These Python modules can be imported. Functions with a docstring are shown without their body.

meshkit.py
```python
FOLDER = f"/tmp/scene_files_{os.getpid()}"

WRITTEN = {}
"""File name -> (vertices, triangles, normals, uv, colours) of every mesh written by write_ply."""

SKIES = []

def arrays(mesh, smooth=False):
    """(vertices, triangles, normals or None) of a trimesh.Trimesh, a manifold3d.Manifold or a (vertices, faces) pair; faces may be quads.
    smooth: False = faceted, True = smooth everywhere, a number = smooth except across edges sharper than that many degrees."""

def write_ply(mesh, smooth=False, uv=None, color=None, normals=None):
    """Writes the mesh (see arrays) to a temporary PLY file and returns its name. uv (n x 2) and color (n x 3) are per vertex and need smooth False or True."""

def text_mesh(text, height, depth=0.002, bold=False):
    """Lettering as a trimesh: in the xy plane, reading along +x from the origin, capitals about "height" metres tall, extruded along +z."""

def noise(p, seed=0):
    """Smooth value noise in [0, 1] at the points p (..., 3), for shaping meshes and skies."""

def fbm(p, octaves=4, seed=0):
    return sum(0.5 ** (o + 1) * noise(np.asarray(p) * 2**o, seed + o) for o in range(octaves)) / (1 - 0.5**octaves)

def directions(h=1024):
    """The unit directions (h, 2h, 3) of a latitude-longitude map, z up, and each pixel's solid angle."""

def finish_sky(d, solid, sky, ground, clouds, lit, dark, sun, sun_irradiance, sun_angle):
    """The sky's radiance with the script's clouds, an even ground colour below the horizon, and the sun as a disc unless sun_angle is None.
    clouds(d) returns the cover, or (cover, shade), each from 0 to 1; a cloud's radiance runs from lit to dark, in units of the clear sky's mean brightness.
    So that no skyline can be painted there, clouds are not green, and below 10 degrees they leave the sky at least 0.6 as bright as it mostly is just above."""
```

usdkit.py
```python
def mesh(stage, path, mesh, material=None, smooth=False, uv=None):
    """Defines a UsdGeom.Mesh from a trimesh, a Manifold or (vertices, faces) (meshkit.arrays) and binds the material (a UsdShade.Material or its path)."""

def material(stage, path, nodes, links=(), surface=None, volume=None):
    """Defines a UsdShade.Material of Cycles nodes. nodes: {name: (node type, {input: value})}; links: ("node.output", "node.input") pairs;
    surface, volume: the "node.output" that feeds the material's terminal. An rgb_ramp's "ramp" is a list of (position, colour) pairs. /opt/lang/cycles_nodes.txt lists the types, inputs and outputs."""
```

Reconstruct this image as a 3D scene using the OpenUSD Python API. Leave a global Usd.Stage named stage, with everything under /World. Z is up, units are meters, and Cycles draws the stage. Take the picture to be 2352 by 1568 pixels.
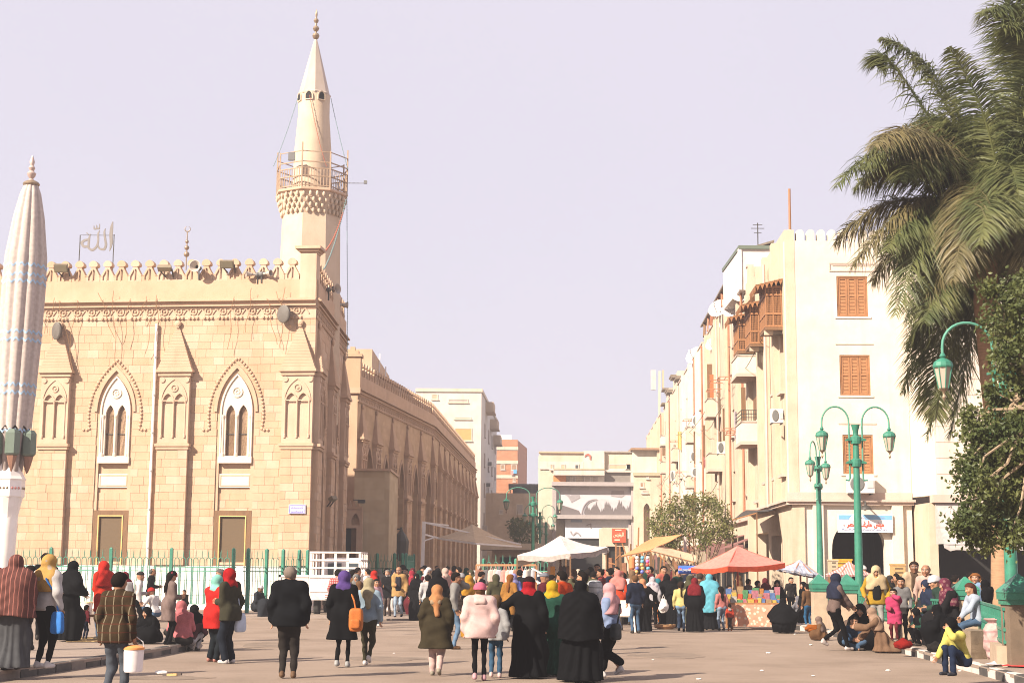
import math, random
import numpy as np, trimesh, manifold3d, shapely
from shapely.geometry import Polygon, LineString, Point, box as sbox
from shapely import affinity
from shapely.ops import unary_union
import usdkit, meshkit
from pxr import Usd, UsdGeom, UsdLux, UsdShade, Gf, Sdf, Vt
stage = Usd.Stage.CreateInMemory()
UsdGeom.SetStageUpAxis(stage, UsdGeom.Tokens.z)
UsdGeom.SetStageMetersPerUnit(stage, 1.0)
world = UsdGeom.Xform.Define(stage, '/World')
stage.SetDefaultPrim(world.GetPrim())
UsdGeom.Scope.Define(stage, '/World/Looks')
random.seed(7)
RNG = np.random.default_rng(7)
 # ------------------------------------------------------------------ camera
F_PX, W_PX, H_PX = 3530.0, 2352.0, 1568.0
EYE = np.array([0.0, 0.0, 1.7])
PITCH, ROLL = math.atan2(521.0, F_PX), 0.0065
_f = np.array([0, math.cos(PITCH), math.sin(PITCH)])
_u = np.array([0, -math.sin(PITCH), math.cos(PITCH)])
_r = np.array([1.0, 0, 0])
CR = math.cos(ROLL) * _r + math.sin(ROLL) * _u
CU = -math.sin(ROLL) * _r + math.cos(ROLL) * _u
cam = UsdGeom.Camera.Define(stage, '/World/camera')
M = Gf.Matrix4d(*[float(x) for x in (*CR, 0, *CU, 0, *(-_f), 0, *EYE, 1)])
cam.AddTransformOp().Set(M)
cam.CreateHorizontalApertureAttr(36.0)
cam.CreateVerticalApertureAttr(24.0)
cam.CreateFocalLengthAttr(36.0 * F_PX / W_PX)
cam.CreateClippingRangeAttr(Gf.Vec2f(0.5, 3000))
cam.CreateExposureAttr(1.38)
 # ------------------------------------------------------------------ sky and sun
SUN_AZ, SUN_EL = math.radians(-131.0), math.radians(34.0)   # azimuth = atan2(x, y) of the direction towards the sun
SKY_STRENGTH, SUN_I = 0.05, 1.25
sky_mat = usdkit.material(stage, '/World/Looks/sky_air', {
 'tc': ('texture_coordinate', {}),
 'n': ('noise_texture', {'scale': 1.6, 'detail': 4.0, 'roughness': 0.55}),
 'r': ('map_range', {'from_min': 0.3, 'from_max': 0.75, 'to_min': 0.84, 'to_max': 0.95, 'clamp': True}),
 's': ('sky_texture', {'sky_type': 'single_scattering', 'sun_disc': False, 'sun_elevation': SUN_EL, 'sun_rotation': SUN_AZ,
 'air_density': 1.0, 'aerosol_density': 3.0, 'ozone_density': 1.0, 'altitude': 100.0}),
 'veil': ('mix_color', {'b': (6.4, 6.0, 6.9), 'use_clamp': False}),
 'bg': ('background_shader', {'strength': SKY_STRENGTH}),
 }, [('tc.generated', 'n.vector'), ('n.fac', 'r.value'), ('r.result', 'veil.fac'), ('s.color', 'veil.a'), ('veil.result', 'bg.color')], surface='bg.background')
dome = UsdLux.DomeLight.Define(stage, '/World/sky')
UsdShade.MaterialBindingAPI.Apply(dome.GetPrim()).Bind(sky_mat)
dome.GetPrim().SetCustomDataByKey('kind', 'structure')
sun = UsdLux.DistantLight.Define(stage, '/World/sun')
sun.CreateIntensityAttr(SUN_I)
sun.CreateNormalizeAttr(True)
sun.CreateAngleAttr(0.6)
sun.CreateColorAttr(Gf.Vec3f(1.0, 0.90, 0.76))
_to = np.array([math.sin(SUN_AZ) * math.cos(SUN_EL), math.cos(SUN_AZ) * math.cos(SUN_EL), math.sin(SUN_EL)])
_x = np.cross([0, 0, 1], _to); _x /= np.linalg.norm(_x)
_y = np.cross(_to, _x)
sun.AddTransformOp().Set(Gf.Matrix4d(*[float(t) for t in (*_x, 0, *_y, 0, *_to, 0, 0, 0, 60, 1)]))
def ray(u, v):
 d = _f + CR * (u - W_PX / 2) / F_PX + CU * (H_PX / 2 - v) / F_PX
 return d / np.linalg.norm(d)
def at(u, v, depth):
 """The point seen at (u, v) of the 2352 x 1568 view, at a distance measured along y."""
 d = ray(u, v)
 return EYE + d * (depth / d[1])
def gnd(u, v, z=0.0):
 d = ray(u, v)
 return EYE + d * ((z - EYE[2]) / d[2])
 # ------------------------------------------------------------------ prims
_used = {}
def numbered(parent, name):
 k = (parent, name)
 n = _used.get(k, 0)
 _used[k] = n + 1
 return f'{parent}/{name}' + (f'_{n:03d}' if n else '')
def tag(prim, label=None, cat=None, group=None, kind=None):
 for k, v in (('label', label), ('category', cat), ('group', group), ('kind', kind)):
  if v:
   prim.SetCustomDataByKey(k, v)
class Thing:
 def __init__(s, name, label=None, cat=None, loc=(0, 0, 0), rz=0.0, group=None, kind=None, scale=None):
  s.path = numbered('/World', name)
  x = UsdGeom.Xform.Define(stage, s.path)
  s.loc = np.array(loc, float)
  x.AddTranslateOp().Set(Gf.Vec3d(*map(float, loc)))
  if rz:
   x.AddRotateZOp().Set(float(rz))
  if scale is not None:
   x.AddScaleOp().Set(Gf.Vec3f(*( [scale] * 3 if np.isscalar(scale) else scale)))
  s.prim = x.GetPrim()
  tag(s.prim, label, cat, group, kind)
 def part(s, name, mesh, mat, smooth=False, world=True, under=None, label=None, kind=None):
  """world: the vertices are in world space (only for things without rotation)."""
  v, f = arr(mesh)
  if world:
   v = v - s.loc
  p = numbered(under.path if under is not None else s.path, name)
  return Part(p, usdkit.mesh(stage, p, (v, f), mat, smooth), label, kind)
 def refer(s, src):
  s.prim.GetReferences().AddInternalReference(src.path)
  s.prim.SetInstanceable(True)
  return s
class Part:
 def __init__(s, path, m, label=None, kind=None):
  s.path, s.prim = path, m.GetPrim()
  tag(s.prim, label, None, None, kind)
def solo(name, mesh, mat, label, cat=None, group=None, kind=None, smooth=False):
 p = numbered('/World', name)
 v, f = arr(mesh)
 o = v.min(0) * 0.5 + v.max(0) * 0.5
 o[2] = v[:, 2].min()
 m = usdkit.mesh(stage, p, (v - o, f), mat, smooth)
 m.AddTranslateOp().Set(Gf.Vec3d(*map(float, o)))
 tag(m.GetPrim(), label, cat, group, kind)
 return m
def arr(mesh):
 if isinstance(mesh, MB):
  return mesh.get()
 if hasattr(mesh, 'to_mesh'):
  m = mesh.to_mesh()
  return np.array(m.vert_properties[:, :3], float), np.array(m.tri_verts, int)
 if hasattr(mesh, 'vertices'):
  return np.array(mesh.vertices, float), np.array(mesh.faces, int)
 v, f = np.asarray(mesh[0], float), np.asarray(mesh[1], int)
 if f.shape[1] == 4:
  f = np.vstack([f[:, [0, 1, 2]], f[:, [0, 2, 3]]])
 return v, f
class Fr:
 """A frame standing on the ground: x along, y into the thing, z up; a is the turn about z in degrees."""
 def __init__(s, o, a=0.0):
  s.o = np.array(o, float)
  c, n = math.cos(math.radians(a)), math.sin(math.radians(a))
  s.ex, s.ey = np.array([c, n, 0]), np.array([-n, c, 0])
  s.R = np.stack([s.ex, s.ey, [0, 0, 1.0]])
 def __call__(s, v):
  return np.asarray(v, float) @ s.R + s.o
 def hit(s, u, v, y=0.0):
  """(x, z) where the ray through (u, v) meets the plane y of this frame."""
  d = ray(u, v)
  p0 = s.o + s.ey * y
  t = np.dot(p0 - EYE, s.ey) / np.dot(d, s.ey)
  p = EYE + d * t - s.o
  return np.array([np.dot(p, s.ex), p[2]])
BOXF = np.array([[0, 2, 1], [0, 3, 2], [4, 5, 6], [4, 6, 7], [0, 1, 5], [0, 5, 4], [1, 2, 6], [1, 6, 5], [2, 3, 7], [2, 7, 6], [3, 0, 4], [3, 4, 7]])
class MB:
 """Collects shapes into one mesh; fr maps local to world."""
 def __init__(s, fr=None):
  s.v, s.f, s.n, s.fr = [], [], 0, fr
 def add(s, v, f):
  v, f = arr((v, f))
  if len(v) == 0:
   return s
  s.v.append(v); s.f.append(f + s.n); s.n += len(v)
  return s
 def mesh(s, m):
  return s.add(*arr(m))
 def box(s, x0, x1, y0, y1, z0, z1):
  v = np.array([[x0, y0, z0], [x1, y0, z0], [x1, y1, z0], [x0, y1, z0], [x0, y0, z1], [x1, y0, z1], [x1, y1, z1], [x0, y1, z1]], float)
  return s.add(v, BOXF)
 def bar(s, a, b, w, h=None):
  """A square bar from a to b."""
  a, b = np.array(a, float), np.array(b, float)
  d = b - a; L = np.linalg.norm(d)
  if L < 1e-6: return s
  d /= L
  up = np.array([0, 0, 1.0]) if abs(d[2]) < 0.95 else np.array([0, 1.0, 0])
  x = np.cross(d, up); x /= np.linalg.norm(x)
  y = np.cross(x, d)
  h = h or w
  q = [a + x * i * w / 2 + y * j * h / 2 for i, j in ((-1, -1), (1, -1), (1, 1), (-1, 1))] + [b + x * i * w / 2 + y * j * h / 2 for i, j in ((-1, -1), (1, -1), (1, 1), (-1, 1))]
  return s.add(np.array(q), BOXF[:, ::-1])
 def tube(s, path, r, n=8, caps=True):
  v, f = tube(path, r, n, caps)
  return s.add(v, f)
 def lathe(s, prof, c=(0, 0, 0), n=16, caps=True, sx=1.0, sy=1.0, ph=0.0):
  """prof: (radius, z) from the bottom up."""
  a = np.arange(n) * 2 * math.pi / n + ph
  prof = np.array(prof, float)
  ring = np.stack([np.cos(a) * sx, np.sin(a) * sy], 1)
  v = np.concatenate([np.concatenate([ring * r, np.full((n, 1), z)], 1) for r, z in prof]) + np.array(c, float)
  f = []
  i = np.arange(n); j = (i + 1) % n
  for k in range(len(prof) - 1):
   f.append(np.stack([k * n + i, k * n + j, (k + 1) * n + j], 1)); f.append(np.stack([k * n + i, (k + 1) * n + j, (k + 1) * n + i], 1))
  if caps:
   for k, o in ((0, -1), (len(prof) - 1, 1)):
    if prof[k][0] > 1e-6:
     m = k * n
     t = np.stack([np.full(n - 2, m), m + i[1:-1], m + j[1:-1]], 1)
     f.append(t if o > 0 else t[:, ::-1])
  return s.add(v, np.concatenate(f))
 def poly(s, pg, y0, y1):
  """A shapely polygon in (x, z), extruded from y0 to y1."""
  for g in getattr(pg, 'geoms', [pg]):
   if g.is_empty or g.area < 1e-7 or g.geom_type != 'Polygon':
    continue
   m = trimesh.creation.extrude_polygon(g, abs(y1 - y0), engine='earcut')
   v = np.array(m.vertices)
   v = np.stack([v[:, 0], max(y0, y1) - v[:, 2], v[:, 1]], 1)
   s.add(v, np.array(m.faces))
  return s
 def flat(s, pg, z0, z1):
  """A shapely polygon in (x, y), extruded from z0 to z1."""
  for g in getattr(pg, 'geoms', [pg]):
   if g.is_empty or g.area < 1e-7 or g.geom_type != 'Polygon':
    continue
   m = trimesh.creation.extrude_polygon(g, z1 - z0, engine='earcut')
   v = np.array(m.vertices); v[:, 2] += z0
   s.add(v, np.array(m.faces))
  return s
 def get(s):
  if not s.v:
   return np.zeros((0, 3)), np.zeros((0, 3), int)
  v = np.concatenate(s.v)
  return (s.fr(v) if s.fr is not None else v), np.concatenate(s.f)
def tube(path, r, n=8, caps=True):
 P = np.array(path, float)
 R = np.full(len(P), r, float) if np.isscalar(r) else np.array(r, float)
 T = np.gradient(P, axis=0)
 T /= np.maximum(np.linalg.norm(T, axis=1, keepdims=True), 1e-9)
 ref = np.array([0, 0, 1.0]) if abs(T[0][2]) < 0.9 else np.array([0, 1.0, 0])
 x = np.cross(T[0], ref); x /= np.linalg.norm(x)
 a = np.arange(n) * 2 * math.pi / n
 vs = []
 for k in range(len(P)):
  x = x - T[k] * np.dot(x, T[k]); x /= max(np.linalg.norm(x), 1e-9)
  y = np.cross(T[k], x)
  vs.append(P[k] + R[k] * (np.cos(a)[:, None] * x + np.sin(a)[:, None] * y))
 i = np.arange(n); j = (i + 1) % n
 f = []
 for k in range(len(P) - 1):
  f.append(np.stack([k * n + i, k * n + j, (k + 1) * n + j], 1)); f.append(np.stack([k * n + i, (k + 1) * n + j, (k + 1) * n + i], 1))
 if caps:
  f.append(np.stack([np.full(n - 2, 0), j[1:-1], i[1:-1]], 1))
  m = (len(P) - 1) * n
  f.append(np.stack([np.full(n - 2, m), m + i[1:-1], m + j[1:-1]], 1))
 return np.concatenate(vs), np.concatenate(f)
def ball(c, r, sub=1):
 m = trimesh.creation.icosphere(sub, 1.0)
 return np.array(m.vertices) * np.array(r) + np.array(c, float), np.array(m.faces)
 # ------------------------------------------------------------------ materials
_mats = {}
def flatmat(name, col, rough=0.7, metal=0.0, spec=0.4, var=0.10, scale=3.0, bump=0.0, bscale=60.0, dirt=0.0, dirtcol=(0.12, 0.09, 0.06), stretch=None):
 """A surface of one colour with mottling, fine relief and, with dirt, blotches of grime."""
 if name in _mats:
  return _mats[name]
 c = np.array(col, float)
 nodes = {
 'g': ('geometry', {}),
 'mp': ('mapping', {'scale': stretch or (1, 1, 1)}),
 'n': ('noise_texture', {'scale': scale, 'detail': 5.0, 'roughness': 0.6}),
 'ramp': ('rgb_ramp', {'ramp': [(0.25, tuple(c * (1 - var))), (0.75, tuple(np.minimum(c * (1 + var), 1)))]}),
 'p': ('principled_bsdf', {'roughness': rough, 'metallic': metal, 'specular_ior_level': spec}),
 }
 links = [('g.position', 'mp.vector'), ('mp.vector', 'n.vector'), ('n.fac', 'ramp.fac')]
 out = 'ramp.color'
 if dirt:
  nodes['n2'] = ('noise_texture', {'scale': scale * 0.45, 'detail': 6.0, 'roughness': 0.65})
  nodes['mr'] = ('map_range', {'from_min': 0.5, 'from_max': 0.8, 'to_min': 0.0, 'to_max': dirt, 'clamp': True})
  nodes['mx'] = ('mix_color', {'b': dirtcol})
  links += [('mp.vector', 'n2.vector'), ('n2.fac', 'mr.value'), ('mr.result', 'mx.fac'), (out, 'mx.a')]
  out = 'mx.result'
 links.append((out, 'p.base_color'))
 if bump:
  nodes['n3'] = ('noise_texture', {'scale': bscale, 'detail': 3.0})
  nodes['b'] = ('bump', {'strength': bump, 'distance': 0.02})
  links += [('g.position', 'n3.vector'), ('n3.fac', 'b.height'), ('b.normal', 'p.normal')]
 m = usdkit.material(stage, '/World/Looks/' + name, nodes, links, surface='p.BSDF')
 _mats[name] = m
 return m
def cloth(col, pattern=None, rough=0.85):
 """Woven cloth. pattern: None, or (kind, second colour, scale) laid out in the garment's own space."""
 key = 'cloth_' + '_'.join(f'{int(round(x * 999)):03d}' for x in col) + (f'_{pattern[0]}' if pattern else '')
 if key in _mats:
  return _mats[key]
 c = np.array(col, float)
 nodes = {'tc': ('texture_coordinate', {}),
 'n': ('noise_texture', {'scale': 9.0, 'detail': 4.0}),
 'ramp': ('rgb_ramp', {'ramp': [(0.3, tuple(c * 0.86)), (0.7, tuple(np.minimum(c * 1.12, 1)))]}),
 'n3': ('noise_texture', {'scale': 120.0, 'detail': 2.0}),
 'b': ('bump', {'strength': 0.25, 'distance': 0.01}),
 'p': ('principled_bsdf', {'roughness': rough, 'specular_ior_level': 0.06})}
 links = [('tc.object', 'n.vector'), ('n.fac', 'ramp.fac'), ('tc.object', 'n3.vector'), ('n3.fac', 'b.height'), ('b.normal', 'p.normal')]
 out = 'ramp.color'
 if pattern:
  kind, c2, sc = pattern[:3]
  if kind in ('stripe', 'band', 'plaid', 'check'):
   axes = {'stripe': 'x', 'band': 'z'}.get(kind)
   for i, ax in enumerate([axes] if axes else ['x', 'z']):
    rot = (0, 0, 0) if ax == 'x' else (0, math.pi / 2, 0)
    nodes[f'm{i}'] = ('mapping', {'rotation': rot, 'scale': (1, 1, 1)})
    nodes[f'd{i}'] = ('noise_texture', {'scale': 5.0, 'detail': 1.0})
    nodes[f'sx{i}'] = ('separate_xyz', {})
    nodes[f'a{i}'] = ('math', {'math_type': 'multiply_add', 'value2': 0.035, 'value3': 0.0})
    nodes[f's{i}'] = ('math', {'math_type': 'add'})
    nodes[f'f{i}'] = ('math', {'math_type': 'multiply', 'value2': sc})
    nodes[f'fr{i}'] = ('math', {'math_type': 'fraction'})
    nodes[f'lt{i}'] = ('math', {'math_type': 'less_than', 'value2': pattern[3] if len(pattern) > 3 else 0.25})
    nodes[f'mx{i}'] = ('mix_color', {'b': tuple(c2) if i == 0 or len(pattern) < 5 else tuple(pattern[4])})
    nodes[f'k{i}'] = ('math', {'math_type': 'multiply', 'value2': 0.85})
    links += [('tc.object', f'sx{i}.vector'), ('tc.object', f'd{i}.vector'), (f'd{i}.fac', f'a{i}.value1'), (f'sx{i}.{ax}', f's{i}.value1'), (f'a{i}.value', f's{i}.value2'),
 (f's{i}.value', f'f{i}.value1'), (f'f{i}.value', f'fr{i}.value1'), (f'fr{i}.value', f'lt{i}.value1'),
 (f'lt{i}.value', f'k{i}.value1'), (f'k{i}.value', f'mx{i}.fac'), (out, f'mx{i}.a')]
    out = f'mx{i}.result'
  elif kind == 'flower':
   nodes['vo'] = ('voronoi_texture', {'scale': sc})
   nodes['lt'] = ('math', {'math_type': 'less_than', 'value2': 0.35})
   nodes['mx'] = ('mix_color', {'b': tuple(c2)})
   links += [('tc.object', 'vo.vector'), ('vo.distance', 'lt.value1'), ('lt.value', 'mx.fac'), (out, 'mx.a')]
   out = 'mx.result'
 links.append((out, 'p.base_color'))
 m = usdkit.material(stage, '/World/Looks/' + key, nodes, links, surface='p.BSDF')
 _mats[key] = m
 return m
def stone_mat(name, col, joints=None, streak=0.35):
 """Limestone: mottled, with faint vertical water stains; joints = (width, height, colour factor) lays courses for far-off walls, across the direction axis."""
 if name in _mats:
  return _mats[name]
 c = np.array(col, float)
 nodes = {'g': ('geometry', {}),
 'n': ('noise_texture', {'scale': 1.1, 'detail': 7.0, 'roughness': 0.62}),
 'ramp': ('rgb_ramp', {'ramp': [(0.25, tuple(c * 0.86)), (0.5, tuple(c)), (0.8, tuple(np.minimum(c * np.array([1.10, 1.13, 1.2]), 1)))]}),
 'mp': ('mapping', {'scale': (2.2, 2.2, 0.16)}),
 'ns': ('noise_texture', {'scale': 1.0, 'detail': 5.0, 'roughness': 0.6}),
 'mr': ('map_range', {'from_min': 0.52, 'from_max': 0.8, 'to_min': 0.0, 'to_max': streak, 'clamp': True}),
 'mx': ('mix_color', {'b': tuple(c * np.array([0.62, 0.55, 0.48]))}),
 'n3': ('noise_texture', {'scale': 26.0, 'detail': 4.0}),
 'b': ('bump', {'strength': 0.35, 'distance': 0.02}),
 'p': ('principled_bsdf', {'roughness': 0.88, 'specular_ior_level': 0.2})}
 links = [('g.position', 'n.vector'), ('n.fac', 'ramp.fac'), ('g.position', 'mp.vector'), ('mp.vector', 'ns.vector'), ('ns.fac', 'mr.value'), ('mr.result', 'mx.fac'),
 ('ramp.color', 'mx.a'), ('g.position', 'n3.vector'), ('n3.fac', 'b.height'), ('b.normal', 'p.normal')]
 out = 'mx.result'
 if joints:
  bw, bh, k = joints
  nodes['sx'] = ('separate_xyz', {})
  nodes['cx'] = ('combine_xyz', {})
  nodes['ad'] = ('math', {'math_type': 'add'})
  nodes['bk'] = ('brick_texture', {'scale': 1.0, 'brick_width': bw, 'row_height': bh, 'mortar_size': 0.012, 'mortar_smooth': 0.2, 'color1': (1, 1, 1), 'color2': (0.86, 0.84, 0.8), 'mortar': (k, k, k)})
  nodes['ml'] = ('mix_color', {'blend_type': 'multiply', 'fac': 1.0})
  links += [('g.position', 'sx.vector'), ('sx.x', 'ad.value1'), ('sx.y', 'ad.value2'), ('ad.value', 'cx.x'), ('sx.z', 'cx.y'), ('cx.vector', 'bk.vector'), (out, 'ml.a'), ('bk.color', 'ml.b')]
  out = 'ml.result'
 links.append((out, 'p.base_color'))
 m = usdkit.material(stage, '/World/Looks/' + name, nodes, links, surface='p.BSDF')
 _mats[name] = m
 return m
STONE = [stone_mat('stone_warm', (0.435, 0.29, 0.19)), stone_mat('stone_pale', (0.46, 0.325, 0.23)), stone_mat('stone_honey', (0.42, 0.274, 0.173)), stone_mat('stone_rose', (0.435, 0.302, 0.203))]
STONE_TRIM = stone_mat('stone_trim', (0.435, 0.296, 0.20))
STONE_JOINT = flatmat('stone_joint', (0.40, 0.265, 0.17), 0.9)
STONE_FAR = stone_mat('stone_courses_lightened', (0.46, 0.315, 0.195), (0.7, 0.34, 0.8), 0.5)  # same stone, base colour raised to make up for the weak light on it
CREAM = flatmat('cream_tracery', (0.56, 0.475, 0.385), 0.6, var=0.08, dirt=0.2)
MARBLE = flatmat('white_marble', (0.72, 0.66, 0.62), 0.45, var=0.06, scale=2.0, dirt=0.15)
GREEN = flatmat('green_paint', (0.028, 0.15, 0.098), 0.4, var=0.2, scale=6.0, dirt=0.25, dirtcol=(0.10, 0.16, 0.12))
GREEN_PALE = flatmat('pale_green_paint', (0.06, 0.21, 0.145), 0.5, var=0.18, scale=6.0, dirt=0.25, dirtcol=(0.2, 0.24, 0.2))
DARK = flatmat('interior_shade', (0.015, 0.013, 0.012), 0.9)  # near-black colour put in for the shade inside openings
IRON = flatmat('dark_iron', (0.05, 0.045, 0.04), 0.6, 0.3)
STEEL = flatmat('grey_steel', (0.42, 0.40, 0.39), 0.5, 0.4)
WHITE = flatmat('white_paint', (0.74, 0.70, 0.68), 0.5, var=0.06, dirt=0.2)
WOOD = flatmat('brown_wood', (0.26, 0.115, 0.045), 0.6, var=0.25, scale=8.0, stretch=(3, 3, 0.4))
WOOD_DARK = flatmat('dark_wood', (0.15, 0.075, 0.032), 0.65, var=0.25, scale=8.0, stretch=(3, 3, 0.4))
GREYP = flatmat('grey_plastic', (0.12, 0.115, 0.11), 0.6)
 # ------------------------------------------------------------------ ground, pavements, kerbs
asphalt = usdkit.material(stage, '/World/Looks/asphalt', {
 'g': ('geometry', {}),
 'n': ('noise_texture', {'scale': 0.45, 'detail': 8.0, 'roughness': 0.65}),
 'ramp': ('rgb_ramp', {'ramp': [(0.25, (0.155, 0.112, 0.081)), (0.5, (0.212, 0.156, 0.118)), (0.8, (0.26, 0.197, 0.154))]}),
 'mp': ('mapping', {'scale': (0.35, 1.6, 1)}),
 'n2': ('noise_texture', {'scale': 0.9, 'detail': 6.0, 'roughness': 0.7}),
 'mr': ('map_range', {'from_min': 0.57, 'from_max': 0.72, 'to_min': 0.0, 'to_max': 0.75, 'clamp': True}),
 'mx': ('mix_color', {'b': (0.11, 0.075, 0.055)}),
 'n3': ('noise_texture', {'scale': 55.0, 'detail': 4.0, 'roughness': 0.7}),
 'mg': ('map_range', {'from_min': 0.3, 'from_max': 0.7, 'to_min': 0.80, 'to_max': 1.2}),
 'mul': ('mix_color', {'blend_type': 'multiply', 'fac': 1.0}),
 'b': ('bump', {'strength': 0.5, 'distance': 0.015}),
 'p': ('principled_bsdf', {'roughness': 0.85, 'specular_ior_level': 0.25}),
 }, [('g.position', 'n.vector'), ('n.fac', 'ramp.fac'), ('g.position', 'mp.vector'), ('mp.vector', 'n2.vector'), ('n2.fac', 'mr.value'), ('mr.result', 'mx.fac'), ('ramp.color', 'mx.a'),
 ('g.position', 'n3.vector'), ('n3.fac', 'mg.value'), ('mg.result', 'mul.b'), ('mx.result', 'mul.a'), ('mul.result', 'p.base_color'), ('n3.fac', 'b.height'), ('b.normal', 'p.normal')], surface='p.BSDF')
paving = flatmat('pale_paving', (0.225, 0.17, 0.133), 0.85, var=0.2, scale=1.2, bump=0.4, bscale=40, dirt=0.5, dirtcol=(0.10, 0.075, 0.06))
def sheet(name, pts, z, mat, kind='structure', n=1):
 g = np.array(pts, float)
 p = numbered('/World', name)
 m = MB().flat(Polygon(g), z - 0.05, z)
 mm = usdkit.mesh(stage, p, m.get(), mat)
 tag(mm.GetPrim(), None, None, None, kind)
sheet('ground', [(-400, -60), (400, -60), (400, 700), (-400, 700)], 0.0, asphalt)
KB = flatmat('kerb_black', (0.045, 0.04, 0.037), 0.75, var=0.25, dirt=0.5, dirtcol=(0.17, 0.135, 0.11), scale=5)
KW = flatmat('kerb_white', (0.46, 0.40, 0.36), 0.75, var=0.12, dirt=0.6, dirtcol=(0.20, 0.155, 0.125), scale=5)
KD = flatmat('kerb_bare', (0.15, 0.12, 0.10), 0.8, var=0.25, dirt=0.5, scale=5)
ZP = 0.15
def smooth_line(pts, step):
 P = np.array(pts, float)
 L = LineString(P)
 n = max(int(round(L.length / step)), 1)
 return [np.array(L.interpolate(i / n, normalized=True).coords[0]) for i in range(n + 1)]
def kerb(name, pts, side, mats, step=0.62):
 """Kerb stones along a line; side: +1 puts the stone on the left of the line's direction."""
 t = Thing(name, None, None, (*pts[0][:2], 0), kind='structure')
 P = smooth_line(pts, step)
 for i in range(len(P) - 1):
  a, b = P[i], P[i + 1]
  d = (b - a) / np.linalg.norm(b - a)
  nrm = np.array([-d[1], d[0]]) * side
  a2, b2 = a + d * 0.012, b - d * 0.012
  w = 0.17 + random.uniform(-.006, .006)
  top = ZP + random.uniform(0.0, 0.014)
  ring = [a2 + nrm * random.uniform(-.012, .01), b2 + nrm * random.uniform(-.012, .01), b2 + nrm * w, a2 + nrm * w]
  ins = [a2 + d * .02 + nrm * .03, b2 - d * .02 + nrm * .03, b2 - d * .02 + nrm * (w - .02), a2 + d * .02 + nrm * (w - .02)]
  v = [(*p, -0.02) for p in ring] + [(*p, top - 0.03) for p in ring] + [(*p, top) for p in ins]
  f = [[0, 2, 1], [0, 3, 2]]
  for k in (0, 4):
   for q in range(4):
    r = (q + 1) % 4
    f += [[k + q, k + r, k + 4 + r], [k + q, k + 4 + r, k + 4 + q]]
  f += [[8, 9, 10], [8, 10, 11]]
  f = np.array(f)
  if side < 0:
   f = f[:, ::-1]
  t.part('kerb_stone', (v, f), mats(i))
 return t
def G2(u, v):
 return gnd(u, v)[:2]
left_edge = [G2(-260, 1602), G2(-20, 1566), G2(120, 1545), G2(260, 1523), G2(350, 1509), G2(415, 1496), G2(441, 1489), G2(446, 1481), G2(428, 1468), G2(380, 1455), G2(240, 1437), G2(-300, 1428)]
sheet('pavement', left_edge, ZP - 0.004, paving)
kerb('kerb', left_edge[:11], 1, lambda i: (KD if i < 7 else KB) if i < 15 and i % 3 else ((KB, KD)[i % 2]))
right_edge = [G2(1806, 1447), G2(1800, 1440), G2(1812, 1434), G2(1830, 1432)]
right_line = [G2(1798, 1440), G2(1850, 1449), G2(1930, 1464), G2(2020, 1487), G2(2120, 1512), G2(2220, 1540), G2(2352, 1577), G2(2480, 1615)]
sheet('pavement', right_line + [(22, 22), (30, 40), (26, 52), G2(1830, 1421)], ZP - 0.004, paving)
kerb('kerb', right_line, 1, lambda i: (KW, KB)[i % 2] if i % 7 else KW, 0.56)
sheet('pavement', [G2(300, 1428), G2(560, 1422), G2(960, 1424), G2(960, 1408), G2(560, 1403), G2(-260, 1408), G2(-260, 1428)], 0.05, paving)
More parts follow.
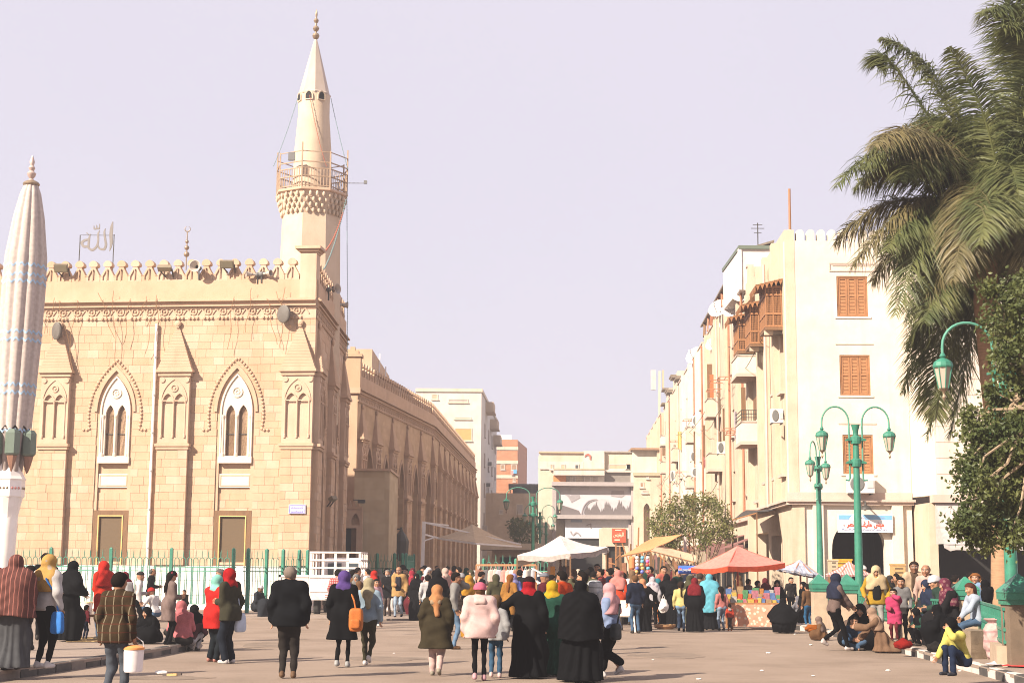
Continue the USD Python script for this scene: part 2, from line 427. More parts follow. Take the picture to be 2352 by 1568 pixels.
ap = flatmat('asphalt_patch', (0.155, 0.112, 0.082), 0.88, var=0.3, scale=2.0, bump=0.5, bscale=50)
rgp = np.random.default_rng(5)
for (u, v, w, d) in ((330, 1556, 2.2, .9), (880, 1512, 1.5, 1.6), (1530, 1505, 1.6, 2.0), (1250, 1590, 3.0, .6), (1640, 1590, 1.4, .8), (620, 1480, 1.2, 2.4)):
 c_ = gnd(u, v)
 an = np.linspace(0, 2 * math.pi, 26)[:-1]
 k_ = 1 + .5 * (meshkit.noise(np.stack([np.cos(an) * 2.5 + u, np.sin(an) * 2.5, an * 0], 1)) - .5)
 g_ = Polygon([(c_[0] + w / 2 * a * math.cos(t), c_[1] + d / 2 * a * math.sin(t)) for t, a in zip(an, k_)])
 tag(usdkit.mesh(stage, numbered('/World', 'road_patch'), MB().flat(g_, -0.02, .005).get(), ap).GetPrim(), kind='structure')
 # ------------------------------------------------------------------ the mosque
C0 = at(709, 1392, 62.0); C0[2] = 0
FA, FS = Fr(C0, -6.0), Fr(C0, 89.9)
mosque = Thing('mosque', 'sandstone mosque block with battlements and pointed windows behind the green railings', 'mosque', C0)
ZC = FA.hit(690, 684)[1]          # top of the cornice
ZF = FA.hit(690, 731)[1]          # foot of the carved frieze
ZP0 = FA.hit(690, 641)[1]         # foot of the merlons
ZM = FA.hit(648, 592)[1]          # their tops
ZPL = 1.75                        # top of the white plinth
ROOF0, ROOF1 = FA.hit(690, 847)[1], FA.hit(690, 748)[1]
NICHE0 = FA.hit(690, 1017)[1]
XL, XS = -16.5, 11.2
def pointed(x0, x1, zs, za, n=9):
 """Points of a pointed arch from (x0, zs) over the apex to (x1, zs)."""
 w, h = (x1 - x0) / 2, za - zs
 R = (w * w + h * h) / (2 * w)
 cx = x0 + R
 t = np.linspace(math.pi, math.pi - math.acos(max(-1, min(1, (R - w) / R))), n)
 L = [(cx + R * math.cos(a), zs + R * math.sin(a)) for a in t]
 xm = (x0 + x1) / 2
 return L + [(2 * xm - x, z) for x, z in L[-2::-1]]
def slot_poly(x0, x1, z0, zs, za):
 return Polygon([(x0, z0)] + pointed(x0, x1, zs, za) + [(x1, z0)])
def courses(region, z0, z1, xa, xb, rh, w0, w1, rng, gap=0.009):
 """Course by course, the stones of a wall as polygons clipped to the region."""
 out, z = [], z0
 prep = shapely.prepared.prep(region)
 while z < z1 - 0.05:
  h = min(rh * rng.uniform(0.93, 1.07), z1 - z)
  if z1 - z - h < 0.1: h = z1 - z
  x = xa - rng.uniform(0, w0)
  while x < xb:
   w = rng.uniform(w0, w1)
   b = sbox(max(x, xa) + gap / 2, z + gap / 2, min(x + w, xb) - gap / 2, z + h - gap / 2)
   if b.area > 0.004 and prep.intersects(b):
    g = b if prep.contains(b) else b.intersection(region)
    for q in getattr(g, 'geoms', [g]):
     if q.geom_type == 'Polygon' and q.area > 0.006:
      out.append(q)
   x += w
  z += h
 return out
def stones(thing, fr, polys, y0, y1, rng, keep, budget):
 """Near stones become parts of their own, the rest one part."""
 rest = {}
 for q in polys:
  k = int(rng.choice(4, p=(0.50, 0.2, 0.18, 0.12)))
  j = rng.uniform(-0.006, 0.010)
  if budget[0] > 0 and keep(q.centroid.x, q.centroid.y):
   budget[0] -= 1
   thing.part('stone_block', MB(fr).poly(q, y0 + j, y1), STONE[k])
  else:
   rest.setdefault(k, MB(fr)).poly(q, y0 + j, y1)
 for k, mb in rest.items():
  thing.part('stone_course', mb, STONE[k], kind='stuff')
def pyramid_roof(fr, x0, x1, z0, z1, y0, y1, n=15):
 mb = MB(fr)
 xm = (x0 + x1) / 2
 for i in range(n):
  t0, t1 = i / n, (i + 1) / n
  hw = (x1 - x0) / 2 * (1 - t0 * 0.93)
  d = (y1 - y0) * (1 - t0 * 0.85)
  zz0, zz1 = z0 + (z1 - z0) * t0, z0 + (z1 - z0) * t1
  mb.box(xm - hw, xm + hw, y1 - d, y1, zz0, zz0 + (zz1 - zz0) * 0.62)
  mb.box(xm - hw + .025, xm + hw - .025, y1 - d + .025, y1, zz0, zz1)
 mb.add(*ball((xm, y0 + (y1 - y0) * .75, z1 + .12), (.15, .08, .15)))
 mb.box(xm - .06, xm + .06, y1 - .12, y1, z1 - .05, z1 + .1)
 return mb
def blind_niche(fr, x0, x1, z0, z1, yf):
 """Twin blind arches under a roundel, cut into a plate that stands before a back plate."""
 w = x1 - x0
 pl = sbox(x0, z0, x1, z1)
 zs = z0 + (z1 - z0) * 0.62
 holes = []
 for a, b in ((0.14, 0.47), (0.53, 0.86)):
  xa, xb = x0 + w * a, x0 + w * b
  holes.append(slot_poly(xa, xb, z0 + 0.22, zs, zs + (xb - xa) * 0.75))
 arch = slot_poly(x0 + w * .06, x1 - w * .06, zs, zs + .01, z1 - .1)
 big = arch.difference(unary_union([h.buffer(.045) for h in holes]))
 rnd = Point((x0 + x1) / 2, zs + (z1 - zs) * .52).buffer(w * .125)
 plate = pl.difference(unary_union(holes))
 mb = MB(fr).poly(plate, yf, yf + .07).poly(pl, yf + .07, yf + .10)
 mb.poly(rnd.difference(rnd.buffer(-.05)), yf - .035, yf + .001)
 mb.poly(rnd.buffer(-.10), yf - .03, yf + .001)
 mb.poly(arch.difference(arch.buffer(-.045)), yf - .03, yf + .001)
 for h in holes:
  mb.poly(h.buffer(.05).difference(h).intersection(sbox(-99, zs - .05, 99, 99)), yf - .03, yf + .001)
 for xa in (x0 + w * .5, x0 + w * .11, x0 + w * .89):
  mb.lathe([(.05, z0 + .2), (.05, z0 + .32), (.03, z0 + .36), (.03, zs - .1), (.055, zs), (.055, zs + .03)], (xa, yf, 0), 8)
 for xa in (x0 + .12, x1 - .12):
  mb.poly(Point(xa, z1 - .16).buffer(.11), yf - .04, yf + .001)
 return mb
def pilaster(thing, fr, x0, x1, rng, budget, keep, proj=0.22, roof=True):
 p = thing.part('pilaster', MB(fr).box(x0 + .01, x1 - .01, -proj + .045, 0.2, ZPL, NICHE0 - .25), STONE_JOINT)
 reg = sbox(x0, ZPL, x1, NICHE0 - .27)
 stones(thing, fr, courses(reg, ZPL, NICHE0 - .27, x0, x1, .325, .4, .75, rng), -proj, -proj + .1, rng, keep, budget)
 e = .09
 thing.part('pilaster_moulding', MB(fr).box(x0 - e, x1 + e, -proj - e, 0, NICHE0 - .14, NICHE0 - .03).box(x0 - e * .5, x1 + e * .5, -proj - e * .5, 0, NICHE0 - .26, NICHE0 - .14).box(x0 - .02, x1 + .02, -proj - .02, 0, NICHE0 - .03, NICHE0), STONE_TRIM, under=p)
 thing.part('blind_niche', blind_niche(fr, x0, x1, NICHE0, ROOF0 - .28, -proj).box(x0, x1, -proj + .1, 0.1, NICHE0, ROOF0 - .28), STONE[1], under=p)
 thing.part('pilaster_cap', MB(fr).box(x0 - .06, x1 + .06, -proj - .06, .0, ROOF0 - .28, ROOF0 - .13).box(x0 - .14, x1 + .14, -proj - .14, .0, ROOF0 - .13, ROOF0 - .02), STONE_TRIM, under=p)
 if roof:
  thing.part('pilaster_roof', pyramid_roof(fr, x0 - .08, x1 + .08, ROOF0 - .02, ROOF1, -proj - .10, 0.0), STONE_TRIM, under=p)
 return p
def beads(fr, pts, r, y, step):
 mb = MB(fr)
 L = LineString(pts)
 n = int(L.length / step)
 for i in range(n + 1):
  x, z = L.interpolate(i / n, normalized=True).coords[0]
  mb.add(*ball((x, y, z), (r, r, r * 1.05), 0))
 return mb
PANE = flatmat('brown_glass', (0.27, 0.165, 0.095), 0.35, var=0.15, scale=2.0)
GRILLE_MESH = flatmat('brown_mesh', (0.10, 0.062, 0.03), 0.7, var=0.15, scale=30.0)
GOLD = flatmat('pale_gold_trim', (0.55, 0.36, 0.13), 0.5)
def gothic_window(thing, fr, x0, x1, z0, zs, za, y):
 """White tracery with two lancets and a roundel before brown glass."""
 outer = slot_poly(x0, x1, z0, zs, za)
 w = x1 - x0
 lan = []
 for a, b in ((.17, .46), (.56, .85)):
  xa, xb = x0 + w * a, x0 + w * b
  lan.append(slot_poly(xa, xb, z0 + .28, zs - .14, zs + .28))
 win = thing.part('window', MB(fr).poly(outer.difference(unary_union(lan)), y, y + .12), CREAM)
 mb = MB(fr)
 c = Point((x0 + x1) / 2, zs + (za - zs) * .52)
 mb.poly(c.buffer(w * .17).difference(c.buffer(w * .12)), y - .04, y + .001)
 for k in range(6):
  q = Point(c.x + w * .06 * math.cos(k * math.pi / 3), c.y + w * .06 * math.sin(k * math.pi / 3))
  mb.poly(q.buffer(.035), y - .03, y + .001)
 mb.poly(outer.difference(outer.buffer(-.06)), y - .05, y + .001)
 for a in (.09, .51, .92):
  xa = x0 + w * a
  mb.lathe([(.075, z0 + .26), (.075, z0 + .36), (.045, z0 + .42), (.045, zs - .3), (.07, zs - .2), (.07, zs - .14)], (xa, y, 0), 8)
 thing.part('tracery', mb, CREAM, under=win)
 for q in lan:
  thing.part('pane', MB(fr).poly(q, y + .13, y + .15), PANE, under=win)
  zmid = z0 + .28 + (zs - z0) * .42
  thing.part('glazing_bar', MB(fr).box(q.bounds[0], q.bounds[2], y + .10, y + .13, zmid, zmid + .03), IRON, under=win)
 thing.part('sill', MB(fr).box(x0 - .03, x1 + .03, y - .10, y + .1, z0 - .02, z0 + .25), CREAM, under=win)
 return win
budget = [300]
slots, bwin = [], []
for (ua, ub, uo0, uo1, apex, wl, wr, gl, gr_) in ((221, 300, 207, 331, (268, 851), 232, 300, 219, 293), (497, 581, 474, 612, (547, 845), 512, 578, 497, 575)):
 x0, x1 = FA.hit(ua, 1000)[0], FA.hit(ub + 3, 1000)[0]
 za = FA.hit(*apex)[1]
 zs = FA.hit(apex[0], 945)[1]
 slots.append((x0, x1, zs, za))
front = sbox(XL, ZPL, 0, ZF)
pil = [(FA.hit(97, 940)[0], FA.hit(161, 940)[0]), (FA.hit(368, 940)[0], FA.hit(437, 940)[0]), (FA.hit(650, 940)[0], 0.0)]
holes = [slot_poly(a, b, ZPL - 1, zs, za) for a, b, zs, za in slots]
region = front.difference(unary_union(holes + [sbox(a, ZPL, b, NICHE0) for a, b in pil]))
mosque.part('wall', MB(FA).poly(sbox(XL, 0, 0, ZP0).difference(unary_union(holes)), .02, .32), STONE_JOINT)
rngm = np.random.default_rng(3)
near = lambda x, z: x > -13.2
stones(mosque, FA, courses(region, ZPL, ZF, XL, 0.0, .325, .36, .72, rngm), 0.0, .10, rngm, near, budget)
for a, b in pil:
 pilaster(mosque, FA, a, b, rngm, budget, near)
for x0, x1, zs, za in slots:
 o = slot_poly(x0, x1, ZPL, zs, za)
 hood = o.buffer(.30, join_style=2).difference(o.buffer(.14, join_style=2)).intersection(sbox(-99, zs + .2, 99, 99))
 mosque.part('arch_moulding', MB(FA).poly(o.buffer(.12, join_style=2).difference(o).intersection(sbox(-99, zs, 99, 99)), -.05, .05).poly(o.difference(o.buffer(-.13, join_style=2)).intersection(sbox(-99, ZPL + .02, 99, 99)), .04, .12), STONE_TRIM)
 pts = [(x0 - .55, zs - .75), (x0 - .30, zs - .75)] + pointed(x0 - .36, x1 + .36, zs - .2, za + .42, 12) + [(x1 + .30, zs - .75), (x1 + .55, zs - .75)]
 mosque.part('hood_moulding', beads(FA, pts, .07, 0.0, .15), STONE_TRIM)
 mosque.part('recess_wall', MB(FA).poly(o.buffer(.05), .15, .23), STONE[0])
 stones(mosque, FA, courses(sbox(x0, ZPL, x1, zs - 3.3), ZPL, zs - 3.3, x0, x1, .325, .4, .7, rngm), .11, .17, rngm, near, [0])
 w = x1 - x0
 wx0, wx1 = x0 + .14, x1 - .10
 zw0 = FA.hit(545, 1062)[1]
 gothic_window(mosque, FA, wx0, wx1, zw0, zs, za - .22, .02)
 zp0, zp1 = FA.hit(545, 1119)[1], FA.hit(545, 1087)[1]
 pq = mosque.part('marble_plaque', MB(FA).box(wx0, wx1, .08, .14, zp0, zp1), CREAM)
 mosque.part('plaque_border', MB(FA).poly(sbox(wx0 + .05, zp0 + .05, wx1 - .05, zp1 - .05).difference(sbox(wx0 + .09, zp0 + .09, wx1 - .09, zp1 - .09)), .065, .081), STONE[3], under=pq)
 zg1 = FA.hit(545, 1172)[1]
 gx0, gx1 = x0 + .02, x1 - .03
 dr = mosque.part('screen', MB(FA).poly(sbox(gx0, ZPL - .1, gx1, zg1).difference(sbox(gx0 + .2, ZPL, gx1 - .2, zg1 - .2)), .02, .13), WOOD_DARK)
 mosque.part('screen_trim', MB(FA).poly(sbox(gx0 + .2, ZPL, gx1 - .2, zg1 - .2).difference(sbox(gx0 + .245, ZPL, gx1 - .245, zg1 - .245)), .00, .12), GOLD, under=dr)
 mosque.part('screen_panel', MB(FA).box(gx0 + .2, gx1 - .2, .09, .12, ZPL, zg1 - .2), GRILLE_MESH, under=dr)
mb = MB(FA)
for i in range(3):
 mb.box(XL, 0.12, -.14 + i * .012, .5, i * .58, i * .58 + .565)
mosque.part('plinth', mb, MARBLE)
def crown(fr, xa, xb, pier=None, seed=1, step=None, n_own=999):
 rr = np.random.default_rng(seed)
 mosque.part('frieze', MB(fr).box(xa, xb, -.02, .3, ZF, ZC - .42), STONE[1])
 mb = MB(fr)
 x = xa + .2
 while x < xb - .2:
  mb.add(*ball((x - .16, -.03, ZF + .06), (.085, .06, .09), 0)).add(*ball((x, -.03, ZF + .05), (.085, .06, .09), 0)).add(*ball((x + .16, -.03, ZF + .06), (.085, .06, .09), 0))
  q = Point(x, ZF + .33).buffer(.15)
  mb.poly(q.difference(q.buffer(-.05)), -.06, -.019)
  mb.add(*ball((x, -.03, ZF + .33), (.06, .05, .06), 0))
  mb.bar((x + .17, -.03, ZF + .2), (x + .34, -.03, ZF + .44), .05).bar((x + .51, -.03, ZF + .2), (x + .34, -.03, ZF + .44), .05)
  x += .62
 mosque.part('frieze_carving', mb, STONE_TRIM)
 mosque.part('cornice', MB(fr).box(xa, xb, -.07, .4, ZC - .42, ZC - .33).box(xa, xb, -.16, .4, ZC - .33, ZC - .28).box(xa, xb, -.06, .4, ZC - .28, ZC - .12).box(xa, xb, -.2, .4, ZC - .12, ZC - .05).box(xa, xb, -.13, .4, ZC - .05, ZC), STONE_TRIM)
 mosque.part('parapet', MB(fr).box(xa, xb, -.01, .42, ZC, ZP0), STONE[0])
 p = step or .605
 x = xa + p * .5
 H = ZM - ZP0
 out = Polygon([(-.3, -.02), (-.3, H * .24), (-.11, H * .62), (-.09, H * .70), (.09, H * .70), (.11, H * .62), (.3, H * .24), (.3, -.02)])
 inn = Polygon([(-.20, .06), (-.20, H * .26), (-.05, H * .57), (.05, H * .57), (.20, H * .26), (.20, .06)])
 cap = Polygon([(-.09, H * .70), (-.17, H * .73), (-.19, H * .80), (-.16, H * .90), (-.08, H * .98), (0, H), (.08, H * .98), (.16, H * .90), (.19, H * .80), (.17, H * .73), (.09, H * .70)])
 sh = lambda g, a: affinity.translate(g, a, ZP0)
 while x < xb - p * .3:
  a = x + rr.uniform(-.015, .015)
  if pier is None or not (pier[0] < a < pier[1]):
   m = MB(fr).poly(sh(out.difference(inn), a), .05, .33).poly(sh(inn, a), .10, .30).poly(sh(cap, a), .03, .35)
   m.bar((a - .03, .05, ZP0 + .05), (a - .02, .05, ZP0 + H * .62), .03)
   for s in (-1, 1):
    m.add(*ball((a + s * .27, .10, ZP0 + H * .27), (.04, .08, .045), 0))
   mosque.part('merlon', m, STONE[0 if rr.random() < .7 else 1])
  x += p
PX0 = FA.hit(690, 620)[0]
crown(FA, XL, 0.0, (PX0 - .25, 1))
crown(FS, 0.05, XS, (-1, .9), 5)
zpt = FA.hit(700, 566)[1]
mosque.part('corner_pier', MB(FA).box(PX0, -.03, -.03, .62, ZC, zpt - .3).box(PX0 + .02, 0.0, .0, .6, zpt - .3, zpt - .22), STONE[1])
mosque.part('corner_pier_cap', MB(FA).box(PX0 - .08, .05, -.1, .7, zpt - .22, zpt - .12).box(PX0 - .2, .16, -.2, .8, zpt - .12, zpt), STONE_TRIM)
sslots = [(2.15, 3.75, 7.6, 9.2), (7.0, 8.5, 7.6, 9.2)]
spil = [(0.05, 1.45), (4.7, 6.1), (9.6, XS)]
sh = [slot_poly(a, b, ZPL - 1, zs, za) for a, b, zs, za in sslots]
region = sbox(.05, ZPL, XS, ZF).difference(unary_union(sh + [sbox(a, ZPL, b, NICHE0) for a, b in spil]))
mosque.part('wall', MB(FS).poly(sbox(.05, 0, XS, ZP0).difference(unary_union(sh)), .04, .55), STONE_JOINT)
stones(mosque, FS, courses(region, ZPL, ZF, .05, XS, .325, .36, .72, rngm), 0.0, .10, rngm, near, [0])
for a, b in spil:
 pilaster(mosque, FS, a, b, rngm, [0], near)
for x0, x1, zs, za in sslots:
 o = slot_poly(x0, x1, ZPL, zs, za)
 mosque.part('arch_moulding', MB(FS).poly(o.buffer(.12, join_style=2).difference(o).intersection(sbox(-99, zs, 99, 99)), -.05, .05).poly(o.difference(o.buffer(-.13, join_style=2)).intersection(sbox(-99, ZPL + .02, 99, 99)), .18, .3), STONE_TRIM)
 mosque.part('hood_moulding', beads(FS, pointed(x0 - .36, x1 + .36, zs - .2, za + .42, 12), .07, 0.0, .15), STONE_TRIM)
 mosque.part('recess_wall', MB(FS).poly(o.buffer(.05), .50, .58), STONE[0])
 gothic_window(mosque, FS, x0 + .14, x1 - .14, 4.6, zs, za - .22, .34)
mosque.part('plinth', MB(FS).box(.15, XS, -.14, .5, 0, ZPL), STONE[1])
RC = [FA((XL, .5, 0)), FA((-.3, .5, 0)), FS((XS, .3, 0)), FS((XS, 16, 0))]
mosque.part('roof', MB().flat(Polygon([p[:2] for p in RC]), ZC - .25, ZC - .02), STONE[1])
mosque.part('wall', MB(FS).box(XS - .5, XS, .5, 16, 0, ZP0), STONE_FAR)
p0, p1 = FA.hit(362, 745), FA.hit(338, 1275)
pipe = mosque.part('downpipe', MB(FA).tube([(p0[0], -.10, p0[1]), (p0[0], -.10, 2), (p0[0], -.10, .3)], .055, 8), WHITE, smooth=40)
for z in np.arange(2.4, p0[1], 1.55):
 mosque.part('pipe_bracket', MB(FA).lathe([(.075, z), (.075, z + .06)], (p0[0], -.10, 0), 8).box(p0[0] - .02, p0[0] + .02, -.10, .02, z, z + .05), STEEL, under=pipe)
def cable(fr, pts, r=.016):
 return MB(fr).tube(pts, r, 5)
rc = random.Random(4)
cab_m = flatmat('brown_cable', (0.24, 0.13, 0.06), 0.8)
for k in range(16):
 x = rc.uniform(-13, -.5)
 z0, z1 = ZC + rc.uniform(-.1, .5), ROOF0 + rc.uniform(-.6, 2.0)
 dx = rc.uniform(-.5, .9)
 pts = [(x + dx * t + .05 * math.sin(9 * t + k), -.24 + .02 * math.sin(7 * t + k), z0 + (z1 - z0) * t) for t in np.linspace(0, 1, 9)]
 mosque.part('cable', MB(FA).tube(pts, .011, 4), cab_m)
MC = at(712, 600, 68.8); MC[2] = 0
tip = at(729, 22, 68.8)
minaret = Thing('minaret', 'tall tapering stone minaret with railed balcony and pointed spire behind the mosque corner', 'minaret', MC)
def mz(v, u=715):
 return at(u, v, 68.8)[2]
PL = stone_mat('minaret_plaster', (0.47, 0.36, 0.26), streak=0.25)
PL2 = stone_mat('minaret_spire_lead', (0.40, 0.32, 0.265), streak=0.25)
R1 = 1.37
zb = mz(503)
minaret.part('shaft', MB().lathe([(R1 + .12, 8), (R1 + .1, ZC), (R1, zb)], MC, 8, ph=math.radians(22.5 + 14)), PL)
zk0, zk1 = mz(503), mz(456)
mb = MB()
for k in range(4):                      # stalactite tiers under the balcony
 z0, z1 = zk0 + (zk1 - zk0) * k / 4, zk0 + (zk1 - zk0) * (k + 1) / 4
 r0 = R1 - .04 + .07 * k
 n = 32
 mb.lathe([(r0, z0), (r0 + .04, z1 - .04), (r0 + .07, z1)], MC, 8, ph=math.radians(36.5))
 for i in range(n):
  a = (i + .5 * (k % 2)) * 2 * math.pi / n
  rr = r0 + .015
  c = MC + np.array([math.cos(a) * rr, math.sin(a) * rr, 0])
  mb.add(*ball((c[0], c[1], z0 + (z1 - z0) * .55), (.07, .07, (z1 - z0) * .52), 1))
minaret.part('stalactite_corbel', mb, PL)
zf = mz(451)
minaret.part('balcony_floor', MB().lathe([(R1 + .22, zk1), (R1 + .34, zk1 + .06), (R1 + .34, zf + .05), (R1 + .29, zf + .08)], MC, 8, ph=math.radians(36.5)), STONE_TRIM)
RB = R1 + .29
rail_h = mz(392) - zf
ang = [math.radians(36.5) + i * math.pi / 4 for i in range(8)]
vert = [MC + np.array([math.cos(a) * RB, math.sin(a) * RB, 0]) for a in ang]
RAIL = flatmat('rusty_rail', (0.30, 0.20, 0.13), 0.7, var=0.3, scale=6)
for i in range(8):
 a, b = vert[i], vert[(i + 1) % 8]
 mb = MB()
 for h in (.12, .48, .78, 1.02):
  mb.bar((*a[:2], zf + rail_h * h), (*b[:2], zf + rail_h * h), .045)
 for j in range(1, 9):
  q = a + (b - a) * j / 9
  mb.bar((*q[:2], zf + .1), (*q[:2], zf + rail_h * (.78)), .035)
 minaret.part('railing', mb, RAIL)
 minaret.part('railing_post', MB().bar((*a[:2], zf), (*a[:2], zf + rail_h + (.9 if i % 2 else .55)), .06), RAIL)
for i in range(8):
 if i % 4 == 3: continue
 a, b = vert[i], vert[(i + 1) % 8]
 minaret.part('upper_rail', MB().bar((*a[:2], zf + rail_h + .5), (*b[:2], zf + rail_h + .5), .035), RAIL)
zt, zsp, zn = mz(222, 724), mz(97, 728), mz(95, 728)
R2, R3 = 0.84, 0.73
hole = []
minaret.part('upper_shaft', MB().lathe([(R2 + .06, zf), (R2 + .02, zf + 2), (R3, zt - 1.0), (R3, zt)], MC, 20), PL, smooth=35)
minaret.part('spire', MB().lathe([(R3 + .03, zt), (R3 + .04, zt + .07), (R3 - .02, zt + .12), (.10, zsp), (.06, zsp + .12)], MC, 8, ph=math.radians(10)), PL2)
for a in (-102, -55, -150, 60):
 d = np.array([math.cos(math.radians(a)), math.sin(math.radians(a)), 0]); s = np.array([-d[1], d[0], 0])
 zz = mz(236, 716)
 pg = slot_poly(-.15, .15, -.02, .12, .34)
 m = MB().poly(pg, 0, .3)
 v, f = m.get()
 v = MC + d * (R3 + .012) + np.outer(v[:, 0], s) - np.outer(v[:, 1], d) + np.outer(v[:, 2], [0, 0, 1]) + np.array([0, 0, zz])
 minaret.part('lookout_opening', (v, f), DARK)
 m = MB().poly(pg.buffer(.05).difference(pg), 0, .3); v, f = m.get()
 v = MC + d * (R3 + .03) + np.outer(v[:, 0], s) - np.outer(v[:, 1], d) + np.outer(v[:, 2], [0, 0, 1]) + np.array([0, 0, zz])
 minaret.part('lookout_frame', (v, f), PL)
BR = flatmat('old_bronze', (0.25, 0.18, 0.12), 0.45, 0.5, var=0.2)
prof = [(.05, zsp)]
for v, r in ((83, .17), (66, .15), (48, .12)):
 z = mz(v, 728)
 prof += [(.045, z - r * 1.0), (r * .75, z - r * .7), (r, z), (r * .75, z + r * .6), (.045, z + r * .85)]
prof += [(.035, mz(40, 729)), (.06, mz(35, 729)), (.05, mz(30, 729)), (.01, mz(22, 729))]
minaret.part('finial', MB().lathe(prof, MC, 12), BR, smooth=40)
minaret.part('floodlight', MB().box(MC[0] - .92, MC[0] - .62, MC[1] - 1.4, MC[1] - 1.25, zf + rail_h + .12, zf + rail_h + .48), GREYP)
pl = at(838, 421, 68.8)
minaret.part('lamp_arm', MB().bar((MC[0] + RB - .1, MC[1], pl[2]), (pl[0], MC[1], pl[2]), .025).box(pl[0] - .04, pl[0] + .1, MC[1] - .06, MC[1] + .06, pl[2] - .02, pl[2] + .12), GREYP)
BULBR, BULBT = flatmat('red_bulbs', (0.36, 0.10, 0.06), 0.4), flatmat('teal_bulbs', (0.14, 0.21, 0.21), 0.4)
def bulbs(a, b, sag, n, r, mats, lab):
 a, b = np.array(a), np.array(b)
 P = [a + (b - a) * t - np.array([0, 0, sag * 4 * t * (1 - t)]) for t in np.linspace(0, 1, n)]
 mb = MB().tube(P[::max(n // 16, 1)] + [P[-1]], .012, 4)
 for p in P:
  mb.add(*ball(p, (r * .8, r * .8, r), 0))
 return solo('light_string', mb, mats, lab, 'light string')
zs_ = mz(232)
bulbs((MC[0] - R3, MC[1] - .3, zs_), (MC[0] - RB, MC[1] - .8, zf + rail_h), .15, 14, .03, BULBT, 'thin string of bulbs from the spire to the left side of the balcony')
bulbs((MC[0] + R3 + .05, MC[1], zs_ + .1), (MC[0] + RB, MC[1] - .3, zf + rail_h), .1, 14, .03, BULBT, 'thin string of bulbs from the spire to the right side of the balcony')
bulbs((MC[0] - .1, MC[1] - R3 - .08, zs_), (MC[0] + .75, MC[1] - .85, zf + rail_h), .25, 16, .03, BULBR, 'red string of bulbs slanting down the upper shaft of the minaret')
e = FA((.1, .3, 0)); e = at(727, 587, e[1])
bulbs((MC[0] + R1 + .25, MC[1] - 1.0, zf - .8), e, .55, 40, .045, BULBR, 'red string of bulbs sagging from the balcony to the corner pier')
e2 = at(736, 630, FS((2.5, .3, 0))[1])
bulbs((MC[0] + R1 + .3, MC[1] - .9, zf - .4), e2, .5, 46, .045, BULBT, 'teal string of bulbs sagging from the balcony to the side battlements')
e3 = at(797, 760, 71)
bulbs((MC[0] + RB + .02, MC[1] - .6, zf), (MC[0] + RB + .12, MC[1] + .3, ZC - 1.5), .0, 60, .03, BULBT, 'thin string of bulbs hanging straight down right of the minaret')
def horn(u, v, fr, y, az, lab, r=.24, tilt=-.05):
 x, z = fr.hit(u, v, y)
 t = Thing('loudspeaker', lab, 'loudspeaker', fr((x, y, z)), az, 'horn loudspeakers along the battlements')
 a = np.linspace(0, 1, 9)
 prof = [(.05 + (r - .05) * q ** 2.2, .42 * q) for q in a]
 v_, f_ = MB().lathe(prof + [(r + .015, .43), (r - .01, .43)] + [(max(p[0] - .012, .01), p[1] + .005) for p in prof[::-1]], n=18, caps=False).get()
 rot = np.stack([v_[:, 0], -v_[:, 2] + .2, v_[:, 1]], 1)
 t.part('horn', (rot, f_), flatmat('horn_grey', (0.38, 0.32, 0.27), .5), world=False, smooth=40)
 t.part('driver', MB().add(*MB().lathe([(.08, 0), (.10, .03), (.10, .16), (.06, .2)], n=12).get()).get(), GREYP, world=False) if False else t.part('driver', (np.array(MB().lathe([(.08, 0), (.10, .03), (.10, .16), (.06, .2)], n=12).get()[0])[:, [0, 2, 1]] * [1, 1, 1] + [0, .16, 0], MB().lathe([(.08, 0), (.10, .03), (.10, .16), (.06, .2)], n=12).get()[1][:, ::-1]), GREYP, world=False)
 t.part('throat', (np.array(MB().lathe([(.0, 0), (r * .62, .01)], n=14, caps=False).get()[0])[:, [0, 2, 1]] * [1, -1, 1] + [0, .02, 0], MB().lathe([(.0, 0), (r * .62, .01)], n=14, caps=False).get()[1]), DARK, world=False)
 t.part('bracket', MB().bar((0, .25, 0), (0, .25, -r - .25), .05), IRON, world=False)
horn(452, 613, FA, -.25, -10, 'round horn loudspeaker facing the square between two front merlons', .235)
horn(553, 672, FA, -.2, -50, 'small horn loudspeaker low on the parapet left of the corner', .13) if False else None
horn(766, 664, FS, -.35, 60, 'horn loudspeaker on the shaded side battlements below the minaret', .22)
horn(787, 700, FS, -.3, 110, 'smaller horn loudspeaker at the far end of the side battlements', .15)
horn(578, 630, FA, -.12, -70, 'small sideways horn loudspeaker among the merlons near the corner', .13)
horn(612, 628, FA, -.12, 60, 'small horn loudspeaker on the last merlons before the corner pier', .12)
def floodlight(u, v, fr, y, lab, w=.5, h=.3, tilt=25, rz=0):
 x, z = fr.hit(u, v, y)
 t = Thing('floodlight', lab, 'floodlight', fr((x, y, z)), rz, 'floodlights on the mosque')
 c, s = math.cos(math.radians(tilt)), math.sin(math.radians(tilt))
 R = np.array([[1, 0, 0], [0, c, -s], [0, s, c]])
 v_, f_ = MB().box(-w / 2, w / 2, -.05, .1, -h / 2, h / 2).get()
 t.part('housing', (v_ @ R.T, f_), flatmat('floodlight_brown', (0.17, 0.13, 0.08), .5), world=False)
 v_, f_ = MB().box(-w / 2 + .03, w / 2 - .03, -.065, -.052, -h / 2 + .03, h / 2 - .03).get()
 t.part('lens', (v_ @ R.T, f_), flatmat('floodlight_glass', (0.20, 0.17, 0.11), .25), world=False)
 t.part('arm', MB().bar((w / 2 + .02, .05, 0), (w / 2 + .02, .3, -.3), .04).bar((-w / 2 + .1, .05, -.1), (0, .3, -.3), .04), IRON, world=False)
floodlight(140, 616, FA, -.25, 'floodlight on the battlements right beside the folded umbrella', .56, .34, 30)
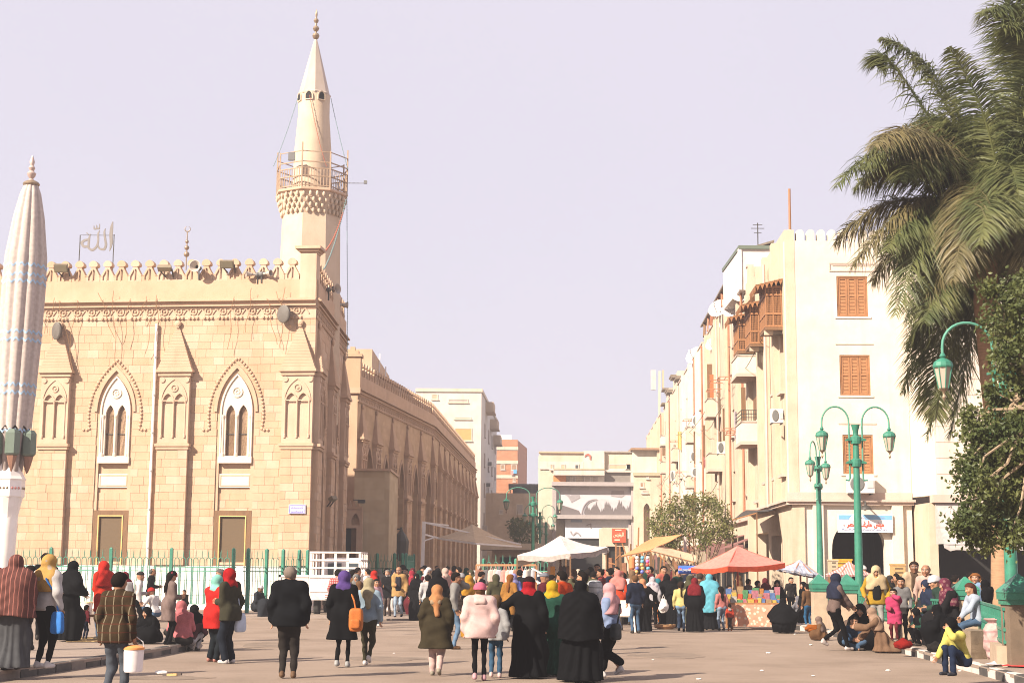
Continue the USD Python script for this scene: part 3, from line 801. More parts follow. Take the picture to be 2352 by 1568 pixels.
floodlight(378, 617, FA, -.25, 'thin tilted floodlight left of the round horn loudspeaker', .56, .28, 62)
floodlight(521, 607, FA, -.25, 'floodlight between the round horn and the corner pier', .56, .32, 30)
floodlight(765, 1146, FS, -.55, 'small floodlight low on the shaded side wall', .35, .22, 60, 60)
for (u, v, lab, rx, rz_) in ((131, 760, 'grey disc speaker on the wall above the left pilaster roof', .25, .37), (652, 721, 'grey disc speaker on the frieze near the mosque corner', .31, .37)):
 x, z = FA.hit(u, v, -.3)
 t = Thing('disc_speaker', lab, 'loudspeaker', FA((x, -.3, z)), 0, 'disc speakers on the mosque front')
 q = MB()
 v_, f_ = MB().lathe([(.0, -.03), (.8, -.02), (1, 0), (1, .10), (.85, .13), (0, .14)], n=28, caps=False).get()
 t.part('disc', (np.stack([v_[:, 0] * rx, -v_[:, 2] + .05, v_[:, 1] * rz_], 1) @ np.array([[math.cos(-.5), math.sin(-.5), 0], [-math.sin(-.5), math.cos(-.5), 0], [0, 0, 1]]), f_[:, ::-1]), flatmat('speaker_grille', (0.085, 0.07, 0.058), .6, var=.2, scale=40), world=False, smooth=30)
 t.part('bracket', MB().bar((0, .1, 0), (0, .3, 0), .06), IRON, world=False)
def stroke(pts, w, closed=False, n=30):
 """A pen stroke: points with widths; returns a polygon."""
 P = np.array(pts, float)
 W = np.full(len(P), w) if np.isscalar(w) else np.array(w, float)
 t = np.concatenate([[0], np.cumsum(np.linalg.norm(np.diff(P, axis=0), axis=1))])
 if len(P) > 2:
  from scipy.interpolate import PchipInterpolator as PI
  q = np.linspace(0, t[-1], n)
  X = PI(t, P[:, 0])(q); Y = PI(t, P[:, 1])(q); WW = np.interp(q, t, W)
 else:
  q = np.linspace(0, t[-1], 4); X = np.interp(q, t, P[:, 0]); Y = np.interp(q, t, P[:, 1]); WW = np.interp(q, t, W)
 return unary_union([unary_union([Point(X[i], Y[i]).buffer(WW[i] / 2, 6), Point(X[i + 1], Y[i + 1]).buffer(WW[i + 1] / 2, 6)]).convex_hull for i in range(len(X) - 1)])
def word_allah():
 """Letters right to left in a unit of pixels of the enlarged sign, y up."""
 g = [stroke([(648, 625), (636, 700), (632, 800), (640, 900), (622, 1010)], [10, 38, 44, 40, 6]),          # alif
 stroke([(556, 715), (545, 760), (560, 860), (572, 930), (548, 990), (500, 985), (468, 930)], [6, 24, 28, 30, 30, 24, 20]),   # lam
 stroke([(482, 740), (464, 790), (468, 880), (452, 950), (395, 1000), (345, 960), (348, 860), (362, 790)], [6, 22, 22, 26, 30, 28, 26, 10]),   # lam
 stroke([(348, 860), (300, 870), (258, 905), (290, 955), (345, 950)], [22, 30, 34, 34, 26]),             # ha
 stroke([(405, 680), (412, 720), (440, 715), (440, 670)], [8, 18, 18, 8]), stroke([(440, 715), (470, 715), (478, 655)], [16, 20, 6]),   # shadda
 stroke([(318, 775), (345, 797)], [16, 3])]
 return unary_union(g)
yr = C0[1] + 4.5
a0, b0 = at((150 + 220 * .1913) * .9408, (420 + 1290 * .1913) * .9408, yr), at((150 + 660 * .1913) * .9408, (420 + 1140 * .1913) * .9408, yr)
k = .1913 * .9408 / F_PX * yr
pg = affinity.affine_transform(word_allah(), [k, 0, 0, -k, 0, 0])
org = at((150 + 450 * .1913) * .9408, (420 + 900 * .1913) * .9408, yr) - np.array([450 * k, 0, -900 * k])
sg = Thing('roof_sign', 'grey calligraphy sign on two thin masts above the mosque roof', 'sign', (org[0] + 450 * k, yr, ZC))
v_, f_ = MB().poly(pg, -.03, .03).get()
sg.part('lettering', (v_ + org, f_), flatmat('sign_grey', (0.19, 0.165, 0.15), .6, var=.15))
for px, zt in ((232, 800), (673, 790)):
 top = org + np.array([px * k, 0, -zt * k])
 sg.part('mast', MB().bar((top[0], yr, ZC - .1), (top[0], yr, top[2]), .035), IRON)
sg.part('crossbar', MB().bar(org + np.array([240 * k, .04, -800 * k]), org + np.array([680 * k, .04, -800 * k]), .02), IRON)
yd = C0[1] + 10
fin = Thing('dome_finial', 'bronze crescent finial with three balls standing behind the battlements', 'finial', at(429, 610, yd))
prof = [(.03, at(429, 620, yd)[2])]
for v, r in ((584, .14), (569, .12), (555, .09)):
 z = at(429, v, yd)[2]
 prof += [(.03, z - r), (r * .8, z - r * .6), (r, z), (r * .8, z + r * .6), (.03, z + r)]
prof += [(.025, at(430, 532, yd)[2])]
cx = at(429, 570, yd)
fin.part('spindle', MB().lathe(prof, (cx[0], yd, 0), 10), BR, smooth=40)
cc = at(431, 526, yd)
th = np.linspace(math.radians(-250), math.radians(70), 24)
fin.part('crescent', MB().tube([(cc[0] + .13 * math.cos(t), yd, cc[2] + .13 * math.sin(t)) for t in th], [.008 + .02 * math.sin(math.pi * i / 23) for i in range(24)], 6), BR)
s0, s1 = FA.hit(663, 1179, -.27), FA.hit(702, 1158, -.27)
st = Thing('street_sign', 'blue and white enamel street sign low on the mosque front near the corner', 'sign', FA(((s0[0] + s1[0]) / 2, -.27, s0[1])))
BLUE = flatmat('enamel_blue', (0.16, 0.15, 0.40), .4)
w, h = s1[0] - s0[0], s1[1] - s0[1]
fs = Fr(FA((s0[0], -.27, s0[1])), -6.0)
st.part('plate', MB(fs).box(0, w, 0, .045, 0, h), flatmat('enamel_white', (.62, .58, .62), .4))
st.part('border', MB(fs).poly(sbox(.015, .015, w - .015, h - .015).difference(sbox(.045, .045, w - .045, h - .045)), -.006, .001).box(.03, w - .03, -.006, .001, h * .32, h * .36), BLUE)
rs = random.Random(2)
mb = MB(fs)
for row, (zz, hh) in enumerate(((h * .66, h * .22), (h * .20, h * .1))):
 x = .08
 while x < w - .1:
  g = stroke([(x, zz + hh * rs.uniform(-.3, .3)), (x + .035, zz - hh * .4), (x + .07, zz + hh * rs.uniform(-.1, .6))], .022, n=8)
  mb.poly(g, -.008, .001)
  if rs.random() < .6: mb.poly(Point(x + .04, zz + hh * .8).buffer(.013), -.008, .001)
  x += .085
st.part('lettering', mb, BLUE)
 # ------------------------------------------------------------------ the long hall behind the mosque block
class FrS(Fr):
 """A frame whose heights are scaled."""
 def __init__(s, o, a, k):
  super().__init__(o, a); s.k = k
 def __call__(s, v):
  v = np.array(v, float); v = v * np.array([1, 1, s.k])
  return super().__call__(v)
hall_pts = [at(822, 900, 80.0), at(995, 985, 101.0), at(1092, 1085, 147.0)]
for p in hall_pts: p[2] = 0
WZ = at(819, 890, 80)[2]
KW_ = WZ / ZC
hall = Thing('mosque_hall', 'long shaded sandstone hall receding behind the mosque block, with small battlements', 'mosque', hall_pts[0])
def hall_part(name, mb, mat, **k):
 return hall.part(name, mb, mat, **k)
_m = mosque
mosque = hall
seg = []
for i in range(2):
 a, b = hall_pts[i], hall_pts[i + 1]
 L = np.linalg.norm(b - a)
 ang = math.degrees(math.atan2(b[1] - a[1], b[0] - a[0]))
 fr = FrS(a, ang, KW_)
 seg.append((fr, L))
 n = int(L / (4.6 if i else 4.2))
 sl = []
 for k in range(n):
  xm = (k + .5) * L / n + (.6 if i == 0 else 0)
  if i == 0 and k == 0:
   sl.append((xm - 1.0, xm + 1.0, 7.0, 9.3))
  else:
   sl.append((xm - .75, xm + .75, 7.2, 9.0))
 hs = [slot_poly(x0, x1, 2.0, zs, za) for x0, x1, zs, za in sl]
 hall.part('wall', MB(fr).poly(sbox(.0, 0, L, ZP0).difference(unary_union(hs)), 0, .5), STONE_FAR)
 for x0, x1, zs, za in sl:
  o = slot_poly(x0, x1, 2.0, zs, za)
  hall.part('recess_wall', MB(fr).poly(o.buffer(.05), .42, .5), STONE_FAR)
  hall.part('arch_moulding', MB(fr).poly(o.buffer(.12, join_style=2).difference(o).intersection(sbox(-99, zs, 99, 99)), -.07, .05), STONE_TRIM)
  hall.part('window', MB(fr).poly(slot_poly(x0 + .3, x1 - .3, 4.6, zs, za - .5), .38, .44), PANE if i else GRILLE_MESH)
  hall.part('screen', MB(fr).box(x0 + .15, x1 - .15, .38, .45, 1.2, 3.4), WOOD_DARK)
 for k in range(n + (0 if i else 1)):
  xp = (k + (1 if i else 0)) * L / n
  if i == 0 and k == 0: xp = .9
  pilaster(hall, fr, max(xp - .62, 0.05), min(xp + .62, L), rngm, [0], near)
 crown(fr, 0.0, L, None, 20 + i, .62)
 hall.part('roof', MB(fr).box(0, L, .4, 9, ZC - .3, ZC - .05), STONE[1])
mosque = _m
fe = Fr(hall_pts[0], 0)
z0 = at(808, 800, 80)[2]
hall.part('end_wall', MB(fe).box(-9, 0.0, -.02, .5, 0, WZ * 1.0), STONE[0])
hall.part('end_pier', MB(fe).box(-.75, .12, -.12, .6, WZ, z0 - .45).box(-.85, .2, -.2, .7, z0 - .45, z0 - .3).box(-.6, .0, -.05, .5, z0 - .3, z0 - .12).box(-.45, -.2, .05, .4, z0 - .12, z0 + .1), STONE[2])
hall.part('end_cornice', MB(fe).box(-6, .14, -.14, .1, WZ - .3, WZ), STONE_TRIM)
e = hall_pts[2]
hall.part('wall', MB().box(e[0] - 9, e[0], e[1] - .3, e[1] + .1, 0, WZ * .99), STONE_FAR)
mb = MB()
q0, q1 = at(838, 818, 84), at(885, 850, 96)
hall.part('roof_shed', MB().box(q0[0] - 2, q0[0] + .4, 84, 96, WZ, q0[2] + .4), STONE[3])
for u, v in ((850, 808), (872, 812), (886, 842)):
 p = at(u, v, 88); mb.bar((p[0], 88, WZ), p, .07)
hall.part('roof_frame', mb, WHITE)
pa, pb = at(812, 1200, 75.5), at(893, 1200, 75.5)
zt = at(850, 1081, 75.5)[2]
AX = stone_mat('annex_plaster', (0.46, 0.355, 0.23), (1.1, .55, .9), .4)
annex = Thing('entrance_annex', 'plain windowless plastered annex standing between the mosque block and the long hall', 'annex', (pa[0], 75.5, 0))
annex.part('wall', MB().box(pa[0], pb[0], 75.5, 81, 0, zt), AX)
annex.part('parapet', MB().box(pa[0] - .06, pb[0] + .06, 75.42, 81, zt, zt + .12), STONE_TRIM)
z1 = at(800, 1168, 74.9)[2]
fp = Fr((at(788, 1200, 74.9)[0], 74.9, 0), 0)
w = at(832, 1200, 74.9)[0] - fp.o[0]
zn = at(812, 1190, 74.9)[2]; zd = at(800, 1212, 74.9)[2]
nic = slot_poly(w * .42, w * .86, zd + .15, zn - .2, zn + .25)
door = sbox(w * .12, 0, w * .70, zd)
prt = annex.part('portal', MB(fp).poly(sbox(0, 0, w, z1).difference(unary_union([nic, door])), 0, .35), STONE[1])
annex.part('portal_cresting', MB(fp).poly(unary_union([sbox(0, z1, w, z1 + .12)] + [Polygon([(x, z1 + .1), (x + .16, z1 + .1), (x + .08, z1 + .4)]) for x in np.arange(0.05, w - .2, .2)]), -.05, .2), STONE_TRIM, under=prt)
annex.part('niche', MB(fp).poly(nic.buffer(.03), .25, .36), STONE[2], under=prt)
annex.part('doorway', MB(fp).box(w * .10, w * .42, .33, .36, 0, zd), DARK, under=prt)
annex.part('door', MB(fp).box(w * .42, w * .71, .22, .3, 0, zd), WOOD_DARK, under=prt)
lp = at(828, 1152, 74.3)
t = Thing('wall_lamp', 'dark street lamp on a short arm over the annex portal', 'lamp', lp)
t.part('arm', MB().bar(lp + [-.4, .6, .12], lp + [0, 0, .08], .05), IRON)
t.part('head', MB().box(lp[0] - .12, lp[0] + .22, lp[1] - .14, lp[1] + .14, lp[2] - .06, lp[2] + .1), IRON)
lp = at(921, 1250, 90)
t = Thing('wall_lantern', 'large dark iron lantern hanging on the shaded hall wall near the gate', 'lantern', (lp[0], lp[1], lp[2] - .8))
t.part('cage', MB().lathe([(.12, lp[2] - .95), (.42, lp[2] - .6), (.46, lp[2] + .2), (.3, lp[2] + .55), (.12, lp[2] + .75), (.05, lp[2] + 1.0)], (lp[0], lp[1], 0), 8), IRON)
t.part('bracket', MB().bar((lp[0] - .9, lp[1] + .2, lp[2] + .9), (lp[0], lp[1], lp[2] + .9), .07), IRON)
 # ------------------------------------------------------------------ buildings beyond
PLW = stone_mat('white_plaster', (0.47, 0.42, 0.365), streak=0.45)
PLC = stone_mat('cream_plaster', (0.48, 0.395, 0.30), streak=0.5)
PLG = stone_mat('grey_plaster', (0.34, 0.29, 0.25), streak=0.6)
PLB = stone_mat('buff_plaster', (0.42, 0.31, 0.21), streak=0.5)
SHUT = flatmat('far_shutter', (0.24, 0.14, 0.08), .7, var=.2)
def window(th, mb_fr, x0, x1, z0, z1, y, frame=PLW, pane=None, out=-1):
 """A window that stands a little proud: frame, sill, pane set back."""
 w = th.part('window', MB(mb_fr).poly(sbox(x0, z0, x1, z1).difference(sbox(x0 + .08, z0 + .08, x1 - .08, z1 - .08)), min(y, y + out * .06), max(y, y + out * .06)), frame)
 a, b = sorted((y + out * .005, y + out * .03))
 th.part('pane', MB(mb_fr).box(x0 + .08, x1 - .08, a, b, z0 + .08, z1 - .08), pane or SHUT, under=w)
 a, b = sorted((y, y + out * .14))
 th.part('sill', MB(mb_fr).box(x0 - .08, x1 + .08, a, b, z0 - .09, z0), frame, under=w)
 return w
a, b = at(955, 1000, 165), at(1105, 1000, 165)
c = at(1141, 1000, 200)
zt = at(1104, 900, 165)[2]
wb = Thing('apartment_building', 'tall off-white flat-roofed building rising behind the far end of the long hall', 'building', (b[0], 165, 0))
fw = Fr((a[0], 165, 0), 0)
W = b[0] - a[0]
wb.part('wall', MB().flat(Polygon([(a[0], 165), (b[0], 165), (c[0], 200), (a[0], 200)]), 0, zt), PLW)
wb.part('parapet', MB().flat(Polygon([(a[0] - .1, 164.85), (b[0] + .12, 164.85), (c[0] + .12, 200), (a[0], 200)]), zt, zt + .35), PLC)
for (u0, u1, v0, v1, m) in ((1044, 1084, 983, 1012, flatmat('yellow_shutter', (.42, .24, .08), .7)), (1030, 1075, 916, 924, PLG), (1044, 1082, 958, 962, PLG), (992, 1006, 905, 917, PLB)):
 x0, z0 = fw.hit(u0, v1); x1, z1 = fw.hit(u1, v0)
 window(wb, fw, x0, x1, z0, z1, 0, PLC, m)
fsd = Fr((b[0], 165, 0), math.degrees(math.atan2(35, c[0] - b[0])))
for k in range(4):
 for z in np.arange(3, zt - 2, 3.3):
  wb.part('pilaster', MB(fsd).box(4 + k * 8, 4.6 + k * 8, -.5, .1, z, z + 3.3), PLG) if z < 3.2 else None
  window(wb, fsd, 6 + k * 8, 7.3 + k * 8, z, z + 1.5, -.01, PLG, SHUT)
for k, (s0, zz) in enumerate(((18, zt - 2.2), (26, zt - 3.4), (8, zt - 1.2))):
 wb.part('balcony', MB(fsd).box(s0, s0 + 4, -.9, .1, zz, zz + 1.0).box(s0 - .1, s0 + 4.1, -1.0, .1, zz - .15, zz), PLB)
for k in range(5):
 z = 3 + 2.6 * k
 t_ = Thing('air_conditioner', ['lowest', 'second lowest', 'middle', 'second highest', 'highest'][k] + ' air conditioner on the shaded side of the tall white building', 'air conditioner', fsd((11 + 3 * (k % 3), -.3, z)), 0, 'air conditioners on the shaded white building')
 t_.part('casing', MB().box(-.45, .45, -.3, .3, 0, .6), WHITE, world=False)
 t_.part('fan_grille', MB().box(-.3, .15, -.32, -.29, .08, .52), GREYP, world=False)
BRICK = stone_mat('orange_brick', (0.40, 0.175, 0.09), (.9, .3, .85), .4)
a, b = at(1120, 1050, 235), at(1189, 1050, 235)
zt = at(1150, 1009, 235)[2]
bb = Thing('brick_building', 'orange brick apartment tower with pale floor bands in the far distance', 'building', (b[0], 235, 0))
bb.part('wall', MB().box(a[0], b[0], 235, 236, 0, zt).flat(Polygon([(a[0], 236), (b[0], 236), (b[0] + 1.6, 252), (a[0], 252)]), 0, zt), BRICK)
for v in (1029, 1061, 1094):
 z = at(1150, v, 235)[2]
 bb.part('floor_band', MB().box(a[0] - .05, b[0] + .06, 234.88, 236, z - .25, z + .25), PLC)
fb = Fr((a[0], 235, 0), 0)
for (u0, u1, v0, v1) in ((1174, 1187, 1066, 1079), (1178, 1184, 1098, 1106), (1150, 1160, 1066, 1078)):
 x0, z0 = fb.hit(u0, v1); x1, z1 = fb.hit(u1, v0)
 window(bb, fb, x0, x1, z0, z1, 0, PLW, SHUT)
bb.part('rooftop_clutter', MB().box(b[0] - 3, b[0] - 1, 236, 238, zt, zt + .8).box(b[0] - 4.4, b[0] - 3.4, 236, 238, zt, zt + .5), WHITE)
for u0, u1, v0, v1, col, lab in ((1173, 1179, 1080, 1090, (.5, .22, .2), 'pink washing hanging on the orange brick tower'), (1179, 1187, 1078, 1087, (.1, .3, .5), 'blue washing hanging on the orange brick tower')):
 p, q = at(u0, v1, 234.7), at(u1, v0, 234.7)
 solo('laundry', MB().box(p[0], q[0], 234.6, 234.7, p[2], q[2]), cloth(col), lab, 'laundry')
a, b = at(1100, 1140, 175), at(1272, 1140, 175)
z1 = at(1180, 1132, 175)[2]
lb = Thing('low_building', 'low brown building with an open dark roof shed left of the mural', 'building', (a[0], 175, 0))
lb.part('wall', MB().box(a[0], b[0], 175, 186, 0, z1), PLB)
c, d = at(1168, 1112, 175), at(1270, 1113, 175)
lb.part('shed_roof', MB().box(c[0], d[0], 174.4, 184, c[2] - .12, c[2] + .05), IRON)
lb.part('shed_back', MB().box(c[0] + .5, d[0], 182, 182.3, z1, c[2] - .12), DARK)
for u in (1172, 1197, 1222, 1262):
 p = at(u, 1120, 174.6); lb.part('shed_post', MB().bar((p[0], 174.6, z1), (p[0], 174.6, c[2] - .1), .12), IRON)
fl = Fr((a[0], 175, 0), 0)
for (u0, u1, v0, v1) in ((1186, 1202, 1157, 1180), (1146, 1156, 1170, 1180), (1220, 1262, 1150, 1158)):
 x0, z0 = fl.hit(u0, v1); x1, z1_ = fl.hit(u1, v0)
 window(lb, fl, x0, x1, z0, z1_, 0, PLC, PLG)
D = 150.0
cv = lambda zx, zy: at(1110 + zx * .222, 988 + zy * .222, D)
cb = Thing('mural_building', 'white and cream building closing the street with a large grey mural panel', 'building', cv(1040, 1300) * [1, 1, 0])
def slab(name, x0, x1, y0, y1, m, d0=0.0, d1=8.0, under=None):
 p, q = cv(x0, y1), cv(x1, y0)
 return cb.part(name, MB().box(p[0], q[0], D + d0, D + d1, p[2], q[2]), m, under=under)
slab('wall', 580, 1042, 225, 1520, PLC, .3)
slab('wall', 1042, 1253, 212, 1520, PLW)
slab('wall', 1253, 1565, 217, 1520, PLC, .4)
slab('parapet', 576, 1042, 218, 232, PLB, .1, 1)
slab('wall_band', 583, 1040, 322, 400, PLW, .18, .4)
slab('balcony_front', 727, 1250, 412, 466, PLW, -.7, .3)
slab('balcony_slab', 727, 1250, 400, 412, PLB, -.75, .3)
slab('orange_blind', 725, 857, 466, 540, flatmat('orange_blind', (.42, .16, .05), .7), -.1, .2)
slab('parapet', 1253, 1562, 214, 224, PLG, .2, 1)
slab('frame', 1253, 1565, 412, 432, PLW, -.1, .5)
slab('frame', 1526, 1563, 432, 540, PLW, -.1, .5)
slab('dark_panel', 1258, 1526, 432, 536, flatmat('far_grey_panel', (.17, .145, .125), .7), .2, .6)
fD = Fr((0, D, 0), 0)
def win2(x0, x1, y0, y1, m, y=0.0):
 p, q = cv(x0, y1), cv(x1, y0)
 window(cb, fD, p[0], q[0], p[2], q[2], y, PLW, m)
for x0, x1, m in ((690, 726, PLB), (800, 850, PLB), (945, 992, flatmat('dark_glass', (.05, .06, .065), .3)), (1300, 1520, PLB), (1480, 1520, SHUT)):
 win2(x0, x1, 348, 402, m, .17 if x0 < 1040 else .39)
for x0, x1 in ((868, 905), (918, 958), (1045, 1110), (1125, 1192)):
 win2(x0, x1, 470, 540, PLG, -.02 if x0 > 1040 else .29)
q = stroke([(1052, 268), (1062, 250), (1085, 244), (1105, 262), (1106, 292)], [6, 14, 18, 18, 12])
def flatshape(pg, y0, y1, mat, name, under=None):
 p0 = cv(0, 0); kx = (cv(1000, 0)[0] - p0[0]) / 1000; kz = (cv(0, 1000)[2] - p0[2]) / 1000
 g = affinity.affine_transform(pg, [kx, 0, 0, kz, p0[0], p0[2]])
 return cb.part(name, MB(fD).poly(g, y0, y1), mat, under=under)
flatshape(q, -.08, .01, flatmat('emblem_red', (.5, .10, .07), .6), 'emblem')
CON = flatmat('grey_frame', (0.31, 0.265, 0.255), .7)
slab('mural_frame', 708, 1566, 543, 578, CON, -1.3, .3)
slab('mural_frame', 1526, 1566, 578, 1520, CON, -.9, .3)
slab('mural_frame', 712, 752, 578, 1520, CON, -.9, .3)
slab('mural_frame', 752, 1530, 880, 916, CON, -1.2, .3)
mu = slab('mural', 752, 1526, 578, 880, flatmat('mural_white', (.44, .41, .43), .6, var=.04), -.5, .2)
MG, MD, ML = flatmat('mural_grey', (.27, .24, .25), .6), flatmat('mural_dark', (.12, .10, .10), .6), flatmat('mural_light', (.40, .375, .39), .6)
rm = random.Random(8)
clip = sbox(754, 582, 1524, 878)
flatshape(sbox(754, 582, 1090, 612), -.53, -.50, ML, 'mural_patch', mu)
flatshape(sbox(800, 610, 905, 645), -.56, -.50, ML, 'mural_patch', mu)
flatshape(Polygon([(1320, 620), (1450, 620), (1452, 668), (1420, 690), (1318, 676)]), -.53, -.50, MG, 'mural_patch', mu)
flatshape(stroke([(840, 660), (880, 672), (905, 700), (915, 735)], [4, 26, 34, 20]).union(Polygon([(905, 665), (990, 660), (1000, 695), (930, 735)])), -.53, -.50, MG, 'mural_patch', mu)
flatshape(Polygon([(756, 780), (830, 775), (985, 825), (1005, 860), (1000, 876), (756, 876)]), -.53, -.50, MD, 'mural_patch', mu)
dome_ = Polygon([(1040, 876), (1046, 830), (1070, 770), (1110, 730), (1170, 712), (1240, 706), (1524, 716), (1524, 876)])
flatshape(dome_, -.53, -.50, ML, 'mural_patch', mu)
spk = []
for i in range(26):
 x = 1060 + i * 18
 yt = 790 + 40 * math.sin(i * .9) * (1 if i > 5 else .4) - (10 if i > 14 else 0)
 spk.append(Polygon([(x - 11, 878), (x - 12, yt + 30), (x + rm.uniform(-8, 8), yt - rm.uniform(5, 35)), (x + 12, yt + 30), (x + 11, 878)]))
flatshape(unary_union(spk).intersection(clip).intersection(dome_), -.56, -.52, MD, 'mural_patch', mu)
flatshape(stroke([(1012, 876), (1022, 820), (1050, 760), (1095, 722), (1165, 708)], 8).union(stroke([(1032, 876), (1042, 825), (1066, 772), (1106, 734), (1175, 716)], 7)), -.58, -.52, MG, 'mural_patch', mu)
slab('shop_front', 845, 1535, 918, 1115, flatmat('pale_shop_board', (.52, .52, .56), .5, var=.08), -.4, .2)
slab('shop_board_lettering', 905, 1020, 925, 950, flatmat('pale_blue_print', (.26, .32, .46), .5), -.45, -.3)
flatshape(unary_union([stroke([(905, 1040), (930, 1075), (960, 1050), (1000, 1080)], 14), stroke([(1070, 975), (1110, 960), (1110, 1000)], 10)]), -.45, -.39, MG, 'shop_print')
slab('shop_interior', 900, 1240, 1118, 1520, DARK, -.2, .2)
p, q = at(1110 + 1566 * .222, 1300, 148), at(1110 + 1735 * .222, 1300, 148)
nb = Thing('narrow_building', 'narrow beige building between the mural and the right-hand row', 'building', (p[0], 148, 0))
zt = at(1475, 1031, 148)[2]
zt2 = at(1470, 1085, 148)[2]
nb.part('wall', MB().box(p[0], q[0] + 4, 149.5, 158, 0, zt), PLW)
fn = Fr((p[0], 148, 0), 0)
x0, z0 = fn.hit(1110 + 1660 * .222, 1230); x1, z1 = fn.hit(1110 + 1725 * .222, 1155)
arch_ = slot_poly(x0, x1, 0, z1 - .6, z1)
nb.part('wall', MB(fn).poly(sbox(0, 0, q[0] - p[0] + 4, zt2).difference(arch_), 0, 1.4), PLC)
nb.part('archway', MB(fn).poly(arch_.buffer(.05), .7, .8), PLB)
nb.part('roof_edge', MB(fn).box(-.2, q[0] - p[0] + 4, .9, 9, zt, zt + .2), SHUT)
nb.part('cornice', MB(fn).box(-.1, q[0] - p[0] + 4, -.15, .2, zt2 - .3, zt2), PLB)
for (a_, b_, c_, d_) in ((1690, 1712, 440, 500), (1620, 1660, 535, 590), (1640, 1700, 620, 648)):
 x0, z0 = fn.hit(1110 + a_ * .222, 988 + d_ * .222); x1, z1 = fn.hit(1110 + b_ * .222, 988 + c_ * .222)
 window(nb, fn, x0, x1, z0, z1, 0, PLW, SHUT)
 # ------------------------------------------------------------------ the row on the right
RO = at(1818, 1390, 62.0); RO[2] = 0
FR = Fr(RO, 87.8)              # x runs away along the street wall, +y points out over the street
FB = Fr(RO, 0.0)               # x runs right along the front, y into the building
ZTOP = FB.hit(1850, 553)[1]
ZMER = FB.hit(1850, 527)[1]
ZCOR = FB.hit(1850, 1146)[1]
PLX = stone_mat('corner_house_plaster', (0.55, 0.475, 0.39), streak=0.35)
PLX2 = stone_mat('street_wall_plaster', (0.46, 0.36, 0.265), streak=0.6)
PINK = stone_mat('pinkish_trim', (0.45, 0.345, 0.285), streak=0.3)
SH = flatmat('orange_shutter', (0.34, 0.155, 0.065), .6, var=.15, scale=5, stretch=(2, 2, .5))
SHD = flatmat('orange_shutter_frame', (0.28, 0.125, 0.05), .6, var=.2, scale=5)
ch = Thing('corner_house', 'tall cream corner house with brown shutters, lattice bays and a shop arch', 'building', RO)
XR = FB.hit(2090, 1000)[0]
def shutter(th, fr, x0, x1, z0, z1, y, leaves=3, panels=None, out=-1):
 """Shuttered window set in a reveal: frame, leaves, louvres."""
 P = lambda a, b: sorted((y + out * a, y + out * b))
 w = th.part('window', MB(fr).poly(sbox(x0, z0, x1, z1).difference(sbox(x0 + .07, z0 + .06, x1 - .07, z1 - .07)), *P(-.02, .07)), SHD)
 lw = (x1 - x0 - .14) / leaves
 for k in range(leaves):
  a, b = x0 + .07 + k * lw + .008, x0 + .07 + (k + 1) * lw - .008
  splits = panels or [(.04, .5), (.54, .96)]
  h = z1 - z0 - .13
  ops = [sbox(a + .07, z0 + .06 + h * s0, b - .07, z0 + .06 + h * s1) for s0, s1 in splits]
  th.part('shutter_leaf', MB(fr).poly(sbox(a, z0 + .06, b, z1 - .07).difference(unary_union(ops)), *P(-.02, .04)), SHD, under=w)
  mb = MB(fr)
  for o in ops:
   zz = o.bounds[1]
   while zz < o.bounds[3] - .03:
    v = np.array([[o.bounds[0], y, zz + .045], [o.bounds[2], y, zz + .045], [o.bounds[2], y + out * .028, zz], [o.bounds[0], y + out * .028, zz]], float)
    v2 = v + [0, 0, .014]
    mb.add(np.concatenate([v, v2]), BOXF)
    zz += .058
   yy = P(-.02, -.01)
   mb.box(o.bounds[0], o.bounds[2], yy[0], yy[1], o.bounds[1], o.bounds[3])
  th.part('louvre', mb, SH, under=w)
 yy = P(-.05, .14)
 th.part('sill', MB(fr).box(x0 - .1, x1 + .1, yy[0], yy[1], z0 - .08, z0), PLX, under=w)
 return w
wins = []
for (u0, u1, v0, v1) in ((1922, 1993, 634, 727), (1929, 1999, 815, 908), (1936, 2006, 998, 1088)):
 vm = (v0 + v1) / 2
 x0, x1 = FB.hit(u0, vm)[0], FB.hit(u1, vm)[0]
 wins.append((x0, x1, FB.hit((u0 + u1) / 2, v1)[1], FB.hit((u0 + u1) / 2, v0)[1]))
ax0, ax1 = FB.hit(1912, 1280)[0], FB.hit(2036, 1280)[0]
az = FB.hit(1970, 1195)[1]; azs = FB.hit(1970, 1268)[1]
archS = slot_poly(ax0, ax1, -1, azs, az)
ctr = (ax0 + ax1) / 2
th_ = np.linspace(math.pi, 0, 20)
archS = Polygon([(ax0, -1)] + [(ctr + (ax1 - ax0) / 2 * math.cos(t), azs + (az - azs) * math.sin(t) ** .8) for t in th_] + [(ax1, -1)])
ch.part('wall', MB(FB).poly(sbox(0, ZCOR, XR, ZTOP).difference(unary_union([sbox(*w[:1], w[2], w[1], w[3]) for w in wins])), 0, .35), PLX)
ch.part('wall', MB(FB).poly(sbox(0.25, 0, XR, ZCOR).difference(archS), .06, .5), PLX)
for w in wins:
 shutter(ch, FB, *w, .10)
 ch.part('window_band', MB(FB).box(w[0] - .15, w[1] + .15, -.025, .01, w[3] + .42, w[3] + .47), PINK)
x0, z0 = FB.hit(1905, 652); x1, z1 = FB.hit(2010, 630)
z0, z1 = FB.hit(1950, 652 - 28)[1], FB.hit(1950, 628 - 24)[1]
ch.part('stucco_panel', MB(FB).poly(sbox(x0, z0, x1, z1).difference(sbox(x0 + .05, z0 + .05, x1 - .05, z1 - .05)), -.03, .01), PINK)
ch.part('cornice', MB(FB).box(-.12, XR + .1, -.22, .4, ZCOR - .1, ZCOR).box(-.05, XR + .05, -.12, .4, ZCOR - .22, ZCOR - .1).box(-.03, XR, -.06, .35, ZCOR, ZCOR + .28), PINK)
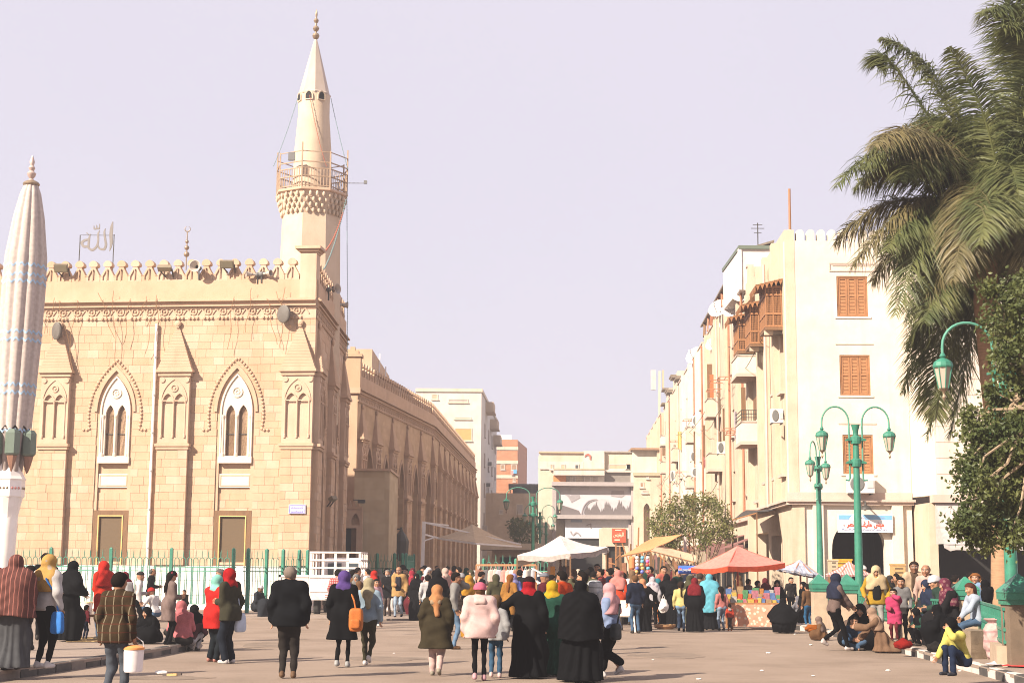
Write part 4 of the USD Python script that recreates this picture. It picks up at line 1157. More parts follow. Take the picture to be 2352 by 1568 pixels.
for (u0, u1) in ((1868, 1892), (2050, 2075)):
 a, b = FB.hit(u0, 1250)[0], FB.hit(u1, 1250)[0]
 ch.part('shop_pilaster', MB(FB).box(a, b, -.10, .1, 0, ZCOR - .22), PLX)
ch.part('shop_interior', MB(FB).box(ax0 - .5, ax1 + .5, 4.0, 4.1, 0, az + .2).box(ax0 - .6, ax0 - .5, .5, 4, 0, az + .2).box(ax1 + .5, ax1 + .6, .5, 4, 0, az + .2).box(ax0 - .6, ax1 + .6, .5, 4, az + .2, az + .3), DARK)
for i, x in enumerate(np.arange(.22, XR, .435)):
 h = ZMER - ZTOP
 pg = Polygon([(x - .155, ZTOP - .02), (x - .155, ZTOP + h * .72), (x - .12, ZTOP + h * .9), (x - .05, ZTOP + h), (x + .05, ZTOP + h), (x + .12, ZTOP + h * .9), (x + .155, ZTOP + h * .72), (x + .155, ZTOP - .02)])
 ch.part('merlon', MB(FB).poly(pg, 0.02, .32), PLX)
S1 = 13.0
swin = []
def sbay(u0, u1, v0, v1):
 vm = (v0 + v1) / 2
 s = FR.hit(u1, vm)[0]
 z1, z0 = FR.hit(u1, v0)[1], FR.hit(u1, v1)[1]
 d = RO[1] + s
 out = (u1 - u0) / F_PX * d
 return s, z0, z1, out
holes = []
for s0, s1, z0, z1 in ((.9, 1.9, 5.6, 8.0), (3.0, 4.0, 5.6, 8.0), (.9, 1.8, 9.0, 11.4), (3.0, 4.0, 9.2, 11.2), (6.3, 7.3, 5.6, 7.8), (8.6, 10.6, 4.9, 7.4), (8.6, 10.6, 8.6, 10.4)):
 holes.append((s0, s1, z0, z1))
ch.part('wall', MB(FR).poly(sbox(0, ZCOR, S1, ZTOP + .45).difference(unary_union([sbox(a, c, b, d) for a, b, c, d in holes])), -.4, 0), PLX2)
ch.part('wall', MB(FR).poly(sbox(0, 0, S1, ZCOR).difference(unary_union([sbox(3.5, 0, 6.5, 3.2), sbox(7.5, 0, 12.4, 3.4)])), -.6, -.1), PLX2)
ch.part('shop_interior', MB(FR).box(3.4, 12.5, -4, -3.9, 0, 3.5), DARK)
for a, b, c, d in holes:
 w = ch.part('window', MB(FR).box(a, b, -.28, -.22, c, d), WOOD)
 ch.part('sill', MB(FR).box(a - .15, b + .15, -.05, .18, c - .12, c), PINK, under=w)
ch.part('cornice', MB(FR).box(0, S1, -.4, .22, ZCOR - .1, ZCOR).box(0, S1, -.4, .12, ZCOR - .22, ZCOR - .1), PINK)
for s0 in (2.35, 5.4, 7.9, 11.6):
 ch.part('pilaster_strip', MB(FR).box(s0, s0 + .55, -.02, .22, ZCOR, ZTOP + .4), PLX2)
ch.part('roof', MB(FB).box(0.2, XR + 6, .2, S1, ZTOP - .6, ZTOP - .4), PLB)
ch.part('wall', MB(FB).box(.3, XR + 6, S1 - .4, S1, 0, ZTOP), PLX2)
def lattice_bay(u0, u1, v0, v1, vbox, L=1.9):
 s, z0, z1, out = sbay(u0, u1, v0, v1)
 s = max(s, .25)
 zb = FR.hit(u1, vbox)[1]
 b = ch.part('lattice_bay', MB(FR).box(s, s + L, 0, out, zb - .12, zb), WOOD_DARK)
 fr_ = MB(FR)
 for yy in (0.02, out * .5, out - .06):
  fr_.box(s, s + .06, yy, yy + .055, zb, z1)
 for ss in (s + .6, s + 1.25, s + L - .06):
  fr_.box(ss, ss + .06, out - .06, out, zb, z1)
 for zz in (zb, zb + (z1 - zb) * .30, zb + (z1 - zb) * .76, z1 - .08):
  fr_.box(s - .012, s + .05, 0, out, zz, zz + .08).box(s, s + L, out - .05, out + .012, zz, zz + .08)
 ch.part('bay_frame', fr_, WOOD, under=b)
 la = MB(FR)
 n = 13
 for i in range(1, n):
  y = out * i / n
  la.box(s + .02, s + .045, y - .010, y + .010, zb, z1)
 nz = int((z1 - zb) / .085)
 for i in range(1, nz):
  z = zb + (z1 - zb) * i / nz
  la.box(s + .018, s + .047, .02, out - .03, z - .011, z + .011)
 for i in range(1, 26):
  x = s + L * i / 26
  la.box(x - .012, x + .012, out - .045, out - .02, zb, z1)
 for i in range(1, nz):
  z = zb + (z1 - zb) * i / nz
  la.box(s + .03, s + L, out - .047, out - .018, z - .012, z + .012)
 ch.part('lattice', la, WOOD, under=b)
 ch.part('bay_lining', MB(FR).box(s + .3, s + L, 0.0, out * .7, zb, z1), WOOD_DARK, under=b)
 hv = np.array([[s - .3, -.0, z1 + .26], [s - .3, out + .42, z1 - .02], [s + L, out + .42, z1 - .02], [s + L, 0, z1 + .26]])
 hv = np.concatenate([hv - [0, 0, .06], hv])
 m = MB(FR).add(hv, BOXF[:, ::-1])
 for i in range(6):
  y = (out + .42) * (i + .5) / 6
  zt_ = z1 + .26 - .28 * (i + .5) / 6
  m.add(np.array([[s - .3, y - .09, zt_], [s - .3, y + .09, zt_], [s - .3, y, zt_ - .26], [s - .27, y - .09, zt_], [s - .27, y + .09, zt_], [s - .27, y, zt_ - .26]]), np.array([[0, 1, 2], [3, 5, 4], [0, 3, 4], [0, 4, 1], [1, 4, 5], [1, 5, 2], [2, 5, 3], [2, 3, 0]]))
 for i in range(8):
  x = s - .2 + (L + .1) * (i + .5) / 8
  zt_ = z1 - .02
  y = out + .42
  m.add(np.array([[x - .1, y, zt_], [x + .1, y, zt_], [x, y, zt_ - .26], [x - .1, y - .03, zt_], [x + .1, y - .03, zt_], [x, y - .03, zt_ - .26]]), np.array([[0, 1, 2], [3, 5, 4], [0, 3, 4], [0, 4, 1], [1, 4, 5], [1, 5, 2], [2, 5, 3], [2, 3, 0]]))
 ch.part('bay_hood', m, WOOD, under=b)
 mc = MB(FR)
 for yy in (out * .25, out * .75):
  mc.box(s + .2, s + .35, 0, yy + .2, zb - .3, zb - .12)
 ch.part('bay_bracket', mc, PLX2, under=b)
lattice_bay(1757, 1797, 655, 752, 752)
lattice_bay(1722, 1765, 700, 790, 790)
lattice_bay(1694, 1738, 728, 806, 806)
def balcony(th, u0, u1, v0, v1, mat, L=2.2, rail=None):
 s, z0, z1, out = sbay(u0, u1, v0, v1)
 b = th.part('balcony', MB(FR).poly(sbox(s, z0 + .1, s + L, z1), out - .1, out).box(s, s + .1, .0, out - .1, z0 + .1, z1).box(s + L - .1, s + L, 0, out - .1, z0 + .1, z1), mat)
 th.part('balcony_floor', MB(FR).box(s - .06, s + L + .06, -.1, out + .06, z0 - .06, z0 + .10), PINK, under=b)
 th.part('balcony_coping', MB(FR).box(s - .04, s + L, out - .14, out + .04, z1, z1 + .07).box(s - .04, s + .14, 0, out + .04, z1, z1 + .07), PINK, under=b)
 if rail:
  zr = FR.hit(u1, rail)[1]
  m = MB(FR)
  for z in (z1 + .07 + (zr - z1 - .07) * q for q in (.33, .66, 1.0)):
   m.box(s, s + .03, .05, out, z - .03, z).box(s, s + L, out - .03, out, z - .03, z)
  for i in range(8):
   y = .05 + (out - .06) * i / 7
   m.box(s, s + .03, y, y + .03, z1, zr)
  th.part('balcony_rail', m, IRON, under=b)
 th.part('balcony_door', MB(FR).box(s + .4, s + L - .5, -.02, .05, z0 + .1, z0 + 2.3), WOOD_DARK, under=b)
 return s, z0, z1, out
balcony(ch, 1694, 1741, 817, 862, PLX, 2.6)
balcony(ch, 1704, 1746, 969, 1018, PLX, 2.6, 940)
specs = [(13.0, 38.0, 16.6, 'second cream house of the right-hand row, with roof sheds and dishes', PLX2, .0), (38.0, 60.0, 16.4, 'third house of the right-hand row, with stacked balconies and laundry', PLX, .12),
 (60.0, 84.0, 16.8, 'fourth house of the right-hand row, weathered cream with ragged roof edge', PLC, -.1), (84.0, 113.0, 16.4, 'last and farthest house of the right-hand row, arched window at its end', PLX2, .15)]
HOUSE = []
ADDED_CLOTH = [cloth((.10, .06, .04)), cloth((.25, .12, .07)), cloth((.30, .24, .18)), cloth((.06, .055, .05)), cloth((.20, .10, .09))]  # cloths of added awnings and backs that stand for shadowy stall interiors
rh = random.Random(11)
for s0, s1, h, lab, m, off in specs:
 th = Thing('row_house', lab, 'building', FR((s0, 0, 0)))
 HOUSE.append(th)
 n = int((s1 - s0) / 3.1)
 hs = []
 for k in range(n):
  a = s0 + (k + .3) * (s1 - s0) / n
  for fl in range(3):
   if rh.random() < .8:
    hs.append((a, a + rh.uniform(.8, 1.3), 5.4 + fl * 3.4, 5.4 + fl * 3.4 + rh.uniform(1.4, 2.2)))
 th.part('wall', MB(FR).poly(sbox(s0, 0, s1, h).difference(unary_union([sbox(a, c, b, d) for a, b, c, d in hs])), -.4 + off, off), m)
 th.part('wall', MB(FR).box(s0, s0 + .4, -12, -.4 + off, 0, h).box(s1 - .4, s1, -12, -.4 + off, 0, h), m)
 th.part('roof', MB(FR).box(s0, s1, -12, off - .3, h - .5, h - .3), PLB)
 th.part('parapet', MB(FR).box(s0, s1, off - .3, off + .06, h, h + .12), PINK)
 for a, b, c, d in hs:
  w = th.part('window', MB(FR).box(a, b, off - .25, off - .2, c, d), rh.choice([WOOD, SHD, WOOD_DARK]))
  th.part('sill', MB(FR).box(a - .12, b + .12, off - .05, off + .15, c - .1, c), PINK, under=w)
  if rh.random() < .16:
   th.part('open_shutter', MB(FR).box(a - .05, a, off, off + .32, c, d), WOOD_DARK, under=w)
 for k in range(n):
  if k % 2:
   a = s0 + k * (s1 - s0) / n
   th.part('pilaster_strip', MB(FR).box(a, a + .5, off - .02, off + .25, 4.2, h - .1), m)
 th.part('string_course', MB(FR).box(s0, s1, off - .02, off + .2, 4.1, 4.35), PINK)
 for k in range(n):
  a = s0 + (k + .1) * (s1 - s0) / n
  th.part('shop_shade_panel', MB(FR).box(a, a + 2.5, off - .05, off + .02, 0, 3.0), DARK)  # near-black panel on the unbroken wall, shop shade put into its colour
  if rh.random() < .8:
   p = rh.uniform(1.2, 2.4); zz = rh.uniform(2.7, 3.3)
   g_ = np.array([[a - .1, off, zz + .5], [a + 2.7, off, zz + .5], [a + 2.7, off + p, zz], [a - .1, off + p, zz]])
   th.part('shop_awning', MB(FR).add(np.concatenate([g_ - [0, 0, .05], g_]), BOXF), rh.choice(ADDED_CLOTH))  # awning added to darken the bright wall behind the crowd
   th.part('added_awning_drop', MB(FR).box(a - .1, a - .06, off + .05, off + p, zz - rh.uniform(.3, 1.2), zz), rh.choice(ADDED_CLOTH))
h2 = HOUSE[0]
a, b = FR.hit(1776, 612), FR.hit(1697, 577)
fz = Fr(FR((13.4, 0, 0)), 0)
x0, z0 = fz.hit(1697, 652); x1, z1 = fz.hit(1778, 573)
h2.part('roof_shed', MB(fz).box(x0 + .05, x1, 0, 6, z0 - .3, z1), flatmat('white_shed_board', (.52, .47, .44), .6, dirt=.3))
h2.part('shed_edge', MB(fz).box(x0, x1 + .2, -.12, 6, z1, z1 + .18), flatmat('dark_green_tin', (.10, .12, .09), .6))
h2.part('shed_post', MB(fz).box(x0 - .02, x0 + .14, -.08, .08, z0 - .3, z1), WHITE)
m = MB(FR)
zt = z1
m.add(np.concatenate([np.array([[13.5, .25, zt], [38, .25, zt], [38, -1.4, zt + .5], [13.5, -1.4, zt + .5]]) - [0, 0, .1], np.array([[13.5, .25, zt], [38, .25, zt], [38, -1.4, zt + .5], [13.5, -1.4, zt + .5]])]), BOXF)
h2.part('lean_to_roof', m, flatmat('rusty_tin', (.16, .12, .085), .7, var=.3, scale=4))
RUST = flatmat('rust_red_wood', (0.34, 0.13, 0.07), .7, var=.25)
for k, s in enumerate(np.arange(15, 38, 2.3)):
 h2.part('shed_strut', MB(FR).bar((s, .2, 16.5), (s + rh.uniform(-.3, .9), .1, zt - .05), .16 if k % 2 else .1), RUST if k % 3 else WOOD_DARK)
h2.part('shed_back', MB(FR).box(14, 38, -1.3, -1.2, 16.5, zt), PLG)
h4 = HOUSE[2]
m = MB(FR)
for k in range(7):
 s = 61 + k * 3.2
 m.box(s, s + 2.4, -2.5, .3 + .1 * (k % 2), 16.9 + .5 * (k % 3), 17.05 + .5 * (k % 3))
h4.part('roof_sheets', m, flatmat('rusty_tin', (0, 0, 0)))
h4.part('roof_room', MB(FR).box(66, 72, -3, -.2, 16.8, 18.2).box(76, 80, -3, -.1, 16.8, 17.9), PLC)
for th, q in ((HOUSE[1], (1626, 1656, 916, 955)), (HOUSE[1], (1630, 1659, 1041, 1080)), (HOUSE[2], (1580, 1603, 981, 1014)), (HOUSE[2], (1580, 1603, 1093, 1118)), (HOUSE[3], (1546, 1562, 1029, 1058)), (HOUSE[3], (1520, 1532, 1060, 1085)), (HOUSE[3], (1549, 1562, 1110, 1136)), (HOUSE[3], (1519, 1531, 1000, 1022))):
 balcony(th, *q, PLX if q[0] % 2 else PLC, 2.0)
x0, x1 = 1637, 1656
s, z0, z1, out = sbay(1637, 1656, 850, 903)
HOUSE[1].part('red_door', MB(FR).box(s + 1.9, s + 1.96, .1, out, z0 - .4, z1), flatmat('red_brown_door', (.34, .10, .03), .6))
s, z0, z1, out = sbay(1597, 1609, 892, 955)
HOUSE[2].part('open_shutter', MB(FR).box(s, s + .06, .02, out, z0, z1), WOOD)
ac0 = None
def ac(u0, u1, v0, v1, lab, front=False):
 global ac0
 if front:
  x0, z0 = FB.hit(u0, v1, -.3); x1, z1 = FB.hit(u1, v0, -.3)
  loc, rz, k = FB(((x0 + x1) / 2, -.35, z0)), 0, ((x1 - x0) / .9, 1, (z1 - z0) / .62)
 else:
  s, z0, z1, out = sbay(u0, u1, v0, v1)
  loc, rz, k = FR((s + .2, out / 2 + .05, z0)), 0, (out / .9, 1, (z1 - z0) / .62)
 t = Thing('air_conditioner', lab, 'air conditioner', loc, rz, 'air conditioners on the right-hand row', None, k)
 if ac0 is None:
  ac0 = t
  t.part('casing', MB().box(-.45, .45, -.17, .17, 0.03, .62), flatmat('ac_white', (.55, .51, .48), .5, dirt=.3), world=False)
  v_, f_ = MB().lathe([(.23, 0), (.25, .015), (.22, .03)], n=20).get()
  t.part('fan_ring', (np.stack([v_[:, 0] - .14, -.17 - v_[:, 2], v_[:, 1] + .33], 1), f_), GREYP, world=False)
  t.part('bracket', MB().box(-.4, -.34, -.2, .4, -.02, .03).box(.34, .4, -.2, .4, -.02, .03), IRON, world=False)
  t.part('service_cover', MB().box(.2, .42, -.19, -.16, .2, .45), flatmat('ac_grey', (.42, .40, .38), .5), world=False)
 else:
  t.refer(ac0)
ac(1946, 2005, 1092, 1134, 'air conditioner under the lowest shuttered window of the corner house', True)
ac(1774, 1802, 938, 972, 'air conditioner on the street side of the corner house below the lattice bays')
ac(1650, 1672, 1014, 1043, 'air conditioner with round fan right of the pink and green laundry')
ac(1592, 1610, 954, 979, 'air conditioner beside the small balcony above the yellow carpet')
ac(1591, 1611, 1073, 1096, 'air conditioner above the lowest small balcony of the row')
ac(1588, 1603, 1037, 1060, 'air conditioner left of the pink and green laundry')
ac(1542, 1552, 1080, 1106, 'narrow air conditioner far down the row over the small tree')
dish0 = None
def dish(u, v, s, r, lab, az):
 global dish0
 d = RO[1] + s
 p = at(u, v, d)
 t = Thing('satellite_dish', lab, 'satellite dish', p, az, 'satellite dishes on the right-hand row', None, r)
 if dish0 is None:
  dish0 = t
  a = np.linspace(0, 1, 6)
  prof = [(q, .22 * q * q) for q in a]
  v_, f_ = MB().lathe(prof + [(q, .22 * q * q + .03) for q in a[::-1]], n=20, caps=False).get()
  c, n_ = math.cos(math.radians(60)), math.sin(math.radians(60))
  R = np.array([[1, 0, 0], [0, c, n_], [0, -n_, c]])
  t.part('reflector', ((v_ - [0, 0, .2]) @ R, f_), flatmat('dish_white', (.55, .50, .47), .5), world=False, smooth=40)
  t.part('feed_arm', MB().bar((0, -.1, -.7), (0, -.95, .3), .06).box(-.09, .09, -1.05, -.88, .22, .4), STEEL, world=False)
  t.part('mast', MB().bar((0, .25, 0), (0, .3, -1.7), .1), STEEL, world=False)
 else:
  t.refer(dish0)
dish(1702, 676, 14.5, .46, 'buff satellite dish nearest the lattice bays on the row roofs', -20)
dish(1681, 711, 19, .5, 'white satellite dish second from the lattice bays', -35)
dish(1650, 708, 25, .62, 'large white satellite dish on the roof shed edge', -35)
dish(1637, 789, 33, .5, 'white satellite dish below the far end of the roof shed', -40)
dish(1597, 816, 46, .75, 'pale satellite dish against the sky beyond the roof sheds', -40)
dish(1520, 985, 95, .8, 'satellite dish on the last house of the row', -40)
p = at(1814, 520, 64); q = at(1813, 434, 64)
solo('roof_pole', MB().tube([(p[0], 64, ZTOP - .2), (q[0], 64, q[2])], .055, 8), WOOD, 'brown wooden pole standing on the corner house roof', 'pole')
p = at(1740, 512, 80)
an = Thing('roof_antenna', 'thin antenna mast over the white roof shed', 'antenna', (p[0], 80, 16))
an.part('mast', MB().bar((p[0], 80, 16), p, .05), IRON)
for k, (dz, w) in enumerate(((.1, .25), (.3, .35), (.55, .2))):
 an.part('rod', MB().bar((p[0] - w, 80, p[2] - dz), (p[0] + w, 80, p[2] - dz), .03), IRON)
p0, p1 = at(1500, 965, 178), at(1503, 852, 178)
an = Thing('mobile_mast', 'pale far antenna mast over the end of the row', 'antenna', (p0[0], 178, 15))
an.part('mast', MB().bar((p0[0] + .6, 178, 10), (p1[0] + .6, 178, p1[2]), .25), PLC)
an.part('panel', MB().box(p1[0] - .4, p1[0] + .15, 177.8, 178.2, p1[2] - 2.2, p1[2] + .1), PLW)
an.part('panel', MB().box(p1[0] + .9, p1[0] + 1.1, 177.8, 178.2, p1[2] - 2.0, p1[2] + .1), PLB)
def laundry(u0, u1, v0, v1, col, lab, group=None):
 s, z0, z1, out = sbay(u0, u1, v0, v1)
 sB = FR.hit(1660 if u1 < 1690 else 1746, v0)[0] if False else s
 d = RO[1] + s
 p, q = at(u0, v0, d), at(u1, v1, d)
 n = 8
 X = np.linspace(p[0], q[0], n)
 Y = d + .05 * np.sin(np.arange(n) * 2.1)
 bot = q[2] + .12 * np.sin(np.arange(n) * 1.7)
 vv = []
 for i in range(n):
  vv += [(X[i], Y[i], p[2]), (X[i], Y[i] * 1, bot[i]), (X[i], Y[i] + .03, p[2]), (X[i], Y[i] + .03, bot[i])]
 ff = []
 for i in range(n - 1):
  a, b = 4 * i, 4 * i + 4
  ff += [[a, b, b + 1], [a, b + 1, a + 1], [a + 2, b + 3, b + 2], [a + 2, a + 3, b + 3], [a, a + 2, b + 2], [a, b + 2, b], [a + 1, b + 1, b + 3], [a + 1, b + 3, a + 3]]
 ff += [[0, 1, 3], [0, 3, 2], [4 * n - 4, 4 * n - 2, 4 * n - 1], [4 * n - 4, 4 * n - 1, 4 * n - 3]]
 solo('laundry', (np.array(vv), np.array(ff)), cloth(col), lab, 'laundry', group)
laundry(1686, 1692, 944, 1010, (.5, .44, .46), 'long white sheet hanging left of the railed balcony')
laundry(1692, 1699, 946, 1034, (.42, .36, .46), 'long lilac sheet hanging beside the railed balcony')
laundry(1699, 1702, 944, 990, (.05, .3, .2), 'green cloth hanging at the railed balcony corner')
laundry(1604, 1609, 1031, 1060, (.45, .4, .38), 'white cloth at the left of the pink and green laundry line')
laundry(1609, 1615, 1031, 1064, (.02, .14, .10), 'dark green cloth on the laundry line')
laundry(1615, 1621, 1030, 1071, (.5, .2, .2), 'pink cloth on the laundry line')
laundry(1621, 1626, 1031, 1071, (.3, .16, .3), 'mauve cloth on the laundry line')
laundry(1557, 1577, 991, 1032, (.45, .36, .12), 'yellow patterned carpet hung over a far balcony')
laundry(1603, 1610, 1003, 1030, (.03, .25, .18), 'green awning cloth above the pink laundry')
laundry(1576, 1590, 966, 985, (.5, .46, .44), 'white cloth on the rail beside the yellow carpet')
x0, z0 = FB.hit(1925, 1222, -.2); x1, z1 = FB.hit(2050, 1181, -.2)
SX, SZ, SW_, SH_ = x0, z0, x1 - x0, z1 - z0
sgn = Thing('shop_sign', 'pale blue shop banner with red Arabic lettering over the arch', 'sign', FB(((x0 + x1) / 2, -.2, z0)))
fg = Fr(FB((x0, -.2, z0)), 0)
sgn.part('board', MB(fg).box(0, SW_, 0, .06, 0, SH_), flatmat('sign_white', (.55, .55, .58), .5))
sgn.part('blue_band', MB(fg).poly(sbox(.03, SH_ * .72, SW_ - .03, SH_ - .03).difference(Point(SW_ * .35, SH_ * .55).buffer(.35)), -.008, .002), flatmat('sign_blue', (.14, .32, .50), .5))
def ar(word):
 g, x = [], 0.0
 W = .17
 def dots(cx, cy, n):
  for k in range(n):
   g.append(Point(cx + (k - (n - 1) / 2) * .2, cy).buffer(.085))
 for c in word:
  if c == ' ':
   x -= .45
  elif c == 'm':      # meem, joined
   g.append(stroke([(x, 0), (x - .2, .05), (x - .32, .3), (x - .12, .32), (x - .12, .05), (x - .5, 0)], W)); x -= .5
  elif c == 'y':      # ya / tooth with two dots below
   g.append(stroke([(x, 0), (x - .14, .05), (x - .16, .36), (x - .17, .05), (x - .36, 0)], W)); dots(x - .17, -.28, 2); x -= .36
  elif c == 'n':      # noon tooth, one dot above
   g.append(stroke([(x, 0), (x - .14, .05), (x - .16, .36), (x - .17, .05), (x - .36, 0)], W)); dots(x - .17, .62, 1); x -= .36
  elif c == 'Y':      # final ya
   g.append(stroke([(x, 0), (x - .2, .28), (x - .42, .22), (x - .3, .02), (x - .45, -.3), (x - .8, -.28), (x - .86, .02)], W)); x -= .95
  elif c == 'a':      # alif
   g.append(stroke([(x, 0), (x - .12, .05), (x - .13, .9)], W)); x -= .35
  elif c == 'A':      # lone alif
   g.append(stroke([(x - .12, .0), (x - .13, .9)], W)); x -= .35
  elif c == 'l':
   g.append(stroke([(x - .1, .95), (x - .1, .05), (x - .3, 0)], W)); x -= .3
  elif c == 'r':
   g.append(stroke([(x, .02), (x - .1, .2), (x - .14, -.05), (x - .42, -.28)], W)); x -= .42
  elif c == 'k':
   g.append(stroke([(x, 0), (x - .42, 0), (x - .4, .3), (x - .15, .5), (x - .35, .85)], W)); g.append(stroke([(x - .42, 0), (x - .6, 0)], W)); x -= .6
  elif c == 't':
   g.append(stroke([(x, 0), (x - .3, 0), (x - .75, .0), (x - .9, .25)], W)); dots(x - .5, .5, 2); x -= .95
  elif c == 's':      # sad
   g.append(stroke([(x, 0), (x - .15, .3), (x - .5, .38), (x - .6, .1), (x - .1, 0)], W)); g.append(stroke([(x - .55, .02), (x - .68, .2), (x - .75, 0), (x - .9, 0)], W)); x -= .9
  elif c == 'S':      # sheen
   g.append(stroke([(x, 0), (x - .12, .3), (x - .16, 0), (x - .3, .28), (x - .34, 0), (x - .5, .28), (x - .56, 0), (x - .7, 0)], W)); dots(x - .32, .55, 2); g.append(Point(x - .32, .75).buffer(.08)); x -= .7
  elif c == 'h':
   g.append(stroke([(x, 0), (x - .25, .3), (x - .5, .1), (x - .2, 0), (x - .65, 0)], W)); x -= .65
  elif c == 'd':
   g.append(stroke([(x, 0), (x - .3, 0), (x - .25, .25), (x - .1, .4)], W)); x -= .45
  elif c == '.':
   g.append(Point(x - .2, .1).buffer(.11)); x -= .4
 u = unary_union(g)
 return affinity.translate(u, -u.bounds[0], 0)
txt = ar('mynY mark t n asr .'.replace('mark t', 'mark t'))
txt = ar('mynY marktt nasr .'.replace('marktt', 'markt'))
b = txt.bounds
k = SW_ * .74 / (b[2] - b[0])
sgn.part('lettering', MB(fg).poly(affinity.translate(affinity.scale(txt, k, SH_ * .30, origin=(0, 0)), SW_ * .10, SH_ * .36), -.02, .001), flatmat('sign_red', (.55, .07, .04), .5))
mb = MB(fg)
rs = random.Random(6)
for zz, hh in ((SH_ * .80, .05), (SH_ * .14, .05)):
 x = SW_ * .3 if zz > SH_ * .5 else .15
 while x < SW_ * .85:
  mb.poly(stroke([(x, zz), (x + .05, zz + hh * rs.random()), (x + .1, zz)], .025, n=6), -.012, .001); x += .14
sgn.part('small_print', mb, flatmat('sign_print', (.2, .22, .35), .5))
q = at(1988, 1165, 61.5)
t = Thing('wall_lamp', 'small hooded lamp on the wall above the shop banner', 'lamp', q)
t.part('shade', MB().lathe([(.26, q[2] - .08), (.22, q[2]), (.05, q[2] + .1), (.03, q[2] + .25)], (q[0], q[1], 0), 14), IRON)
t.part('arm', MB().bar((q[0], q[1], q[2] + .22), (q[0] - .05, 62.1, q[2] + .3), .04), IRON)
F2 = Fr(FB((XR, -2.2, 0)), 0)
rw = Thing('side_house', 'house with grey awning shop joined to the right of the corner house, behind the trees', 'building', F2.o)
Z2 = F2.hit(2150, 1136)[1]
rw.part('wall', MB(F2).box(0.4, 14, 0, .5, Z2, ZTOP - 1.2), PLX)
rw.part('wall', MB(F2).flat(Polygon([(.397, 0), (0, 2.3), (.397, 2.3)]), Z2, ZTOP - 1.2), PLX)
rw.part('cornice', MB(F2).box(0.2, 14, -.25, .3, Z2 - .3, Z2), PINK)
rw.part('pier', MB(F2).box(0.1, .42, .1, 3.6, 0, Z2 - .3), PLX2)
rw.part('shop_interior', MB(F2).box(.42, 14, 3.5, 3.6, 0, Z2 - .3), DARK)
rw.part('wall', MB(F2).box(.42, 14, .1, .5, 3.4, Z2 - .3), PLX2)
for z in np.arange(Z2 + .8, ZTOP - 2, .62):
 rw.part('plaster_groove', MB(F2).box(.42, 14, -.012, .01, z, z + .03), PINK)
aw = Thing('shop_awning', 'long pale grey awning with scalloped edge over the dark shop on the right', 'awning', F2((1.2, 0, 2.5)))
za, zb_ = F2.hit(2150, 1152)[1], F2.hit(2150, 1248, -1.1)[1]
AWM = cloth((.37, .32, .30), ('band', (.33, .28, .26), 1.2, .1))
L = 9.0
n = 40
vv, ff = [], []
for i in range(n + 1):
 x = .3 + L * i / n
 vv += [(x, -.05, za), (x, -1.1 + .03 * math.sin(i), zb_), (x, -1.13, zb_ - .15 - .13 * abs(math.sin(i * math.pi / 2.5)))]
for i in range(n):
 for j in range(2):
  a = 3 * i + j; ff += [[a, a + 1, a + 4], [a, a + 4, a + 3]]
vv = np.array(vv); m_ = len(vv)
vv = np.concatenate([vv, vv + [0, .02, .0]]); ff = np.array(ff); ff = np.concatenate([ff, ff[:, ::-1] + m_])
aw.part('canvas', (F2(vv), ff), AWM)
aw.part('side_flap', (F2(np.array([(.3, -.05, za), (.3, -1.1, zb_), (.3, -.05, zb_), (.33, -.05, za), (.33, -1.1, zb_), (.33, -.05, zb_)])), np.array([[0, 1, 2], [3, 5, 4]])), AWM)
aw.part('front_bar', MB(F2).bar((.3, -1.08, zb_ - .02), (.3 + L, -1.08, zb_ - .02), .05), STEEL)
rq = random.Random(17)
for k, s in enumerate((5.0, 14.2, 20.5, 27.3, 37.6, 44.0, 59.6, 71.0, 83.5, 95.0)):
 th = ch if s < 13 else HOUSE[0 if s < 38 else (1 if s < 60 else (2 if s < 84 else 3))]
 top = ZTOP if s < 13 else 16.2
 th.part('drain_pipe', MB(FR).tube([(s, .22, 4.4), (s, .22, top * .6), (s + .1, .22, top)], .07, 6), RUST if k % 3 else PINK)
wr_ = []
for k in range(14):
 s0 = rq.uniform(1, 80); z0 = rq.uniform(5, 14); L = rq.uniform(6, 18)
 th = ch if s0 < 13 else HOUSE[0 if s0 < 38 else (1 if s0 < 60 else 2)]
 pts = [(s0 + L * t, .35 + .25 * math.sin(3 * t), z0 - 1.6 * rq.uniform(.6, 1) * 4 * t * (1 - t) * .5) for t in np.linspace(0, 1, 7)]
 th.part('wire', MB(FR).tube(pts, .018, 4), IRON)
for k in range(16):
 s = rq.uniform(14, 100); z = rq.choice([5.2, 8.7, 12.0]) + rq.uniform(-.3, .3)
 th = HOUSE[0 if s < 38 else (1 if s < 60 else (2 if s < 84 else 3))]
 th.part('drying_rack', MB(FR).bar((s, .1, z), (s, .9, z), .04).bar((s + 1.4, .1, z), (s + 1.4, .9, z), .04).bar((s, .88, z), (s + 1.4, .88, z), .03).bar((s, .5, z), (s + 1.4, .5, z), .03), RUST)
